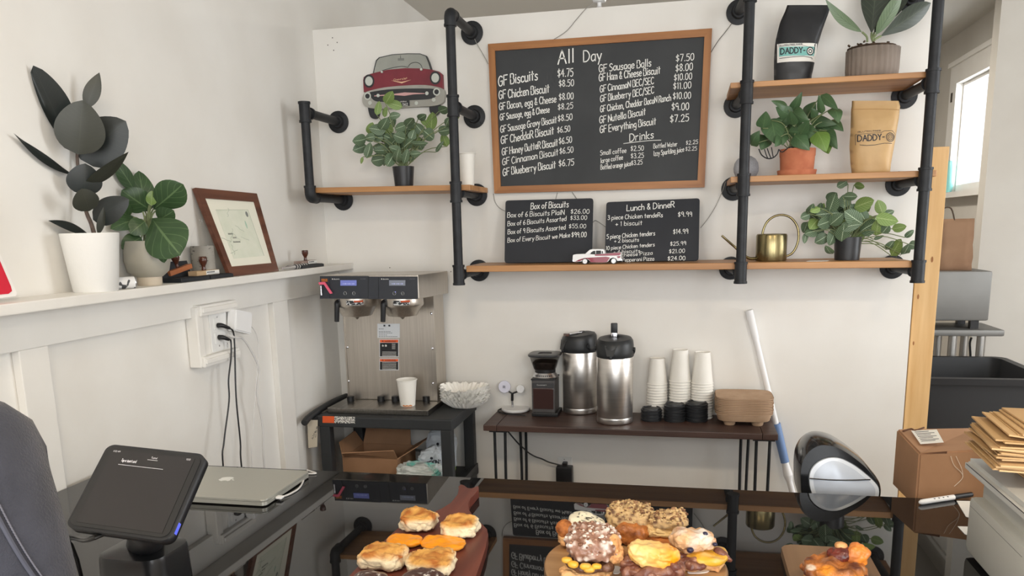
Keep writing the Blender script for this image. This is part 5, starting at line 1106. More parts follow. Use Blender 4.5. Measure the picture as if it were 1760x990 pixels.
# wall outlet under the table with a black adapter
cv = CV(820, 720, 6.286)
t = thing('wall_outlet', 'white wall outlet plate on the back wall below the console table', 'socket', PY(*cv(950, 520), 3.25))
a, c = PY(*cv(872, 412), 3.246), PY(*cv(1025, 530), 3.246)
b = B(); boxb(b, (a.x, 3.243, c.z-.01), (c.x, 3.2496, a.z), bev=.002); obj('plate', b, SOCK, t)
b = B(); lathe(b, [(.0025, 0), (0, .001)], PY(*cv(943, 438), 3.243), 10, axis=(0, -1, 0)); obj('screw', b, ALU, t)
t = thing('power_adapter', 'black power adapter with its cord plugged in below the console table', 'adapter', PY(*cv(940, 600), 3.24))
a, c = PY(*cv(850, 518), 3.20), PY(*cv(1028, 690), 3.20)
b = B(); boxb(b, (a.x, 3.195, c.z-.03), (c.x, 3.2425, a.z), bev=.007); obj('block', b, BPL, t, smooth=True)
a, c = PY(*cv(920, 472), 3.22), PY(*cv(972, 520), 3.22)
b = B(); boxb(b, (a.x, 3.215, c.z), (c.x, 3.2428, a.z), bev=.003); obj('plug', b, BPL, t)
b = B(); tube(b, [PY(*cv(925, 508), 3.225), PY(*cv(860, 490), 3.22), PY(*cv(770, 465), 3.21), PY(*cv(700, 432), 3.20), PY(*cv(630, 408), 3.19), PY(*cv(560, 368), 3.185), PY(*cv(500, 315), 3.18), PY(*cv(455, 275), 3.175), PY(*cv(400, 215), 3.17), PY(*cv(325, 125), 3.17)], .0032, 8, 5); obj('cord', b, BPL, t, smooth=True)

# phone charging stand
cv = CV(740, 645, 9.263); c = PZ(886.5, 706, TZ); c.z = TZ+.0004; k = m_per_px(c)
t = thing('charging_stand', 'white charging stand with two round pads at the left end of the console table', 'charger', c)
b = B(); lathe(b, [(0, 0), (22*k, 0), (24*k, 1.5*k), (24.5*k, 4*k), (23.5*k, 5.5*k), (0, 5.8*k)], c, 40, cap=False); obj('base', b, WPL, t, smooth=True)
yb = c.y+.004
b = B(); q0 = PY(881, 699, yb); q0.z = c.z+5.5*k; q1 = PY(*cv(1300, 405), yb); cyl(b, q0, q1, .0042, seg=14); obj('chrome_stem', b, mat('toy_chrome'), t, smooth=True)
b = B(); q2 = PY(*cv(1302, 292), yb); cyl(b, q1, q2, .0056, seg=14); tube(b, [q2+Vector((0, 0, -.006)), q2, PY(*cv(1245, 258), yb)], .0036, 8, 2); tube(b, [q2+Vector((0, 0, -.006)), q2, PY(*cv(1390, 258), yb)], .0036, 8, 2); obj('black_arms', b, BPL, t, smooth=True)
for x, y, r, m in ((1177, 183, 98, mat('pad_white', S(222, 222, 238), .4)), (1430, 216, 66, WPL)):
    q = PY(*cv(x, y), yb); b = B(); rr = r*k/9.263; lathe(b, [(0, -.004), (rr*.97, -.004), (rr, -.002), (rr, .002), (rr*.96, .004), (0, .004)], q, 32, axis=(.15, -1, .1), cap=False); pd = obj('pad', b, m, t, smooth=True)
    if r > 80: b = B(); write(b, 'R', q+Vector((-.0045, -.0052, -.005)), q+Vector((.0045, -.0058, -.005)), .010, lw=.16); obj('pad_mark', b, INK, pd)
b = B(); tube(b, [c+Vector((-.05, .01, .006)), c+Vector((-.062, -.005, .008)), c+Vector((-.07, -.03, .0035)), c+Vector((-.03, -.075, .0035)), c+Vector((.02, -.085, .0035)), c+Vector((.06, -.09, .0035))], .0026, 8, 5); obj('cord', b, BPL, t, smooth=True)

# coffee grinder
HOPP = PANE.copy(); HOPP.name = 'smoky_clear_plastic'
for q in HOPP.node_tree.nodes:
    if q.type == 'BSDF_TRANSPARENT': q.inputs[0].default_value = (.66, .65, .64, 1)
cv = CV(900, 590, 7.07); c = PZ(935, 716.5, TZ); c.z = TZ+.0004; yg = c.y; k = m_per_px(c)
t = thing('coffee_grinder', 'dark coffee grinder with a clear bean hopper on the console table', 'grinder', c+Vector((0, .05, 0)))
GR = mat('grinder_grey', S(86, 84, 84), .4, c2=S(78, 76, 76), ns=4); SMOKE = mat('smoked_plastic', S(66, 48, 46), .12, coat=.5); BEAN = mat('coffee_beans', S(46, 34, 30), .5, c2=S(28, 22, 20), ns=60, bump=.8, bs=60)
def gx(x): return PY(*cv(x, 700), yg).x
def gz(y, Y=None): return PY(*cv(240, y), Y or yg).z
X0, X1 = gx(98), gx(380); D = .115
b = B(); boxb(b, (X0-.001, yg-.004, c.z), (X1+.012, yg+D, gz(845)), bev=.004); obj('foot', b, BPL, t)
b = B(); boxb(b, (X0, yg, gz(850)), (X1, yg+D, gz(440)), bev=.006); obj('housing', b, GR, t)
b = B(); boxb(b, (gx(115), yg-.0035, gz(800)), (gx(362), yg+.004, gz(545)), bev=.003); obj('grounds_bin', b, SMOKE, t)
b = B(); boxb(b, (gx(104), yg-.002, gz(540)), (gx(372), yg+.002, gz(480)), bev=.001); nb = obj('name_band', b, mat('grinder_band', S(70, 70, 72), .3), t)
b = B(); write(b, 'Cuisinart', Vector((gx(165), yg-.0022, gz(513))), Vector((gx(282), yg-.0022, gz(513))), .0046, lw=.14); obj('name_print', b, CHALK, nb)
cx, cy_ = (X0+X1)/2, yg+D*.52
b = B(); boxb(b, (X0-.002, yg-.003, gz(452)), (X1+.002, yg+D, gz(436)), bev=.002); obj('collar_plate', b, BPL, t)
kz = gz(436)
b = B(); lathe(b, [(0, 0), (.053, 0), (.054, .003), (.042, .020), (0, .020)], (cx, cy_-.004, kz), 36, cap=False)
dl = obj('dial', b, ALU, t, smooth=True)
b = B()
for i in range(9): a = -pi/2-.7+i*.175; q = Vector((cx+.0495*cos(a), cy_-.004+.0495*sin(a), kz+.0105)); box(b, q, (.003, .003, .005), Matrix.Rotation(a, 3, 'Z'))
obj('dial_marks', b, INK, dl)
b = B(); lathe(b, [(0, 0), (.0425, 0), (.0425, .014), (0, .014)], (cx, cy_-.004, kz+.0205), 32, cap=False); obj('hopper_collar', b, BPL, t, smooth=True)
hz = kz+.0345
def sq(r): return lambda a, z: 1/max(abs(cos(a))**4+abs(sin(a))**4, 1e-6)**.25
b = B(); lathe(b, [(.044, 0), (.060, .053)], (cx, cy_-.004, hz), 40, fn=sq(1), cap=False); obj('hopper', b, HOPP, t, smooth=True)
b = B(); lathe(b, [(0, .001), (.0425, .001), (.049, .026), (.046, .031), (.03, .034), (0, .033)], (cx, cy_-.004, hz), 36, fn=lambda a, z: sq(1)(a, z)*(1+.02*sin(a*13)), cap=False); obj('beans', b, BEAN, t, smooth=True)
b = B(); lathe(b, [(0, 0), (.062, 0), (.066, .003), (.066, .008), (.062, .010), (.028, .010), (.026, .006), (0, .006)], (cx, cy_-.004, hz+.0535), 40, fn=sq(1), cap=False); obj('hopper_lid', b, mat('lid_grey', S(58, 58, 60), .3), t, smooth=True)

# two airpots
APS = mat('airpot_steel', S(224, 219, 213), .3, .95, c2=S(214, 209, 203), ns=2, stretch=(3, 3, 60), aniso=.5)
APB = mat('airpot_black', S(40, 42, 44), .4)
def airpot(label, c, r, h, lever_up, yaw):
    t = thing('airpot', label, 'airpot', c)
    b = B(); lathe(b, [(0, 0), (r*.94, 0), (r*.98, .002), (r, .006), (r, .0235), (r*.994, .0245), (r*.994, .0255), (r, .0265), (r, h), (r*.98, h+.004), (0, h+.004)], c, 56, cap=False); obj('body', b, APS, t, smooth=True)
    b = B(); R = Matrix.Rotation(yaw, 3, 'Z'); z0 = h+.003; prof = [(1.0, 0), (1.04, .004), (1.045, .02), (1.03, .045), (1.0, .062), (.90, .072), (.6, .076), (0.0, .077)]
    rings = []
    for rr, z in prof:
        ring = []
        for i in range(48):
            a = 2*pi*i/48; q = r*rr
            fr = max(0, cos(a))**6 if z < .055 else 0        # front beak (local +x)
            q *= 1+.06*fr
            lift = (-.006 if z > .06 else 0)*cos(a)
            ring.append(c+R @ Vector((q*cos(a), q*sin(a), 0))+Vector((0, 0, z0+z+lift)))
        rings.append(ring)
    loft(b, rings, True); hd = obj('pump_head', b, APB, t, smooth=True)
    b = B(); f = R @ Vector((1, 0, 0)); s_ = R @ Vector((0, 1, 0)); q = c+f*(r*1.02)+Vector((0, 0, z0+.022))
    prism(b, [q-s_*.024+Vector((0, 0, .028)), q+s_*.024+Vector((0, 0, .028)), q+s_*.012+f*.012+Vector((0, 0, -.010)), q-s_*.012+f*.012+Vector((0, 0, -.010))], -f*.02); cyl(b, q+f*.004+Vector((0, 0, -.008)), q+f*.004+Vector((0, 0, -.022)), .0065, seg=14); obj('spout', b, APB, hd)
    b = B()
    if lever_up:
        q = c+Vector((0, 0, z0+.070)); q2 = q+Vector((.002, 0, .058)); d = f
        box(b, q+f*.014+Vector((0, 0, .010)), (.022, .012, .03), None, .003); ch = obj('lever_hinge', b, mat('toy_chrome'), hd, smooth=True)
        b = B(); box(b, q+f*.014+Vector((0, 0, .040)), (.026, .009, .044), None, .004); obj('lever', b, BPL, ch, smooth=True)
    else:
        q = c+Vector((0, 0, z0+.077)); Rm = R; box(b, q+f*.012, (.075, .024, .005), Rm @ Matrix.Rotation(.08, 3, 'Y'), .002); obj('lever', b, ALU, hd, smooth=True)
        b = B(); box(b, q+f*(r*.85)+Vector((0, 0, -.006)), (.014, .026, .010), Rm, .002); obj('lever_button', b, mat('button_brown', S(92, 66, 58), .3), hd)
    b = B(); P = []
    for i in range(13): a = pi*i/12; P.append(c+s_*(r*1.08*cos(a))-f*(r*.35*sin(a))+Vector((0, 0, z0+.03-.045*sin(a))))
    tube(b, P, .0045, 8, 3)
    for sg in (1, -1): cyl(b, c+s_*sg*r*1.0+Vector((0, 0, z0+.03)), c+s_*sg*r*1.13+Vector((0, 0, z0+.03)), .008, seg=14)
    obj('carry_handle', b, APB, hd, smooth=True); return t
c = PZ(996.5, 707.5, TZ); c.z = TZ+.0004; k = m_per_px(c); airpot('steel airpot with a black pump head, behind and left of the other one', c, 28.8*k, 104*k*1.0, False, radians(215))
c = PZ(1056.5, 724.5, TZ); c.z = TZ+.0004; k = m_per_px(c); airpot('steel airpot with its pump lever raised, in front on the console table', c, 30.6*k, 112*k, True, radians(262))

# stacks of paper cups (upside down), lids, carriers
c0s = [(1129, 714, 657, 44.5, 12.2, 17.0, 13, 'left'), (1168, 712, 649, 54, 12.6, 18.0, 14, 'middle'), (1205.5, 709, 648.5, 53.5, 12.6, 18.2, 14, 'right')]
for xc, yb_, yr, hp, rt, rb, n, side_ in c0s:
    c = PZ(xc, yb_-3, TZ); c.z = TZ+.0004; c.y = min(c.y, 3.19); c.x = PY(xc, yb_, c.y).x; k = m_per_px(c); H = hp*k*1.0; step = (yb_-yr)*k*.99/(n-1)
    b = B(); pr = [(r, H-z) for r, z in cup_prof(rb*k, rt*k, H, .0022, .0005)]; lathe(b, pr[::-1], (0, 0, 0), 32, cap=False)
    proto = obj('paper_cup', b, PAPER, None, smooth=True)
    for i in range(n):
        o = proto if i == 0 else proto.copy()
        if i: COL.objects.link(o)
        o.location = c+Vector((random.uniform(-.0006, .0006), random.uniform(-.0006, .0006), i*step)); o.rotation_euler = (0, 0, random.uniform(0, 6))
        pos = 'lowest' if i == 0 else 'topmost' if i == n-1 else '%s from top' % ['', '', 'second', 'third', 'fourth', 'fifth', 'sixth', 'seventh', 'eighth', 'ninth', 'tenth', 'eleventh', 'twelfth', 'thirteenth', 'fourteenth'][n-i]
        tag(o, 'upturned white paper cup, %s of the %s stack on the console table' % (pos, side_), 'cup', 'upturned paper cups in three stacks')
LIDM = mat('black_cup_lid', S(38, 40, 43), .4)
for xc, yb_, yt, rr, n, side_ in ((1119.5, 725, 703, 18, 4, 'left'), (1159, 726, 695, 18.3, 6, 'middle'), (1197, 726, 692, 19, 7, 'right')):
    c = PZ(xc, yb_-3.5, TZ); c.z = TZ+.0004; k = m_per_px(c); r = rr*k; st_h = (yb_-yt)*k*.93/n
    b = B(); lathe(b, [(0, .001), (r*.8, .001), (r*.98, 0), (r, .002), (r, st_h*.55), (r*.95, st_h*.7), (r*.9, st_h*.75), (r*.86, st_h*1.25), (r*.80, st_h*1.3), (r*.76, st_h*1.0), (0, st_h*1.0)], (0, 0, 0), 36, cap=False); box(b, (0, -r*.5, st_h*1.05), (.012, .004, .002))
    proto = obj('cup_lid', b, LIDM, None, smooth=True)
    for i in range(n):
        o = proto if i == 0 else proto.copy()
        if i: COL.objects.link(o)
        o.location = c+Vector((random.uniform(-.0008, .0008), random.uniform(-.0008, .0008), i*st_h)); o.rotation_euler = (0, 0, random.uniform(-.3, .3))
        pos = 'lowest' if i == 0 else 'topmost' if i == n-1 else '%s from the bottom' % ['', 'second', 'third', 'fourth', 'fifth', 'sixth'][i]
        tag(o, 'black cup lid, %s in the %s pile before the paper cups' % (pos, side_), 'lid', 'piles of black cup lids')
# moulded-pulp carriers
PULP = mat('moulded_pulp', S(190, 160, 132), .9, c2=S(178, 148, 120), ns=20, bump=.3, bs=180)
c = PZ(1275.5, 722, TZ); c.z = TZ+.0004; k = m_per_px(c); cY = min(c.y+.085, 3.13)
W_, D_ = 94*k, .19
def tray(feet, posts):
    b = B(); N = 44; z0, zr = .0, .05
    def rr(w, d, z, e=5.0): return [Vector((w/2*math.copysign(abs(cos(a))**(2/e), cos(a)), d/2*math.copysign(abs(sin(a))**(2/e), sin(a)), z)) for a in [2*pi*i/N for i in range(N)]]
    loft(b, [rr(W_, D_, zr), rr(W_*1.0, D_*1.0, zr-.0028), rr(W_*.965, D_*.965, zr-.003), rr(W_*.9, D_*.9, .022), rr(W_*.88, D_*.88, .020)], False)
    V = loft(b, [rr(W_*.985, D_*.985, zr+.0008), rr(W_*.960, D_*.960, zr-.0022), rr(W_*.893, D_*.893, .0235), rr(W_*.3, D_*.3, .0235), rr(.01, .01, .0235)], True)
    for sx_ in (-1, 1) if feet else ():
        for sy_ in (-1, 1):
            lathe(b, [(0, 0), (.018, 0), (.021, .003), (.026, .024), (.0, .024)], (sx_*W_*.24, sy_*D_*.24, 0), 18, cap=False)
            for a0 in (0, pi/2): 
                px, py = sx_*W_*(.24+.12*(a0 == 0)), sy_*D_*(.24+.12*(a0 != 0))
    for x, y, rz in () if not posts else ((0, 0, .3), (W_*.0, D_*.28, 0), (-W_*.28, 0, 1.57), (W_*.28, 0, 1.57), (0, -D_*.28, 0)):
        v = box(b, (x, y, .036), (.036, .022, .026), Matrix.Rotation(rz, 3, 'Z'), .004)
    return b
n = 10; proto = obj('drink_carrier', tray(True, False), PULP, None, smooth=True); middle = obj('drink_carrier', tray(False, False), PULP, None, smooth=True)
for i in range(n):
    o = proto if i == 0 else middle if i == 1 else middle.copy() if i < n-1 else obj('drink_carrier', tray(False, True), PULP, None, smooth=True)
    if 1 < i < n-1: COL.objects.link(o)
    o.location = Vector((c.x+random.uniform(-.0015, .0015), cY+random.uniform(-.0015, .0015), c.z+i*.0066+(.0205 if i else 0)))
    pos = 'lowest' if i == 0 else 'topmost' if i == n-1 else '%s from the bottom' % ['', 'second', 'third', 'fourth', 'fifth', 'sixth', 'seventh', 'eighth', 'ninth'][i]
    tag(o, 'brown moulded-pulp drink carrier, %s of the stack on the console table' % pos, 'drink carrier', 'stacked pulp drink carriers')
# mop leaning on the wall
cv = CV(1090, 520, 2.91)
t = thing('mop', 'white mop with a blue grip leaning on the wall right of the console table', 'mop', (PY(1370, 900, 3.0).x, 2.95, 0))
pt, pb = PY(*cv(575, 40), 3.229), PY(*cv(788, 940), 3.215); d = (pb-pt); q = pt.z/(pt.z-pb.z); pe = pt+d*q; pe.z = .03
def on(y): f = (y-40)/900.; return pt+d*f
MWH = mat('mop_white', S(232, 232, 232), .4); MBL = mat('mop_blue', S(112, 140, 184), .55)
b = B(); cyl(b, on(170), on(605), .0115, seg=16); obj('pole', b, MWH, t, smooth=True)
b = B(); cyl(b, on(38), on(178), .0155, .0135, 18); obj('top_grip', b, MWH, t, smooth=True)
b = B(); cyl(b, on(600), on(795), .0175, .0165, 18); obj('blue_grip', b, MBL, t, smooth=True)
b = B(); cyl(b, on(795), on(860), .0125, .0185, 18); cyl(b, on(860), on(890), .0185, .0125, 18); cyl(b, on(890), pe, .0115, seg=16); obj('lower_pole', b, MWH, t, smooth=True)
b = B(); box(b, pe+Vector((0, -.03, -.012)), (.30, .1, .02), None, .006); obj('mop_head', b, MBL, t)
# ------------------------------------------------------------------ rear room beyond the partition
ST2 = mat('dull_steel', S(128, 127, 124), .5, .5, c2=S(120, 119, 116), ns=4); LEGM = mat('steel_leg', S(170, 168, 164), .35, .8)
def P5(x, y, Y): return PY(x, y, Y)
Ya = 4.65
t = thing('steel_table', 'grey steel work table with tubular legs in the rear room', 'table', (1.55, Ya+.2, 0))
za = P5(1660, 567, Ya).z; xa0, xa1 = 1.02, P5(1728, 566, Ya).x
b = B(); boxb(b, (xa0, Ya, za-.035), (xa1, Ya+.34, za), bev=.01); obj('top', b, ST2, t, smooth=True)
for x in (P5(1637, 600, Ya+.03).x, P5(1686, 600, Ya+.03).x, xa0+.04):
    for y in (Ya+.04, Ya+.30):
        b = B(); cyl(b, (x, y, 0), (x, y, za-.03), .022, seg=16); obj('leg', b, LEGM, t, smooth=True)
t = thing('steel_cabinet', 'dull grey steel cabinet standing on the rear work table', 'cabinet', (1.35, Ya+.15, za))
zc1, xc1 = P5(1700, 466, Ya+.03).z, P5(1704, 500, Ya+.03).x
b = B(); boxb(b, (1.05, Ya+.03, za+.045), (xc1, Ya+.32, zc1), bev=.012); obj('housing', b, ST2, t, smooth=True)
for x in (1.10, xc1-.06):
    for y in (Ya+.07, Ya+.28): b = B(); boxb(b, (x-.02, y-.02, za), (x+.02, y+.02, za+.046)); obj('foot', b, BPL, t)
b = B(); tube(b, [P5(1670, 580, Ya+.2), P5(1667, 590, Ya+.2), P5(1668, 610, Ya+.2), P5(1668, 640, Ya+.2)], .006, 7, 4); obj('hanging_cord', b, BPL, None, smooth=True, label='dark cord hanging under the rear steel work table', cat='cord')
# brown paper carrier bag
KB = mat('brown_paper_bag', S(150, 118, 92), .85, c2=S(136, 104, 80), ns=6, bump=.5, bs=10)
x0, x1, zt = P5(1615, 400, Ya+.1).x, P5(1676, 400, Ya+.1).x, P5(1650, 376, Ya+.1).z
t = thing('paper_carrier_bag', 'crumpled brown paper carrier bag on the steel cabinet in the rear room', 'bag', ((x0+x1)/2, Ya+.17, zc1))
b = B(); N = 5; rings = []
for i in range(9):
    u = i/8; z = zc1+.0005+(zt-zc1)*u; rg = []
    for x, y in ((-1, -1), (-.5, -1), (0, -1), (.5, -1), (1, -1), (1, -.3), (1, .4), (1, 1), (.5, 1), (0, 1), (-.5, 1), (-1, 1), (-1, .4), (-1, -.3)):
        nn = .012*noise.noise(Vector((x*2, y*2, u*5)))*(u > 0); rg.append(Vector(((x0+x1)/2+x*(x1-x0)/2+nn, Ya+.17+y*(.07-.025*u)*(1-.35*u*(abs(x) == 1 and abs(y) < .5))+nn, z)))
    rings.append(rg)
loft(b, rings, True); obj('bag', b, KB, t)
b = B(); xm = P5(1632, 372, Ya+.1).x; tube(b, [Vector((xm-.05, Ya+.13, zt-.01)), Vector((xm-.035, Ya+.12, zt+.05)), Vector((xm+.01, Ya+.12, zt+.055)), Vector((xm+.04, Ya+.13, zt-.03))], .004, 7, 5); obj('twine_handle', b, mat('twine', S(80, 66, 54), .8), t, smooth=True)
# black tub
TUB = mat('black_tub', S(42, 43, 45), .5)
Yt = 3.95; xL, xR = 1.06, 1.62; zr = PY(1680, 650, Yt).z
t = thing('storage_tub', 'large black plastic tub standing in the rear room', 'tub', ((xL+xR)/2+.05, Yt+.3, 0))
b = B()
def rrx(x0, x1, y0, y1, z, r=.06): return [Vector(((x0+x1)/2+a, (y0+y1)/2+c, z)) for a, c in rrect(x1-x0, y1-y0, r)]
Yb2 = Yt+.62
loft(b, [rrx(xL+.06, xR-.06, Yt+.06, Yb2-.06, .0), rrx(xL+.012, xR-.012, Yt+.012, Yb2-.012, zr-.03), rrx(xL-.02, xR+.02, Yt-.02, Yb2+.02, zr-.03), rrx(xL-.025, xR+.025, Yt-.025, Yb2+.025, zr), rrx(xL+.012, xR-.012, Yt+.012, Yb2-.012, zr), rrx(xL+.07, xR-.07, Yt+.07, Yb2-.07, .012)], True); obj('tub', b, TUB, t, smooth=True)
# teal vase-like panel on the window sill
b = B(); q = PX(1640, 298, 1.775); c = Vector((1.745, q.y, 1.6905)); lathe(b, [(0, 0), (.028, 0), (.04, .02), (.05, .10), (.047, .17), (.034, .21), (0, .215)], c, 28, cap=False)
for v in b.verts: v.co.x = c.x+(v.co.x-c.x)*.6
obj('teal_bottle', b, mat('teal_plastic', S(140, 206, 204), .3), None, smooth=True, label='pale teal rounded bottle on the rear window sill', cat='bottle')

# ------------------------------------------------------------------ black and silver bin behind the counter
cv = CV(1350, 740, 7.071); Yb = 1.88
GB = mat('gloss_black', S(26, 27, 29), .16, coat=.1); SIL = mat('silver_plastic', S(190, 198, 210), .32, .1); SILR = mat('silver_rim', S(216, 222, 230), .3, .1)
cx, cy_ = 690., 610.
egg = [(160, 590), (165, 480), (185, 380), (235, 280), (310, 205), (410, 160), (520, 160), (640, 190), (760, 255), (880, 340), (1000, 440), (1100, 560), (1170, 650), (1195, 730), (1196, 800), (1180, 860), (1120, 940), (980, 1010), (760, 1060), (520, 1060), (330, 1010), (220, 920), (170, 780)]
front = [(288, 590), (300, 510), (340, 440), (410, 380), (500, 342), (590, 332), (680, 345), (770, 385), (870, 445), (980, 530), (1080, 620), (1135, 690), (1146, 770), (1120, 850), (1020, 920), (820, 960), (600, 955), (430, 900), (340, 800), (300, 700)]
inner = [(338, 595), (350, 530), (390, 470), (450, 415), (520, 378), (590, 368), (670, 385), (760, 430), (850, 485), (940, 555), (1030, 630), (1085, 700), (1092, 770), (1060, 840), (970, 895), (810, 925), (610, 920), (460, 865), (390, 790), (350, 690)]
def eg(pts, Y, s=1.0, n=4):
    P = smooth_pts([Vector(((x-cx)*s+cx, 0, (y-cy_)*s+cy_)) for x, y in pts+pts[:1]], n)[:-1]
    return [PY(*cv(p.x, p.z), Y) for p in P]
def resample(P, n):
    P = P+[P[0]]; L = [0]
    for i in range(len(P)-1): L.append(L[-1]+(P[i+1]-P[i]).length)
    out = []; j = 0
    for k in range(n):
        s = L[-1]*k/n
        while L[j+1] < s: j += 1
        f = (s-L[j])/(L[j+1]-L[j]); out.append(P[j].lerp(P[j+1], f))
    return out
t = thing('waste_bin', 'glossy black bin with an egg-shaped silver front standing behind the counter', 'bin', (PY(1440, 850, Yb).x, Yb+.08, 0))
def shrink(P, s, dy):
    c_ = sum(P, Vector())/len(P); return [Vector((c_.x+(p.x-c_.x)*s, p.y+dy, c_.z+(p.z-c_.z)*s)) for p in P]
E0 = resample(eg(egg, Yb), 72); Fo = resample(eg(front, Yb), 72)
b = B(); loft(b, [shrink(E0, .80, .15), shrink(E0, .93, .14), shrink(E0, .985, .105), shrink(E0, 1.0, .06), shrink(E0, .985, .024), shrink(E0, .94, .005), shrink(Fo, 1.03, .004), shrink(Fo, 1.0, .008)], True); obj('shell', b, GB, t, smooth=True)
In = resample(eg(inner, Yb), 72)
b = B(); loft(b, [shrink(Fo, 1.0, .007), shrink(Fo, .985, .002), shrink(In, 1.0, .0)], False); obj('silver_rim', b, SILR, t, smooth=True)
b = B(); loft(b, [shrink(In, 1.0, .0), shrink(In, .7, -.008), shrink(In, .35, -.012), shrink(In, .02, -.013)], True); pf = obj('silver_panel', b, SIL, t, smooth=True)
b = B(); tube(b, [PY(*cv(x, y), Yb+dy) for x, y, dy in ((292, 582, .0), (400, 590, -.006), (550, 600, -.012), (700, 603, -.0135), (850, 602, -.011), (980, 597, -.005), (1030, 597, 0))], .0014, 6, 4); obj('seam', b, BPL, pf, smooth=True)
zl = min(p.z for p in E0); ce = sum(E0, Vector())/72
b = B(); lathe(b, [(0, 0), (.09, 0), (.095, .01), (.075, .05), (.062, zl*.5), (.064, zl+.05), (0, zl+.05)], (ce.x, Yb+.08, 0), 36, cap=False); obj('pedestal', b, GB, t, smooth=True)

# ------------------------------------------------------------------ cardboard parcel on a stool behind the counter end
p = PZ(1581, 851, CTZ)
bx0, bx1, by0, by1 = .478, .735, 1.835, 2.18; zb, zt2 = .885, 1.012
t = thing('wooden_stool', 'plain wooden stool behind the counter carrying the taped cardboard parcel', 'stool', (.6, 2.0, 0))
b = B(); boxb(b, (.55, 1.90, zb-.03), (.70, 2.08, zb-.0004), bev=.004); obj('seat', b, PINE, t)
for x in (.57, .68):
    for y in (1.92, 2.06): b = B(); boxb(b, (x-.016, y-.016, 0), (x+.016, y+.016, zb-.03)); obj('leg', b, PINE, t)
t = thing('cardboard_parcel', 'taped brown cardboard parcel with a white shipping label beside the printer', 'box', ((bx0+bx1)/2, 2.0, zb))
c0 = PY(1541, 738, 1.98); 
V = [Vector((.523, 1.835, zb)), Vector((.735, 1.835, zb)), Vector((.735, 2.18, zb)), Vector((.478, 2.02, zb))]
T = [PY(1580, 779, 1.845), PY(1700, 772, 1.845), PY(1680, 735, 2.12), PY(1541, 737, 2.01)]
V = [Vector((T[i].x*.98+V[i].x*.02, T[i].y, zb)) for i in range(4)]
b = B(); lo_ = [b.verts.new(v) for v in V]; hi_ = [b.verts.new(v) for v in T]
b.faces.new(lo_[::-1]); b.faces.new(hi_)
for i in range(4): b.faces.new((lo_[i], lo_[(i+1) % 4], hi_[(i+1) % 4], hi_[i]))
bmesh.ops.bevel(b, geom=b.edges[:], offset=.004, segments=2, affect='EDGES'); obj('carton', b, CARD, t)
up_ = Vector((0, 0, .0008)); fl = lambda pts: [PP(x, y, T[0], (T[1]-T[0]).cross(T[3]-T[0]).normalized())+up_ for x, y in pts]
b = B(); prism(b, fl(((1566, 741), (1610, 739), (1622, 761), (1582, 764))), (0, 0, .0005)); lb = obj('shipping_label', b, LBW, t)
b = B()
for i in range(7):
    f = .12+i*.12; a = fl(((1566+16*f+4, 741+22*f), (1566+16*f+(36 if i % 2 else 28), 741-1.5+22*f))); tube(b, [a[0]+up_, a[1]+up_], .0008, 4, 0)
obj('label_print', b, INK, lb)
b = B(); tube(b, [q+up_ for q in fl(((1552, 742), (1566, 738), (1572, 741), (1588, 736)))], .0022, 5, 3); obj('torn_patch', b, mat('torn_card', S(96, 66, 48), .9), t)
b = B(); prism(b, [T[0].lerp(T[1], .02)+Vector((0, -.0012, -.001)), T[0].lerp(T[1], .40)+Vector((0, -.0012, .001)), T[0].lerp(T[1], .40)+Vector((0, -.0012, -.004)), T[0].lerp(T[1], .3)+Vector((0, -.0012, -.003))], (0, .001, 0)); obj('open_gap', b, mat('torn_card'), t)
b = B(); fr = [PY(x, y, 1.842) for x, y in ((1634, 784), (1640, 800), (1652, 812), (1654, 822), (1640, 836))]; tube(b, fr, .0008, 5, 4); fr = [PY(x, y, 1.842) for x, y in ((1643, 784), (1653, 806), (1655, 820))]; tube(b, fr, .0007, 5, 4); obj('tape_edge', b, mat('clear_tape', S(214, 196, 176), .2), t, smooth=True)

# ------------------------------------------------------------------ grey printer on the counter with kraft paper bags on top
PRN = mat('printer_grey', S(176, 176, 170), .5, c2=S(170, 170, 164), ns=6, bump=.05, bs=200); PRT = mat('printer_top', S(190, 191, 188), .45)
DX = .507
t = thing('grey_printer', 'pale grey desktop printer at the right end of the counter', 'printer', (.66, 1.4, CTZ))
y1 = PX(1660, 900, DX).y; y0 = PX(1757, 1010, DX).y; z1 = PX(1660, 846, DX).z
def slab(name, x0, x1, ya, yb, za, zb2, m, bev=.01, par=None):
    b = B(); boxb(b, (x0, ya, za), (x1, yb, zb2), bev=bev); return obj(name, b, m, par or t, smooth=True)
slab('body', DX, .86, y0, y1, CTZ+.006, z1, PRN, .012)
b = B()
for x in (DX+.03, .83):
    for y in (y0+.03, y1-.03): cyl(b, (x, y, CTZ+.0003), (x, y, CTZ+.008), .012, seg=14)
obj('feet', b, BPL, t)
zA = z1; zB = zA+.02
slab('upper_body', DX+.022, .86, y0-.01, y1+.0, zA-.012, zB+.012, PRN, .006)
lidz = zB+.012
b = B(); P = [(DX+.002, y1+.045), (DX+.002, y0-.03), (.87, y0-.03), (.87, y1+.045)]; prism(b, [Vector((x, y, lidz)) for x, y in P], (0, 0, .026)); bmesh.ops.bevel(b, geom=b.edges[:], offset=.008, segments=2, affect='EDGES'); ld = obj('scanner_lid', b, PRT, t, smooth=True)
b = B(); boxb(b, (DX+.0015, y0-.028, lidz+.0165), (DX+.004, y1+.03, lidz+.0178)); obj('lid_seam', b, BPL, ld)
b = B(); boxb(b, (DX-.0004, y0+.012, z1-.016), (DX+.001, y1-.012, z1-.0155)); obj('side_seam', b, mat('seam_grey', S(120, 120, 116), .6), t)
PTZ = lidz+.026
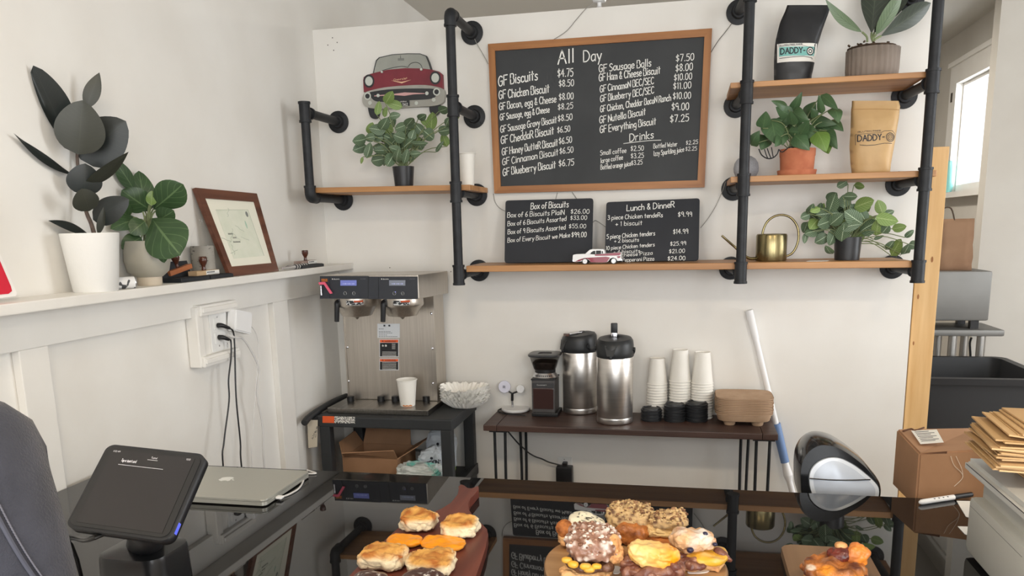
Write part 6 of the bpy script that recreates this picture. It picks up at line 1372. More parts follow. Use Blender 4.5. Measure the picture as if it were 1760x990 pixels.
# the fanned pile of flat kraft bags
KF = [mat('kraft_bag_a', S(206, 170, 122), .7, c2=S(196, 160, 112), ns=5, bump=.15, bs=20), mat('kraft_bag_b', S(196, 160, 112), .7, c2=S(186, 150, 104), ns=5, bump=.15, bs=20), mat('kraft_bag_c', S(214, 180, 134), .7, c2=S(206, 170, 122), ns=5, bump=.15, bs=20)]
rn = random.Random(21)
NB = 26
for i in range(NB):
    u = i/(NB-1)
    z = PTZ+.0008+i*.0036
    low = i < 7
    # left-rear corner moves out to the left for the middle of the pile
    ang = radians(-4+rn.uniform(-3, 3) + (8 if low else 0)); L_, W_ = .30, .165
    cx_ = (.565 if low else .505+.012*rn.random()-.012*sin(pi*u)) + (.10*max(0, u-.8)*2.2 if u > .8 else 0)
    cyb = 1.44+(-.055 if low else 0)+rn.uniform(-.008, .008)+.01*u
    R = Matrix.Rotation(ang, 3, 'Z'); b = B(); nx = 8
    curl = 0 if low else .012*(1-u)*0+rn.uniform(.0, .006)+.010*max(0, u-.35)
    for layer in (0, 1):
        pass
    rows = []
    for a in range(nx+1):
        s = a/nx; row = []
        for c_ in (0, .5, 1):
            x = s*L_; y = (c_-.5)*W_; zz = curl*(1-s)**2*(1.0+.3*sin(6*s+i))-.0*s
            p = Vector((cx_, cyb, z))+R @ Vector((x, y, zz)); row.append(p)
        rows.append(row)
    G = [[b.verts.new(p) for p in r] for r in rows]; G2 = [[b.verts.new(p+Vector((0, 0, .0026))) for p in r] for r in rows]
    for a in range(nx):
        for c_ in range(2):
            b.faces.new((G[a][c_], G[a+1][c_], G[a+1][c_+1], G[a][c_+1])); b.faces.new((G2[a][c_], G2[a][c_+1], G2[a+1][c_+1], G2[a+1][c_]))
    for a in range(nx):
        b.faces.new((G[a][0], G2[a][0], G2[a+1][0], G[a+1][0])); b.faces.new((G[a][2], G[a+1][2], G2[a+1][2], G2[a][2]))
    for c_ in range(2):
        b.faces.new((G[0][c_], G[0][c_+1], G2[0][c_+1], G2[0][c_])); b.faces.new((G[nx][c_], G2[nx][c_], G2[nx][c_+1], G[nx][c_+1]))
    ords = ['lowest', 'second from the bottom', 'third from the bottom', 'fourth from the bottom', 'fifth from the bottom', 'sixth from the bottom', 'seventh from the bottom', 'eighth from the bottom', 'ninth from the bottom', 'tenth from the bottom', 'eleventh from the bottom', 'twelfth from the bottom', 'thirteenth from the bottom']
    ordt = ['topmost', 'second from the top', 'third from the top', 'fourth from the top', 'fifth from the top', 'sixth from the top', 'seventh from the top', 'eighth from the top', 'ninth from the top', 'tenth from the top', 'eleventh from the top', 'twelfth from the top', 'thirteenth from the top']
    pos = ords[i] if i < 13 else ordt[NB-1-i]
    obj('paper_bag', b, KF[rn.randrange(3)], None, label='flat kraft paper bag, %s of the fanned pile on the printer' % pos, cat='paper bag', group='flat kraft bags piled on the printer')
# marker and paper slips on the counter
p0, p1 = PZ(1580, 863.5, CTZ+.006), PZ(1655, 852, CTZ+.006); d = (p1-p0).normalized(); L_ = (p1-p0).length
t = thing('marker_pen', 'white marker pen with a black cap lying on the counter beside the printer', 'marker', (p0+p1)/2-Vector((0, 0, .0058)))
b = B(); lathe(b, [(0, 0), (.003, .001), (.0054, .006), (.0058, .012), (.0058, L_*.78), (0, L_*.78)], p0, 20, axis=d, cap=False); mb = obj('barrel', b, WPL, t, smooth=True)
b = B(); lathe(b, [(0, L_*.78), (.0058, L_*.78), (.0054, L_*1.2), (0, L_*1.2)], p0, 20, axis=d, cap=False); obj('cap', b, BPL, t, smooth=True)
b = B()
for i in range(4): q = p0+d*(L_*(.32+.1*i))+Vector((0, -.0035, .0047)); box(b, q, (.005, .002, .0006), Matrix.Rotation(radians(40), 3, 'X'))
obj('print', b, INK, mb)
def slip(pts, label):
    b = B(); prism(b, [PZ(x, y, CTZ+.0004) for x, y in pts], (0, 0, .0006)); obj('paper_slip', b, mat('white_card'), None, label=label, cat='paper')
slip(((1644, 861), (1690, 862), (1695, 900), (1660, 888)), 'white paper sheet poking out from behind the printer next to the marker')
slip(((1646, 905), (1690, 906), (1690, 930), (1658, 918)), 'small white paper corner under the left side of the printer')
# ------------------------------------------------------------------ tablet till, laptop
def quad3d(px, dref):
    """four picture corners TL,TR,BR,BL of a parallelogram; BL depth dref -> 3-D corners"""
    r = [np.array(ray(*p)) for p in px]
    A = np.stack([r[0], -r[1], r[2]], 1); d = np.linalg.solve(A, r[3]*dref)
    return [Vector(EYE+r[0]*d[0]), Vector(EYE+r[1]*d[1]), Vector(EYE+r[2]*d[2]), Vector(EYE+r[3]*dref)]
Q = quad3d([(186, 763), (355, 781), (290, 931), (111, 906)], 1.30)
ex, ey = Q[2]-Q[3], Q[0]-Q[3]; w_, h_ = ex.length, ey.length; ux, uy = ex.normalized(), ey.normalized(); un = ux.cross(uy).normalized()
if un.dot(Vector(EYE)-Q[3]) < 0: un = -un
TP = lambda u, v, o=0: Q[3]+ex*u+ey*v+un*o
cq = TP(.5, .5)
pb = PZ(254, 985, CTZ)
t = thing('tablet_till', 'black tablet till screen tilted on a dark stand at the left of the counter', 'tablet', (cq.x, cq.y, CTZ))
TBK = mat('till_case', S(36, 38, 42), .45); SCR = mat('till_screen', S(34, 32, 35), .06, spec=.6)
RRp = rrect(1, 1, .085, 6); b = B(); prism(b, [TP(.5+x, .5+y*1.0) for x, y in RRp], -un*.016, smooth=True); obj('case', b, TBK, t)
b = B(); prism(b, [TP(.5+x*.955, .5+y*.94, .0004) for x, y in RRp], un*.0006); obj('glass', b, mat('till_bezel', S(24, 25, 28), .08, spec=.6), t)
b = B(); prism(b, [TP(u, v, .0012) for u, v in ((.085, .07), (.915, .07), (.915, .93), (.085, .93))], un*.0003); sc_ = obj('screen', b, SCR, t)
SCT = mat('screen_text', S(210, 208, 212), .5, emit=.35)
b = B()
def tw(text, u0, u1, v, h): write(b, text, TP(u0, v, .0017), TP(u1, v, .0017), h, up=uy, nrm=un, lw=.13)
tw('Tap or insert card', .225, .375, .80, .0055); tw('Total', .50, .56, .872, .0035); tw('11:52 AM', .10, .17, .905, .003); tw('100%', .84, .88, .90, .003) if '%' in GL else tw('100', .84, .88, .90, .003)
for u0, u1, v, q in ((.21, .66, .762, .0012), (.47, .57, .855, .0006)): prism(b, [TP(u0, v, .0016), TP(u1, v, .0016), TP(u1, v+.004, .0016), TP(u0, v+.004, .0016)], un*.0002)
obj('screen_text', b, SCT, sc_)
zb_t = min(p.z for p in Q)
b = B(); c = PZ(254, 1000, CTZ+.0003); c.z = CTZ+.0003; RB = rrect(.128, .115, .03, 6); hb = .064
rings = [[Vector((c.x+x*s, c.y+y*s, c.z+z)) for x, y in RB] for s, z in ((1, 0), (1, .004), (.965, hb-.006), (.94, hb), (.5, hb+.006))]
loft(b, rings, True); obj('stand_base', b, mat('stand_black', S(30, 31, 33), .3), t, smooth=True)
b = B(); tube(b, [c+Vector((0, .0, hb-.014)), c+Vector((.0, .004, hb+.004)), TP(.6, .22, -.045), TP(.6, .34, -.045)], .03, 14, 4); obj('neck', b, TBK, t, smooth=True)
b = B(); prism(b, [TP(1.001, v, -.004+q) for v, q in ((.10, 0), (.22, 0), (.22, -.006), (.10, -.006))], ex.normalized()*.001); obj('blue_light', b, mat('blue_led_strip', S(84, 96, 210), .4, emit=.6), t)
b = B()
for k_ in range(2): tube(b, [TP(.30+.05*k_, .06, -.02), TP(.12, -.02-.02*k_, -.03), PZ(118+4*k_, 921+5*k_, CTZ+.006), PZ(60, 925+8*k_, CTZ+.004)], .003, 8, 5)
obj('cables', b, BPL, t, smooth=True)

t = thing('laptop', 'closed silver laptop with an apple emblem lying behind the tablet till', 'laptop', (-1.058, 1.646, CTZ))
ALM = mat('laptop_aluminium', S(184, 184, 176), .38, .55)
lx0, lx1, ly0, ly1 = -1.212, -.905, 1.535, 1.757
b = B(); prism(b, [Vector(((lx0+lx1)/2+x, (ly0+ly1)/2+y, CTZ+.003)) for x, y in rrect(lx1-lx0, ly1-ly0, .012, 5)], (0, 0, .0085)); obj('base', b, ALM, t)
b = B(); prism(b, [Vector(((lx0+lx1)/2+x, (ly0+ly1)/2+y, CTZ+.0122)) for x, y in rrect(lx1-lx0, ly1-ly0, .012, 5)], (0, 0, .0042)); bmesh.ops.bevel(b, geom=b.edges[:], offset=.001, segments=1, affect='EDGES'); lid = obj('lid', b, ALM, t)
b = B()
for x in (lx0+.03, lx1-.03):
    for y in (ly0+.03, ly1-.03): cyl(b, (x, y, CTZ+.0002), (x, y, CTZ+.0034), .008, seg=12)
obj('feet', b, BPL, t)
ap = PZ(389, 823.5, CTZ+.0166); ap.z = CTZ+.0167; s_ = .0185
def apl(pts): return [ap+Vector((p[1]*s_*1.0, -p[0]*s_, 0)) for p in pts]
body = [(0, .62), (.22, .74), (.5, .78), (.75, .62), (.62, .45), (.56, .2), (.66, -.05), (.84, -.2), (.72, -.5), (.5, -.8), (.3, -.9), (0, -.8), (-.3, -.9), (-.5, -.82), (-.76, -.45), (-.88, 0), (-.82, .42), (-.6, .72), (-.3, .78)]
b = B(); prism(b, smooth_pts(apl(body+body[:1]), 3)[:-1], (0, 0, .0004)); obj('apple_emblem', b, mat('emblem_white', S(226, 228, 224), .35), lid)
b = B(); prism(b, apl([(0, .86), (.06, 1.1), (.25, 1.3), (.36, 1.34), (.34, 1.12), (.2, .93)]), (0, 0, .0004)); obj('apple_leaf', b, mat('emblem_white'), lid)
t2 = thing('laptop_cable', 'white charging cable plugged into the right side of the laptop', 'cable', (lx1+.01, 1.60, CTZ))
b = B(); boxb(b, (lx1+.001, 1.578, CTZ+.004), (lx1+.016, 1.592, CTZ+.010), bev=.002); obj('plug', b, WPL, t2)
b = B(); tube(b, [Vector((lx1+.016, 1.585, CTZ+.007)), PZ(480, 856, CTZ+.003), PZ(500, 848, CTZ+.003), PZ(515, 838, CTZ+.003), PZ(522, 824, CTZ+.003), PZ(521, 815, CTZ+.003), Vector((lx1+.004, 1.78, CTZ+.003)), Vector((lx1-.03, 1.80, CTZ+.003))], .0021, 8, 5); obj('lead', b, mat('white_cord'), t2, smooth=True)

# ------------------------------------------------------------------ serving boards
MAHO = woodmat('red_mahogany', S(122, 66, 52), S(92, 44, 36), .38, axis=1, sc_=2.0); OLIV = woodmat('olive_wood', S(184, 146, 104), S(148, 108, 70), .42, axis=0, sc_=2.4); ACAC = woodmat('worn_brown_board', S(140, 112, 86), S(112, 86, 64), .5, axis=1, sc_=2.0); BARK = mat('board_bark_edge', S(92, 72, 52), .8, c2=S(140, 110, 78), ns=40)
RZ, OZ, SZ = CTZ+.020, CTZ+.026, CTZ+.016
out = [(598, 992), (640, 948), (687.5, 903), (716, 889), (745.5, 880), (761, 874), (775, 864), (788, 850), (790, 841), (788, 835), (792, 831.5), (799, 834), (802, 839), (811, 840), (817, 836), (822.5, 834.5), (823, 842), (815, 850), (807, 857), (803, 866), (806, 876), (814, 888), (827, 899), (837, 908), (839, 918), (835, 940), (826, 968), (817, 992), (792, 1075), (775, 1090), (560, 1085), (545, 1070)]
t = thing('serving_board', 'red mahogany serving board with a wrench-shaped handle carrying the plain biscuits', 'board', PZ(710, 960, CTZ))
b = B(); P = [PZ(x, y, RZ) for x, y in out]; prism(b, [p-Vector((0, 0, .0197)) for p in P], (0, 0, .0197)); bmesh.ops.bevel(b, geom=[e for e in b.edges if abs(e.verts[0].co.z-e.verts[1].co.z) < 1e-5], offset=.002, segments=2, affect='EDGES'); obj('board', b, MAHO, t)
c = Vector((-.078, 1.302, CTZ+.0003))
t = thing('serving_board', 'round olive-wood serving board carrying the filled biscuits', 'board', c)
b = B(); N = 64; rg = lambda r, z: [c+Vector((r*(1+.012*sin(3*a+1)+.008*sin(7*a))*cos(a), r*(1+.012*sin(3*a+1)+.008*sin(7*a))*sin(a), z)) for a in [2*pi*i/N for i in range(N)]]
loft(b, [rg(.150, 0), rg(.155, .004), rg(.156, .022), rg(.153, .0257)], True); o = obj('board', b, OLIV, t, smooth=True)
b = B(); loft(b, [rg(.1555, .003), rg(.1570, .006), rg(.1572, .019), rg(.1560, .0225)], False); obj('bark_edge', b, BARK, t, smooth=True)
t = thing('serving_board', 'small square brown serving board with rounded corners at the right of the counter', 'board', (.25, 1.36, CTZ))
q0, q1 = PZ(1344, 938, SZ), PZ(1489, 948, SZ); b = B(); P = [Vector(((q0.x+q1.x)/2+x, 1.343+y, CTZ+.0003)) for x, y in rrect(q1.x-q0.x+.004, .235, .018, 6)]; prism(b, P, (0, 0, .0157)); bmesh.ops.bevel(b, geom=[e for e in b.edges if abs(e.verts[0].co.z-e.verts[1].co.z) < 1e-5], offset=.002, segments=2, affect='EDGES'); obj('board', b, ACAC, t)

# ------------------------------------------------------------------ biscuits
def lin(c): return Vector(S(*c)[:3])
def mixc(a, b_, f): f = max(0, min(1, f)); return a*(1-f)+b_*f
CRM, GOLD, BRN, DBR = lin((236, 220, 186)), lin((222, 166, 88)), lin((176, 104, 46)), lin((128, 76, 44))
ORN, ORB, CHO, WHT = lin((246, 156, 22)), lin((206, 116, 44)), lin((72, 46, 40)), lin((240, 234, 228))
CAKE = vmat('baked_dough', .62, .35, 260, spec=.35); GLAZ = vmat('glazed_crust', .32, .3, 260, coat=.3); CHEE = vmat('melted_cheese', .34, .12, 160, coat=.15); MEAT = vmat('cooked_meat', .35, .4, 240, coat=.2)
def N1(p, f, s): return noise.noise(Vector((p.x*f+s*3.1, p.y*f-s*1.7, p.z*f+s)))
def FR(p, f, s, o=4): return noise.fractal(Vector((p.x*f+s*3.1, p.y*f-s*1.7, p.z*f+s)), 1.0, 2.0, o)
def lump(p, f, s): return 1-min(1, noise.voronoi(Vector((p.x*f+s*2.3, p.y*f+s, p.z*f-s)))[0][0])
def blob(name, par, c, rx, ry, rz, seed, disp, col, m, ex=.55, sub=5, rot=None, flat=True):
    b = B(); bmesh.ops.create_icosphere(b, subdivisions=sub, radius=1); cl = b.loops.layers.float_color.new('Col'); cc = {}
    for v in b.verts:
        n = v.co.normalized(); q = Vector([math.copysign(abs(a)**ex, a) for a in n]); L_ = max(.001, q.length)
        q = q*(1 if ex > .95 else (n.length/L_)*L_)
        p = Vector((q.x*rx, q.y*ry, q.z*rz)); d = disp(n, p, seed); nn = Vector((n.x/rx, n.y/ry, n.z/rz)).normalized(); p = p+nn*d
        if flat and p.z < -rz: p.z = -rz+(p.z+rz)*.15
        cc[v] = col(n, p, seed, d); v.co = p
    for f in b.faces:
        f.smooth = True
        for lp in f.loops: q = cc[lp.vert]; lp[cl] = (q[0], q[1], q[2], 1)
    for v in b.verts: v.co = (rot @ v.co if rot else v.co)+Vector(c)+Vector((0, 0, rz))
    o = obj(name, b, m, par, smooth=True, auto=False); return o
def d_bis(n, p, s): return .0062*FR(p, 26, s)+.0036*FR(p, 80, s+5, 4)-(.004*max(0, .25-abs(N1(p, 42, s+9)*1.5+(p.z-.004)*30))*4 if abs(n.z) < .75 else 0)
def c_bis(n, p, s, d):
    top = (n.z-.12)*1.9+N1(p, 30, s)*.7+d*45; c = mixc(CRM, GOLD, top); c = mixc(c, BRN, (n.z-.2)*.55+FR(p, 44, s+2)*1.3-.12+d*60); return c*(.93+.12*N1(p, 120, s))
def biscuit(label, cx, yb, wpx, hpx, bz, seed, name='biscuit', disp=d_bis, col=c_bis, m=None, grp=None, ry=1.0, ex=.6, zr=None, cat='biscuit'):
    p = PZ(cx, yb-wpx*.17, bz); k = m_per_px(p); r = wpx*k/2; h = (hpx-wpx*.36)*k/.93 if zr is None else zr
    p.z = bz+.0004; t = thing(name, label, cat, p, grp); blob('crust', t, p, r*.93, r*.93*ry, h/2, seed, disp, col, m or CAKE, ex); return t, p, r, h
biscuit('tall plain golden biscuit at the back left of the red board', 720, 919, 66, 50, RZ, 1)
biscuit('cracked plain golden biscuit at the back right of the red board by its handle', 791.5, 929, 68, 50, RZ, 2)
def c_chd(n, p, s, d):
    c = mixc(GOLD, ORN, (n.z+.15)*3+N1(p, 25, s)*.7+(.3-abs(p.x)*9)); c = mixc(c, BRN, max(0, .1-n.z)*1.3+FR(p, 60, s)*.35+abs(p.x)*6-.12); return c
def d_chd(n, p, s): return .004*FR(p, 24, s)+.0012*FR(p, 80, s, 3)
biscuit('orange cheese-topped biscuit on the left of the red board', 696, 946, 66, 36, RZ, 3, disp=d_chd, col=c_chd, m=CHEE, ex=.72, ry=.8)
biscuit('wide orange cheese-topped biscuit in the middle of the red board', 762, 953, 84, 40, RZ, 4, disp=d_chd, col=c_chd, m=CHEE, ex=.66, ry=.72)
biscuit('large pale plain biscuit at the left edge of the red board', 661, 985, 82, 60, RZ, 5)
biscuit('broad craggy plain biscuit at the right of the red board behind the chocolate one', 743, 992, 90, 56, RZ, 6)
def c_cho(n, p, s, d):
    sp = N1(p, 130, s)+.5*N1(p, 260, s); return mixc(CHO if n.z > -.35 else GOLD, WHT, (sp-.42)*6 if n.z > .3 else 0)
biscuit('chocolate-topped biscuit with white sugar specks at the front left of the red board', 636, 1036, 74, 62, RZ, 7, disp=d_chd, col=c_cho, m=GLAZ, ex=.7)
biscuit('chocolate-topped biscuit with white sugar specks at the front right of the red board', 724, 1034, 78, 64, RZ, 8, disp=d_chd, col=c_cho, m=GLAZ, ex=.7)

# filled biscuits on the round board
TAN, SPOT, GLZ = lin((206, 178, 138)), lin((128, 96, 76)), lin((232, 222, 212)); PNKB = lin((176, 140, 124))
def d_crm(n, p, s): return .009*lump(p, 110, s)+.004*FR(p, 34, s) if n.z > -.35 else .003*FR(p, 40, s)
def c_crm(n, p, s, d): c = mixc(lin((204, 172, 124)), lin((104, 74, 56)), (lump(p, 95, s+4)-.42)*3+N1(p, 120, s)*.5 if n.z > -.2 else 0); return mixc(c, lin((232, 206, 160)), max(0, .1-n.z)*1.6)
def c_glz(n, p, s, d): c = mixc(lin((160, 122, 104)), lin((122, 84, 64)), N1(p, 60, s)+.3); return mixc(c, GLZ, (d-.0045)*240+N1(p, 110, s)*1.4-.25)
def c_bun(n, p, s, d): return mixc(lin((220, 172, 118)), BRN, FR(p, 45, s)*.8+.2-n.z*.2)
def c_fry(n, p, s, d): return mixc(lin((196, 122, 62)), lin((122, 66, 32)), FR(p, 60, s)*.9+.35)
def d_fry(n, p, s): return .005*FR(p, 45, s)+.003*lump(p, 90, s)
def c_egg(n, p, s, d): return mixc(lin((226, 172, 56)), lin((198, 158, 84)), N1(p, 60, s)+.2)
def c_pat(n, p, s, d): return mixc(lin((86, 56, 40)), lin((122, 84, 62)), FR(p, 90, s)+.2)
def c_bac(n, p, s, d): c = mixc(lin((106, 62, 50)), lin((176, 128, 100)), N1(p, 70, s)*1.3+.1); return mixc(c, lin((84, 44, 40)), FR(p, 50, s)-.1)
def c_cre(n, p, s, d):
    sp = N1(p, 210, s)+.3*N1(p, 100, s+3); return mixc(lin((240, 232, 206)), lin((34, 30, 28)), (sp-.3)*8 if n.z > .05 else 0)
def d_sm(n, p, s): return .0025*FR(p, 30, s)
def at_(cx, yb, wpx): p = PZ(cx, yb-wpx*.17, OZ); p.z = OZ+.0004; return p, m_per_px(p)
rx_ = lambda a: Matrix.Rotation(a, 3, 'X'); ryo = lambda a: Matrix.Rotation(a, 3, 'Y')
# seeded cream biscuit (back left)
p, k = at_(1004, 948, 70); t = thing('filled_biscuit', 'cream-topped biscuit with black and white seeds at the back left of the round board', 'biscuit', p)
blob('bun_bottom', t, p+Vector((-.012, 0, 0)), 33*k, 30*k, 15*k, 11, d_bis, c_bun, CAKE, .65); blob('bun_top', t, p+Vector((.004, .006, .026)), 32*k, 28*k, 13*k, 12, d_sm, c_cre, GLAZ, .8, rot=ryo(.28))
blob('fried_edge', t, p+Vector((-.030, -.012, .006)), 14*k, 12*k, 20*k, 13, d_fry, c_fry, CAKE, .8, rot=ryo(-.3))
# glazed crumble sandwich (front left)
p, k = at_(1008, 1008, 84); t = thing('filled_biscuit', 'glazed crumble biscuit with egg and sausage patty at the left of the round board', 'biscuit', p)
blob('bun_bottom', t, p, 42*k, 38*k, 13*k, 21, d_bis, c_bun, CAKE, .6); blob('patty', t, p+Vector((.008, 0, .026)), 40*k, 36*k, 7*k, 22, d_fry, c_pat, MEAT, .6, rot=rx_(.1))
for i, (x, y, z) in enumerate(((-.028, -.036, .040), (-.016, -.043, .037), (.010, -.046, .032), (.022, -.043, .036), (.004, -.047, .036))): blob('egg', t, p+Vector((x, y, z)), .0085, .006, .005, 30+i, d_sm, c_egg, CHEE, .8, sub=3)
blob('bun_top', t, p+Vector((.010, .004, .040)), 41*k, 38*k, 21*k, 23, d_crm, c_glz, GLAZ, .75, rot=rx_(.22)); blob('bun_flap', t, p+Vector((.046, -.004, .030)), 15*k, 20*k, 24*k, 24, d_bis, c_bun, CAKE, .75, rot=ryo(-.5))
# cinnamon crumble, back middle, with fried chicken
p, k = at_(1082, 936, 72); t = thing('filled_biscuit', 'brown-spotted crumble biscuit with fried chicken at the back of the round board', 'biscuit', p)
blob('bun_bottom', t, p, 30*k, 28*k, 9*k, 41, d_bis, c_bun, CAKE, .65); blob('fried_chicken', t, p+Vector((.006, -.032, .002)), 27*k, 16*k, 17*k, 42, d_fry, c_fry, MEAT, .7); blob('bun_top', t, p+Vector((0, .008, .020)), 36*k, 33*k, 17*k, 43, d_crm, c_crm, CAKE, .75)
# crumble, back right
p, k = at_(1142, 944, 60); t = thing('filled_biscuit', 'small streusel-topped golden biscuit between the cinnamon and the blueberry biscuits', 'biscuit', p)
blob('bun_bottom', t, p, 31*k, 28*k, 9*k, 51, d_fry, c_fry, CAKE, .65); blob('bun_middle', t, p+Vector((0, 0, .018)), 29*k, 27*k, 9*k, 52, d_bis, lambda n, q, s, d: mixc(lin((232, 200, 142)), GOLD, N1(q, 40, s)), CAKE, .65); blob('bun_top', t, p+Vector((.006, .002, .032)), 29*k, 26*k, 11*k, 53, d_crm, c_crm, CAKE, .8)
# blueberry sandwich, right
p, k = at_(1202, 983, 78); t = thing('filled_biscuit', 'blueberry biscuit with white icing over egg and bacon at the right of the round board', 'biscuit', p)
blob('bun_bottom', t, p, 40*k, 34*k, 8*k, 61, d_bis, c_bun, CAKE, .65); blob('egg', t, p+Vector((.010, -.006, .012)), 36*k, 34*k, 9*k, 62, d_chd, lambda n, q, s, d: mixc(c_egg(n, q, s, d), lin((232, 210, 170)), N1(q, 45, s)*1.2), CHEE, .7)
for i, (x, y, z, a) in enumerate(((-.034, -.022, .016, .3), (-.022, -.034, .012, -.2), (.040, -.010, .016, .5), (-.006, -.040, .008, .1))): blob('bacon', t, p+Vector((x, y, z)), .016, .007, .006, 63+i, d_fry, c_bac, MEAT, .8, sub=4, rot=ryo(a))
def c_blu(n, q, s, d): c = mixc(lin((222, 176, 130)), GLZ, N1(q, 38, s)*1.6+.25); return mixc(c, lin((170, 104, 84)), N1(q, 55, s+6)*1.2-.2)
tp = blob('bun_top', t, p+Vector((-.012, .002, .026)), 38*k, 33*k, 17*k, 68, d_bis, c_blu, GLAZ, .72)
for x, y, z, r in ((-.014, -.034, .040, .0062), (.010, -.012, .0625, .005), (.026, -.024, .05, .0045)): blob('blueberry', tp, p+Vector((x-.002, y, z-.006)), r, r*.8, r*.8, 70, d_sm, lambda n, q, s, d: lin((44, 40, 66)), GLAZ, 1, sub=3)
# cheese sandwich, front
p, k = at_(1120, 1020, 92); t = thing('filled_biscuit', 'cheese-covered biscuit stuffed with brown meat at the front of the round board', 'biscuit', p)
blob('bun_bottom', t, p+Vector((-.01, -.004, 0)), 40*k, 36*k, 12*k, 81, d_bis, lambda n, q, s, d: mixc(lin((238, 196, 110)), GOLD, N1(q, 40, s)), CAKE, .65)
for i in range(12):
    a = random.uniform(pi, 2*pi); r = random.uniform(.7, 1.12); blob('meat', t, p+Vector((46*k*r*cos(a), 30*k*r*sin(a), .020+random.uniform(-.004, .010))), random.uniform(.012, .018), .010, .007, 90+i, d_fry, c_bac, MEAT, .75, sub=4, rot=ryo(random.uniform(-.6, .6)))
blob('filling', t, p+Vector((0, 0, .022)), 43*k, 36*k, 9*k, 83, d_fry, c_bac, MEAT, .65)
blob('bun_top', t, p+Vector((.002, .002, .036)), 40*k, 34*k, 17*k, 82, d_bis, lambda n, q, s, d: mixc(mixc(lin((232, 178, 92)), lin((244, 214, 150)), N1(q, 35, s)+.3), ORN, (q.x*22+.1+N1(q, 50, s)*.9-n.z*.2)), CHEE, .7, rot=ryo(.12))
# loose streusel crumbs stuck on three of the biscuit tops
from mathutils.bvhtree import BVHTree
def crumbs(par, top, n, seed, cols, r0=.0016, r1=.0042):
    rn = random.Random(seed); me = top.data; off = Vector(par.location)
    bv = BVHTree.FromPolygons([tuple(v.co+off) for v in me.vertices], [tuple(q.vertices) for q in me.polygons])
    xs = [v.co+off for v in me.vertices]; cx, cy = sum(v.x for v in xs)/len(xs), sum(v.y for v in xs)/len(xs); R = max(abs(v.x-cx) for v in xs)*.96; zt = max(v.z for v in xs)
    b = B(); cl = b.loops.layers.float_color.new('Col')
    for i in range(n):
        a, r = rn.uniform(0, 6.283), R*sqrt(rn.random()); h = bv.ray_cast(Vector((cx+r*cos(a), cy+r*sin(a), zt+.05)), Vector((0, 0, -1)))
        if h[0] is None: continue
        q = bmesh.ops.create_icosphere(b, subdivisions=1, radius=rn.uniform(r0, r1)); c = rn.choice(cols)
        Mx = Matrix.Translation(h[0]+h[1]*.0006) @ Matrix.Rotation(rn.uniform(0, 3), 4, 'X') @ Matrix.Diagonal((1, rn.uniform(.6, 1), rn.uniform(.5, .9), 1)); bmesh.ops.transform(b, matrix=Mx, verts=q['verts'])
        for f in set(f for v in q['verts'] for f in v.link_faces):
            for lp in f.loops: lp[cl] = (c[0], c[1], c[2], 1)
    obj('crumb_topping', b, CAKE, par, smooth=True, auto=False, kind='stuff')
for t_ in [o for o in COL.objects if o.name.startswith('filled_biscuit')]:
    tops = [c_ for c_ in t_.children if c_.name.startswith('bun_top')]
    if 'glazed crumble' in t_['label']: crumbs(t_, tops[0], 150, 5, [lin((150, 112, 92)), lin((222, 208, 196)), lin((176, 138, 116)), lin((120, 82, 62))])
    elif 'crumble' in t_['label'] or 'streusel' in t_['label']: crumbs(t_, tops[0], 130, 6, [lin((206, 176, 128)), lin((150, 112, 80)), lin((188, 154, 106)), lin((112, 80, 58))])
# icing drips on the round board
for pts, lab in ((((1052, 975), (1062, 974), (1068, 979), (1064, 986), (1054, 986), (1050, 980)), 'white icing puddle left of the cheese-covered biscuit on the round board'), (((1184, 980), (1200, 978), (1219, 977), (1216, 984), (1196, 986), (1182, 985)), 'white icing streak in front of the blueberry biscuit on the round board')):
    b = B(); P = smooth_pts([PZ(x, y, OZ) for x, y in pts+pts[:1]], 3)[:-1]; prism(b, P, (0, 0, .0014)); obj('icing_drip', b, mat('white_icing', S(232, 226, 220), .3), None, label=lab, cat='icing')
# loaded toast on the square board
p = PZ(1432, 1012, SZ); p.z = SZ+.0004; k = m_per_px(p)
t = thing('loaded_biscuit', 'cheesy pulled-meat loaded biscuit heaped on the small square board', 'biscuit', p)
blob('base_bun', t, p, 48*k, 44*k, 14*k, 101, d_bis, c_bun, CAKE, .65)
def c_mix(n, q, s, d):
    v = N1(q, 48, s); c = mixc(lin((182, 112, 54)), lin((92, 50, 36)), v*1.8+.35); c = mixc(c, lin((224, 140, 44)), (N1(q, 36, s+8)-.12)*4); return mixc(c, lin((206, 186, 166)), (N1(q, 60, s+15)-.3)*4)
blob('topping', t, p+Vector((0, 0, .018)), 46*k, 42*k, 15*k, 102, lambda n, q, s: .008*FR(q, 40, s)+.004*lump(q, 80, s), c_mix, MEAT, .75)
blob('meat', t, p+Vector((.012, .016, .034)), .017, .015, .015, 103, d_fry, lambda n, q, s, d: mixc(lin((120, 48, 34)), lin((66, 30, 28)), FR(q, 60, s)+.3), GLAZ, .8)
blob('cheese', t, p+Vector((.034, .016, .030)), .016, .013, .020, 104, d_fry, lambda n, q, s, d: mixc(lin((222, 136, 50)), lin((186, 112, 70)), N1(q, 50, s)+.4), CHEE, .8, rot=ryo(.3)); blob('crust_piece', t, p+Vector((.012, .022, .060)), .009, .008, .005, 105, d_sm, c_bun, CAKE, .8, sub=4)
for i in range(30):
    a, r = random.uniform(0, 6.28), random.uniform(.2, 1.1); blob('meat', t, p+Vector((44*k*r*cos(a), 40*k*r*sin(a), .022+.012*(1-r)+random.uniform(0, .006))), random.uniform(.005, .012), random.uniform(.003, .007), .004, 110+i, d_fry, random.choice([c_bac, c_fry, c_mix]), MEAT, .75, sub=4, rot=Matrix.Rotation(random.uniform(0, 3), 3, 'Z'))
b = B()
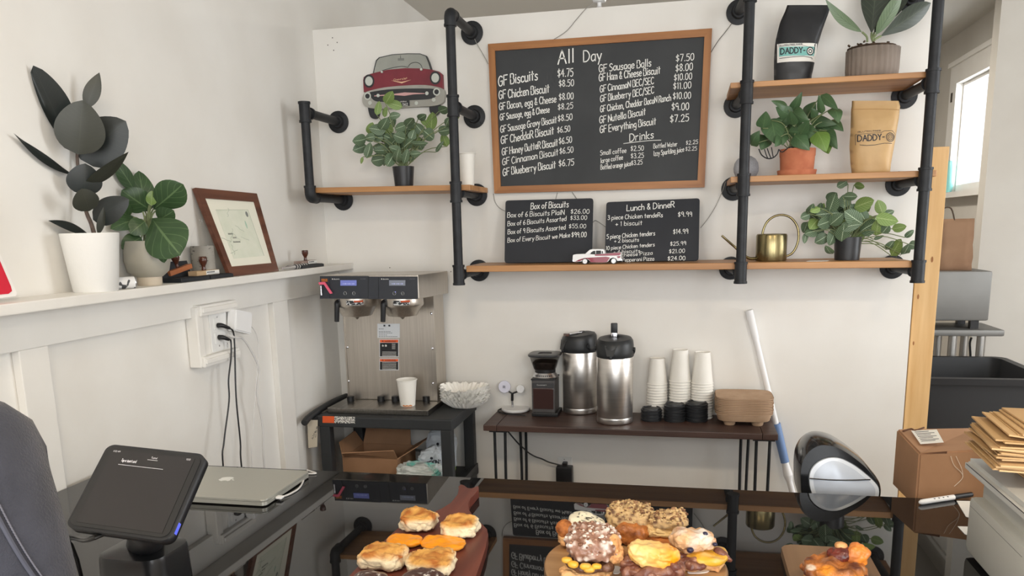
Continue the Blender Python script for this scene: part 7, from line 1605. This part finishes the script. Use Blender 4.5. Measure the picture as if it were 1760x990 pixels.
for x0, y0, x1, y1 in ((1462, 974, 1484, 996), (1468, 970, 1490, 990), (1392, 962, 1402, 976), (1440, 960, 1462, 962)): a, c = PZ(x0, y0, SZ+.03), PZ(x1, y1, SZ+.022); tube(b, [a, (a+c)/2+Vector((0, 0, .004)), c], .0022, 6, 4)
obj('cheese_strands', b, mat('cheese_strand', S(238, 164, 66), .4), t, smooth=True)
# ------------------------------------------------------------------ customer at the left edge of the picture
DEN = mat('washed_black_denim', S(54, 56, 67), .85, c2=S(42, 44, 54), ns=22, bump=.35, bs=420, sheen=.2); SKIN = mat('skin', S(206, 160, 134), .5, c2=S(196, 148, 122), ns=8, sss=.1); HAIR = mat('dark_hair', S(52, 38, 30), .5, bump=.5, bs=60); JEAN = mat('blue_jeans', S(56, 66, 88), .85, bump=.3, bs=400); SHOE = mat('dark_shoes', S(36, 34, 34), .5)
px_, py_ = -.803, .60
t = thing('person', 'person in a washed-black denim jacket standing at the left edge, seen from behind', 'person', (px_, py_, 0))
def skin(name, nodes, edges, m, par, lev=2, root=0):
    me = bpy.data.meshes.new(name); off = Vector(root_of(par).location)
    me.from_pydata([Vector(n[:3])-off for n in nodes], edges, []); o = bpy.data.objects.new(name, me); COL.objects.link(o); o.parent = par
    s = o.modifiers.new('skin', 'SKIN'); s.use_smooth_shade = True
    for i, n in enumerate(nodes):
        v = me.skin_vertices[0].data[i]; v.radius = (n[3], n[4] if len(n) > 4 else n[3]); v.use_root = (i == root)
    sb = o.modifiers.new('sub', 'SUBSURF'); sb.levels = lev; sb.render_levels = lev
    dg = bpy.context.evaluated_depsgraph_get(); me2 = bpy.data.meshes.new_from_object(o.evaluated_get(dg)); o.modifiers.clear(); o.data = me2; me2.name = name
    me2.materials.clear(); me2.materials.append(m)
    for p in me2.polygons: p.use_smooth = True
    return o
X = lambda x, y, z: (px_+x, py_+y, z)
def limb(sx): return [(*X(sx*.148, 0, 1.322), .050), (*X(sx*.172, -.01, 1.24), .046), (*X(sx*.182, -.015, 1.12), .041), (*X(sx*.19, .0, 1.03), .038), (*X(sx*.19, .11, .985), .034), (*X(sx*.185, .20, .967), .029)]
# body: head, trunk, legs, arms as one skin surface
nodes = [(*X(0, 0, .92), .125, .09), (*X(0, 0, 1.10), .11, .08), (*X(0, -.01, 1.28), .12, .08), (*X(0, 0, 1.385), .075, .065), (*X(0, .015, 1.45), .05), (*X(0, .03, 1.53), .068, .078), (*X(0, .03, 1.61), .072, .085), (*X(0, .02, 1.67), .045, .055)]
edges = [(i, i+1) for i in range(7)]
for sx in (-1, 1):
    i0 = len(nodes); L_ = limb(sx); nodes += L_; edges += [(2, i0)]+[(i0+i, i0+i+1) for i in range(len(L_)-1)]
    h = len(nodes); nodes += [(*X(sx*.195, .265, .962), .030, .016), (*X(sx*.192, .30, .96), .030, .014)]; edges += [(h-1, h), (h, h+1)]
    for q, (dx, ln, r) in enumerate(((-.026, .062, .0088), (-.009, .072, .0092), (.009, .068, .009), (.025, .052, .008))):
        f = len(nodes); bx, by, bz = X(sx*.192+dx, .305, .96); nodes += [(bx, by+ln*.5, bz-.004, r), (bx+dx*.1, by+ln, bz-.018, r*.85)]; edges += [(h+1, f), (f, f+1)]
    f = len(nodes); nodes += [(*X(sx*.192-sx*.036, .275, .957), .0105), (*X(sx*.192-sx*.052, .305, .95), .0088)]; edges += [(h, f), (f, f+1)]
    l0 = len(nodes); nodes += [(*X(sx*.09, 0, .82), .088), (*X(sx*.095, .005, .50), .058), (*X(sx*.10, -.005, .30), .052), (*X(sx*.10, -.01, .09), .036), (*X(sx*.105, .08, .04), .036), (*X(sx*.11, .15, .034), .028)]; edges += [(0, l0)]+[(l0+i, l0+i+1) for i in range(5)]
body = skin('body', nodes, edges, SKIN, t)
b = B()
for sx in (-1, 1):
    bmesh.ops.create_uvsphere(b, u_segments=12, v_segments=8, radius=.0115, matrix=Matrix.Translation(X(sx*.029, .104, 1.585)))
obj('eyes', b, mat('eye_white', S(226, 222, 216), .2), t, smooth=True)
b = B(); lathe(b, [(0, -.001), (.012, 0), (.016, .012), (.009, .032), (0, .045)], X(0, .108, 1.535), 12)
for sx in (-1, 1): box(b, X(sx*.073, .02, 1.57), (.014, .03, .055), None, .006)
obj('nose_and_ears', b, SKIN, t, smooth=True)
b = B(); box(b, X(0, .107, 1.515), (.042, .01, .010), None, .004); obj('mouth', b, mat('lips', S(170, 96, 88), .5), t, smooth=True)
b = B(); bmesh.ops.create_icosphere(b, subdivisions=4, radius=1)
for v in list(b.verts):
    q = v.co.copy(); k = 1+.05*noise.noise(q*5); v.co = Vector(X(q.x*.092*k, .012+q.y*.108*k, 1.625+q.z*.098*k))
    if v.co.y > py_+.085 and v.co.z < 1.66: v.co.y = py_+.075
tube(b, [X(0, -.08, 1.60), X(0, -.10, 1.50), X(0, -.10, 1.40)], .065, 14, 4, rf=lambda u: 1-.5*u); obj('hair', b, HAIR, t, smooth=True)
# jacket: thicker shell over trunk and sleeves
jn = [(*X(0, 0, .80), .185, .14), (*X(0, 0, .98), .172, .128), (*X(0, -.01, 1.25), .175, .125), (*X(0, -.005, 1.36), .115, .085), (*X(0, .005, 1.42), .070, .064)]
je = [(0, 1), (1, 2), (2, 3), (3, 4)]
for sx in (-1, 1):
    i0 = len(jn); jn += [(*X(sx*.148, 0, 1.320), .078), (*X(sx*.172, -.01, 1.238), .068), (*X(sx*.182, -.015, 1.12), .062), (*X(sx*.19, .0, 1.03), .058), (*X(sx*.19, .11, .985), .052), (*X(sx*.186, .185, .970), .045)]
    je += [(2, i0)]+[(i0+i, i0+i+1) for i in range(5)]
jk = skin('denim_jacket', jn, je, DEN, t)
b = B(); cyl(b, X(0, .005, 1.40), X(0, .01, 1.445), .082, .078, 24, cap=False); obj('collar', b, DEN, t, smooth=True)
tr = [(*X(0, 0, 1.02), .13, .10), (*X(0, 0, .90), .145, .112)]; te = [(0, 1)]
for sx in (-1, 1):
    i0 = len(tr); tr += [(*X(sx*.09, 0, .74), .094), (*X(sx*.096, .005, .48), .074), (*X(sx*.10, -.005, .10), .064)]; te += [(1, i0), (i0, i0+1), (i0+1, i0+2)]
skin('trousers', tr, te, JEAN, t, root=1)
for sx in (-1, 1):
    b = B(); box(b, X(sx*.107, .055, .045), (.092, .26, .085), None, .03); boxb(b, X(sx*.107-.048, -.08, 0), X(sx*.107+.048, .19, .022), bev=.008); obj('shoe', b, SHOE, t, smooth=True)
# stitched seam following the sleeve
from mathutils.bvhtree import BVHTree
me = jk.data; off = Vector(t.location)
bv = BVHTree.FromPolygons([tuple(v.co+off) for v in me.vertices], [tuple(p.vertices) for p in me.polygons])
P = []
for i in range(40):
    f = i/39; x, y = -30+f*115, 838+f*190+14*sin(f*3.1)
    h = bv.ray_cast(Vector(EYE), Vector(ray(x, y)).normalized())
    if h[0] is not None: P.append((h[0], h[1]))
if len(P) > 4:
    b = B(); tube(b, [p+n*.0006 for p, n in P], .0022, 6, 2); obj('seam', b, mat('denim_seam', S(74, 76, 88), .9), jk, smooth=True)
    b = B(); ns = 46
    for i in range(ns):
        f = i/(ns-1)*(len(P)-1); j = min(int(f), len(P)-2); q = P[j][0].lerp(P[j+1][0], f-j); n = P[j][1]; d = (P[j+1][0]-P[j][0]).normalized(); s_ = n.cross(d)
        for o_ in (.0055,): tube(b, [q+s_*o_+n*.001-d*.0018, q+s_*o_+n*.0018, q+s_*o_+n*.001+d*.0018], .0008, 5, 2)
    so = obj('stitching', b, mat('denim_thread', S(104, 104, 114), .9), jk, smooth=True)
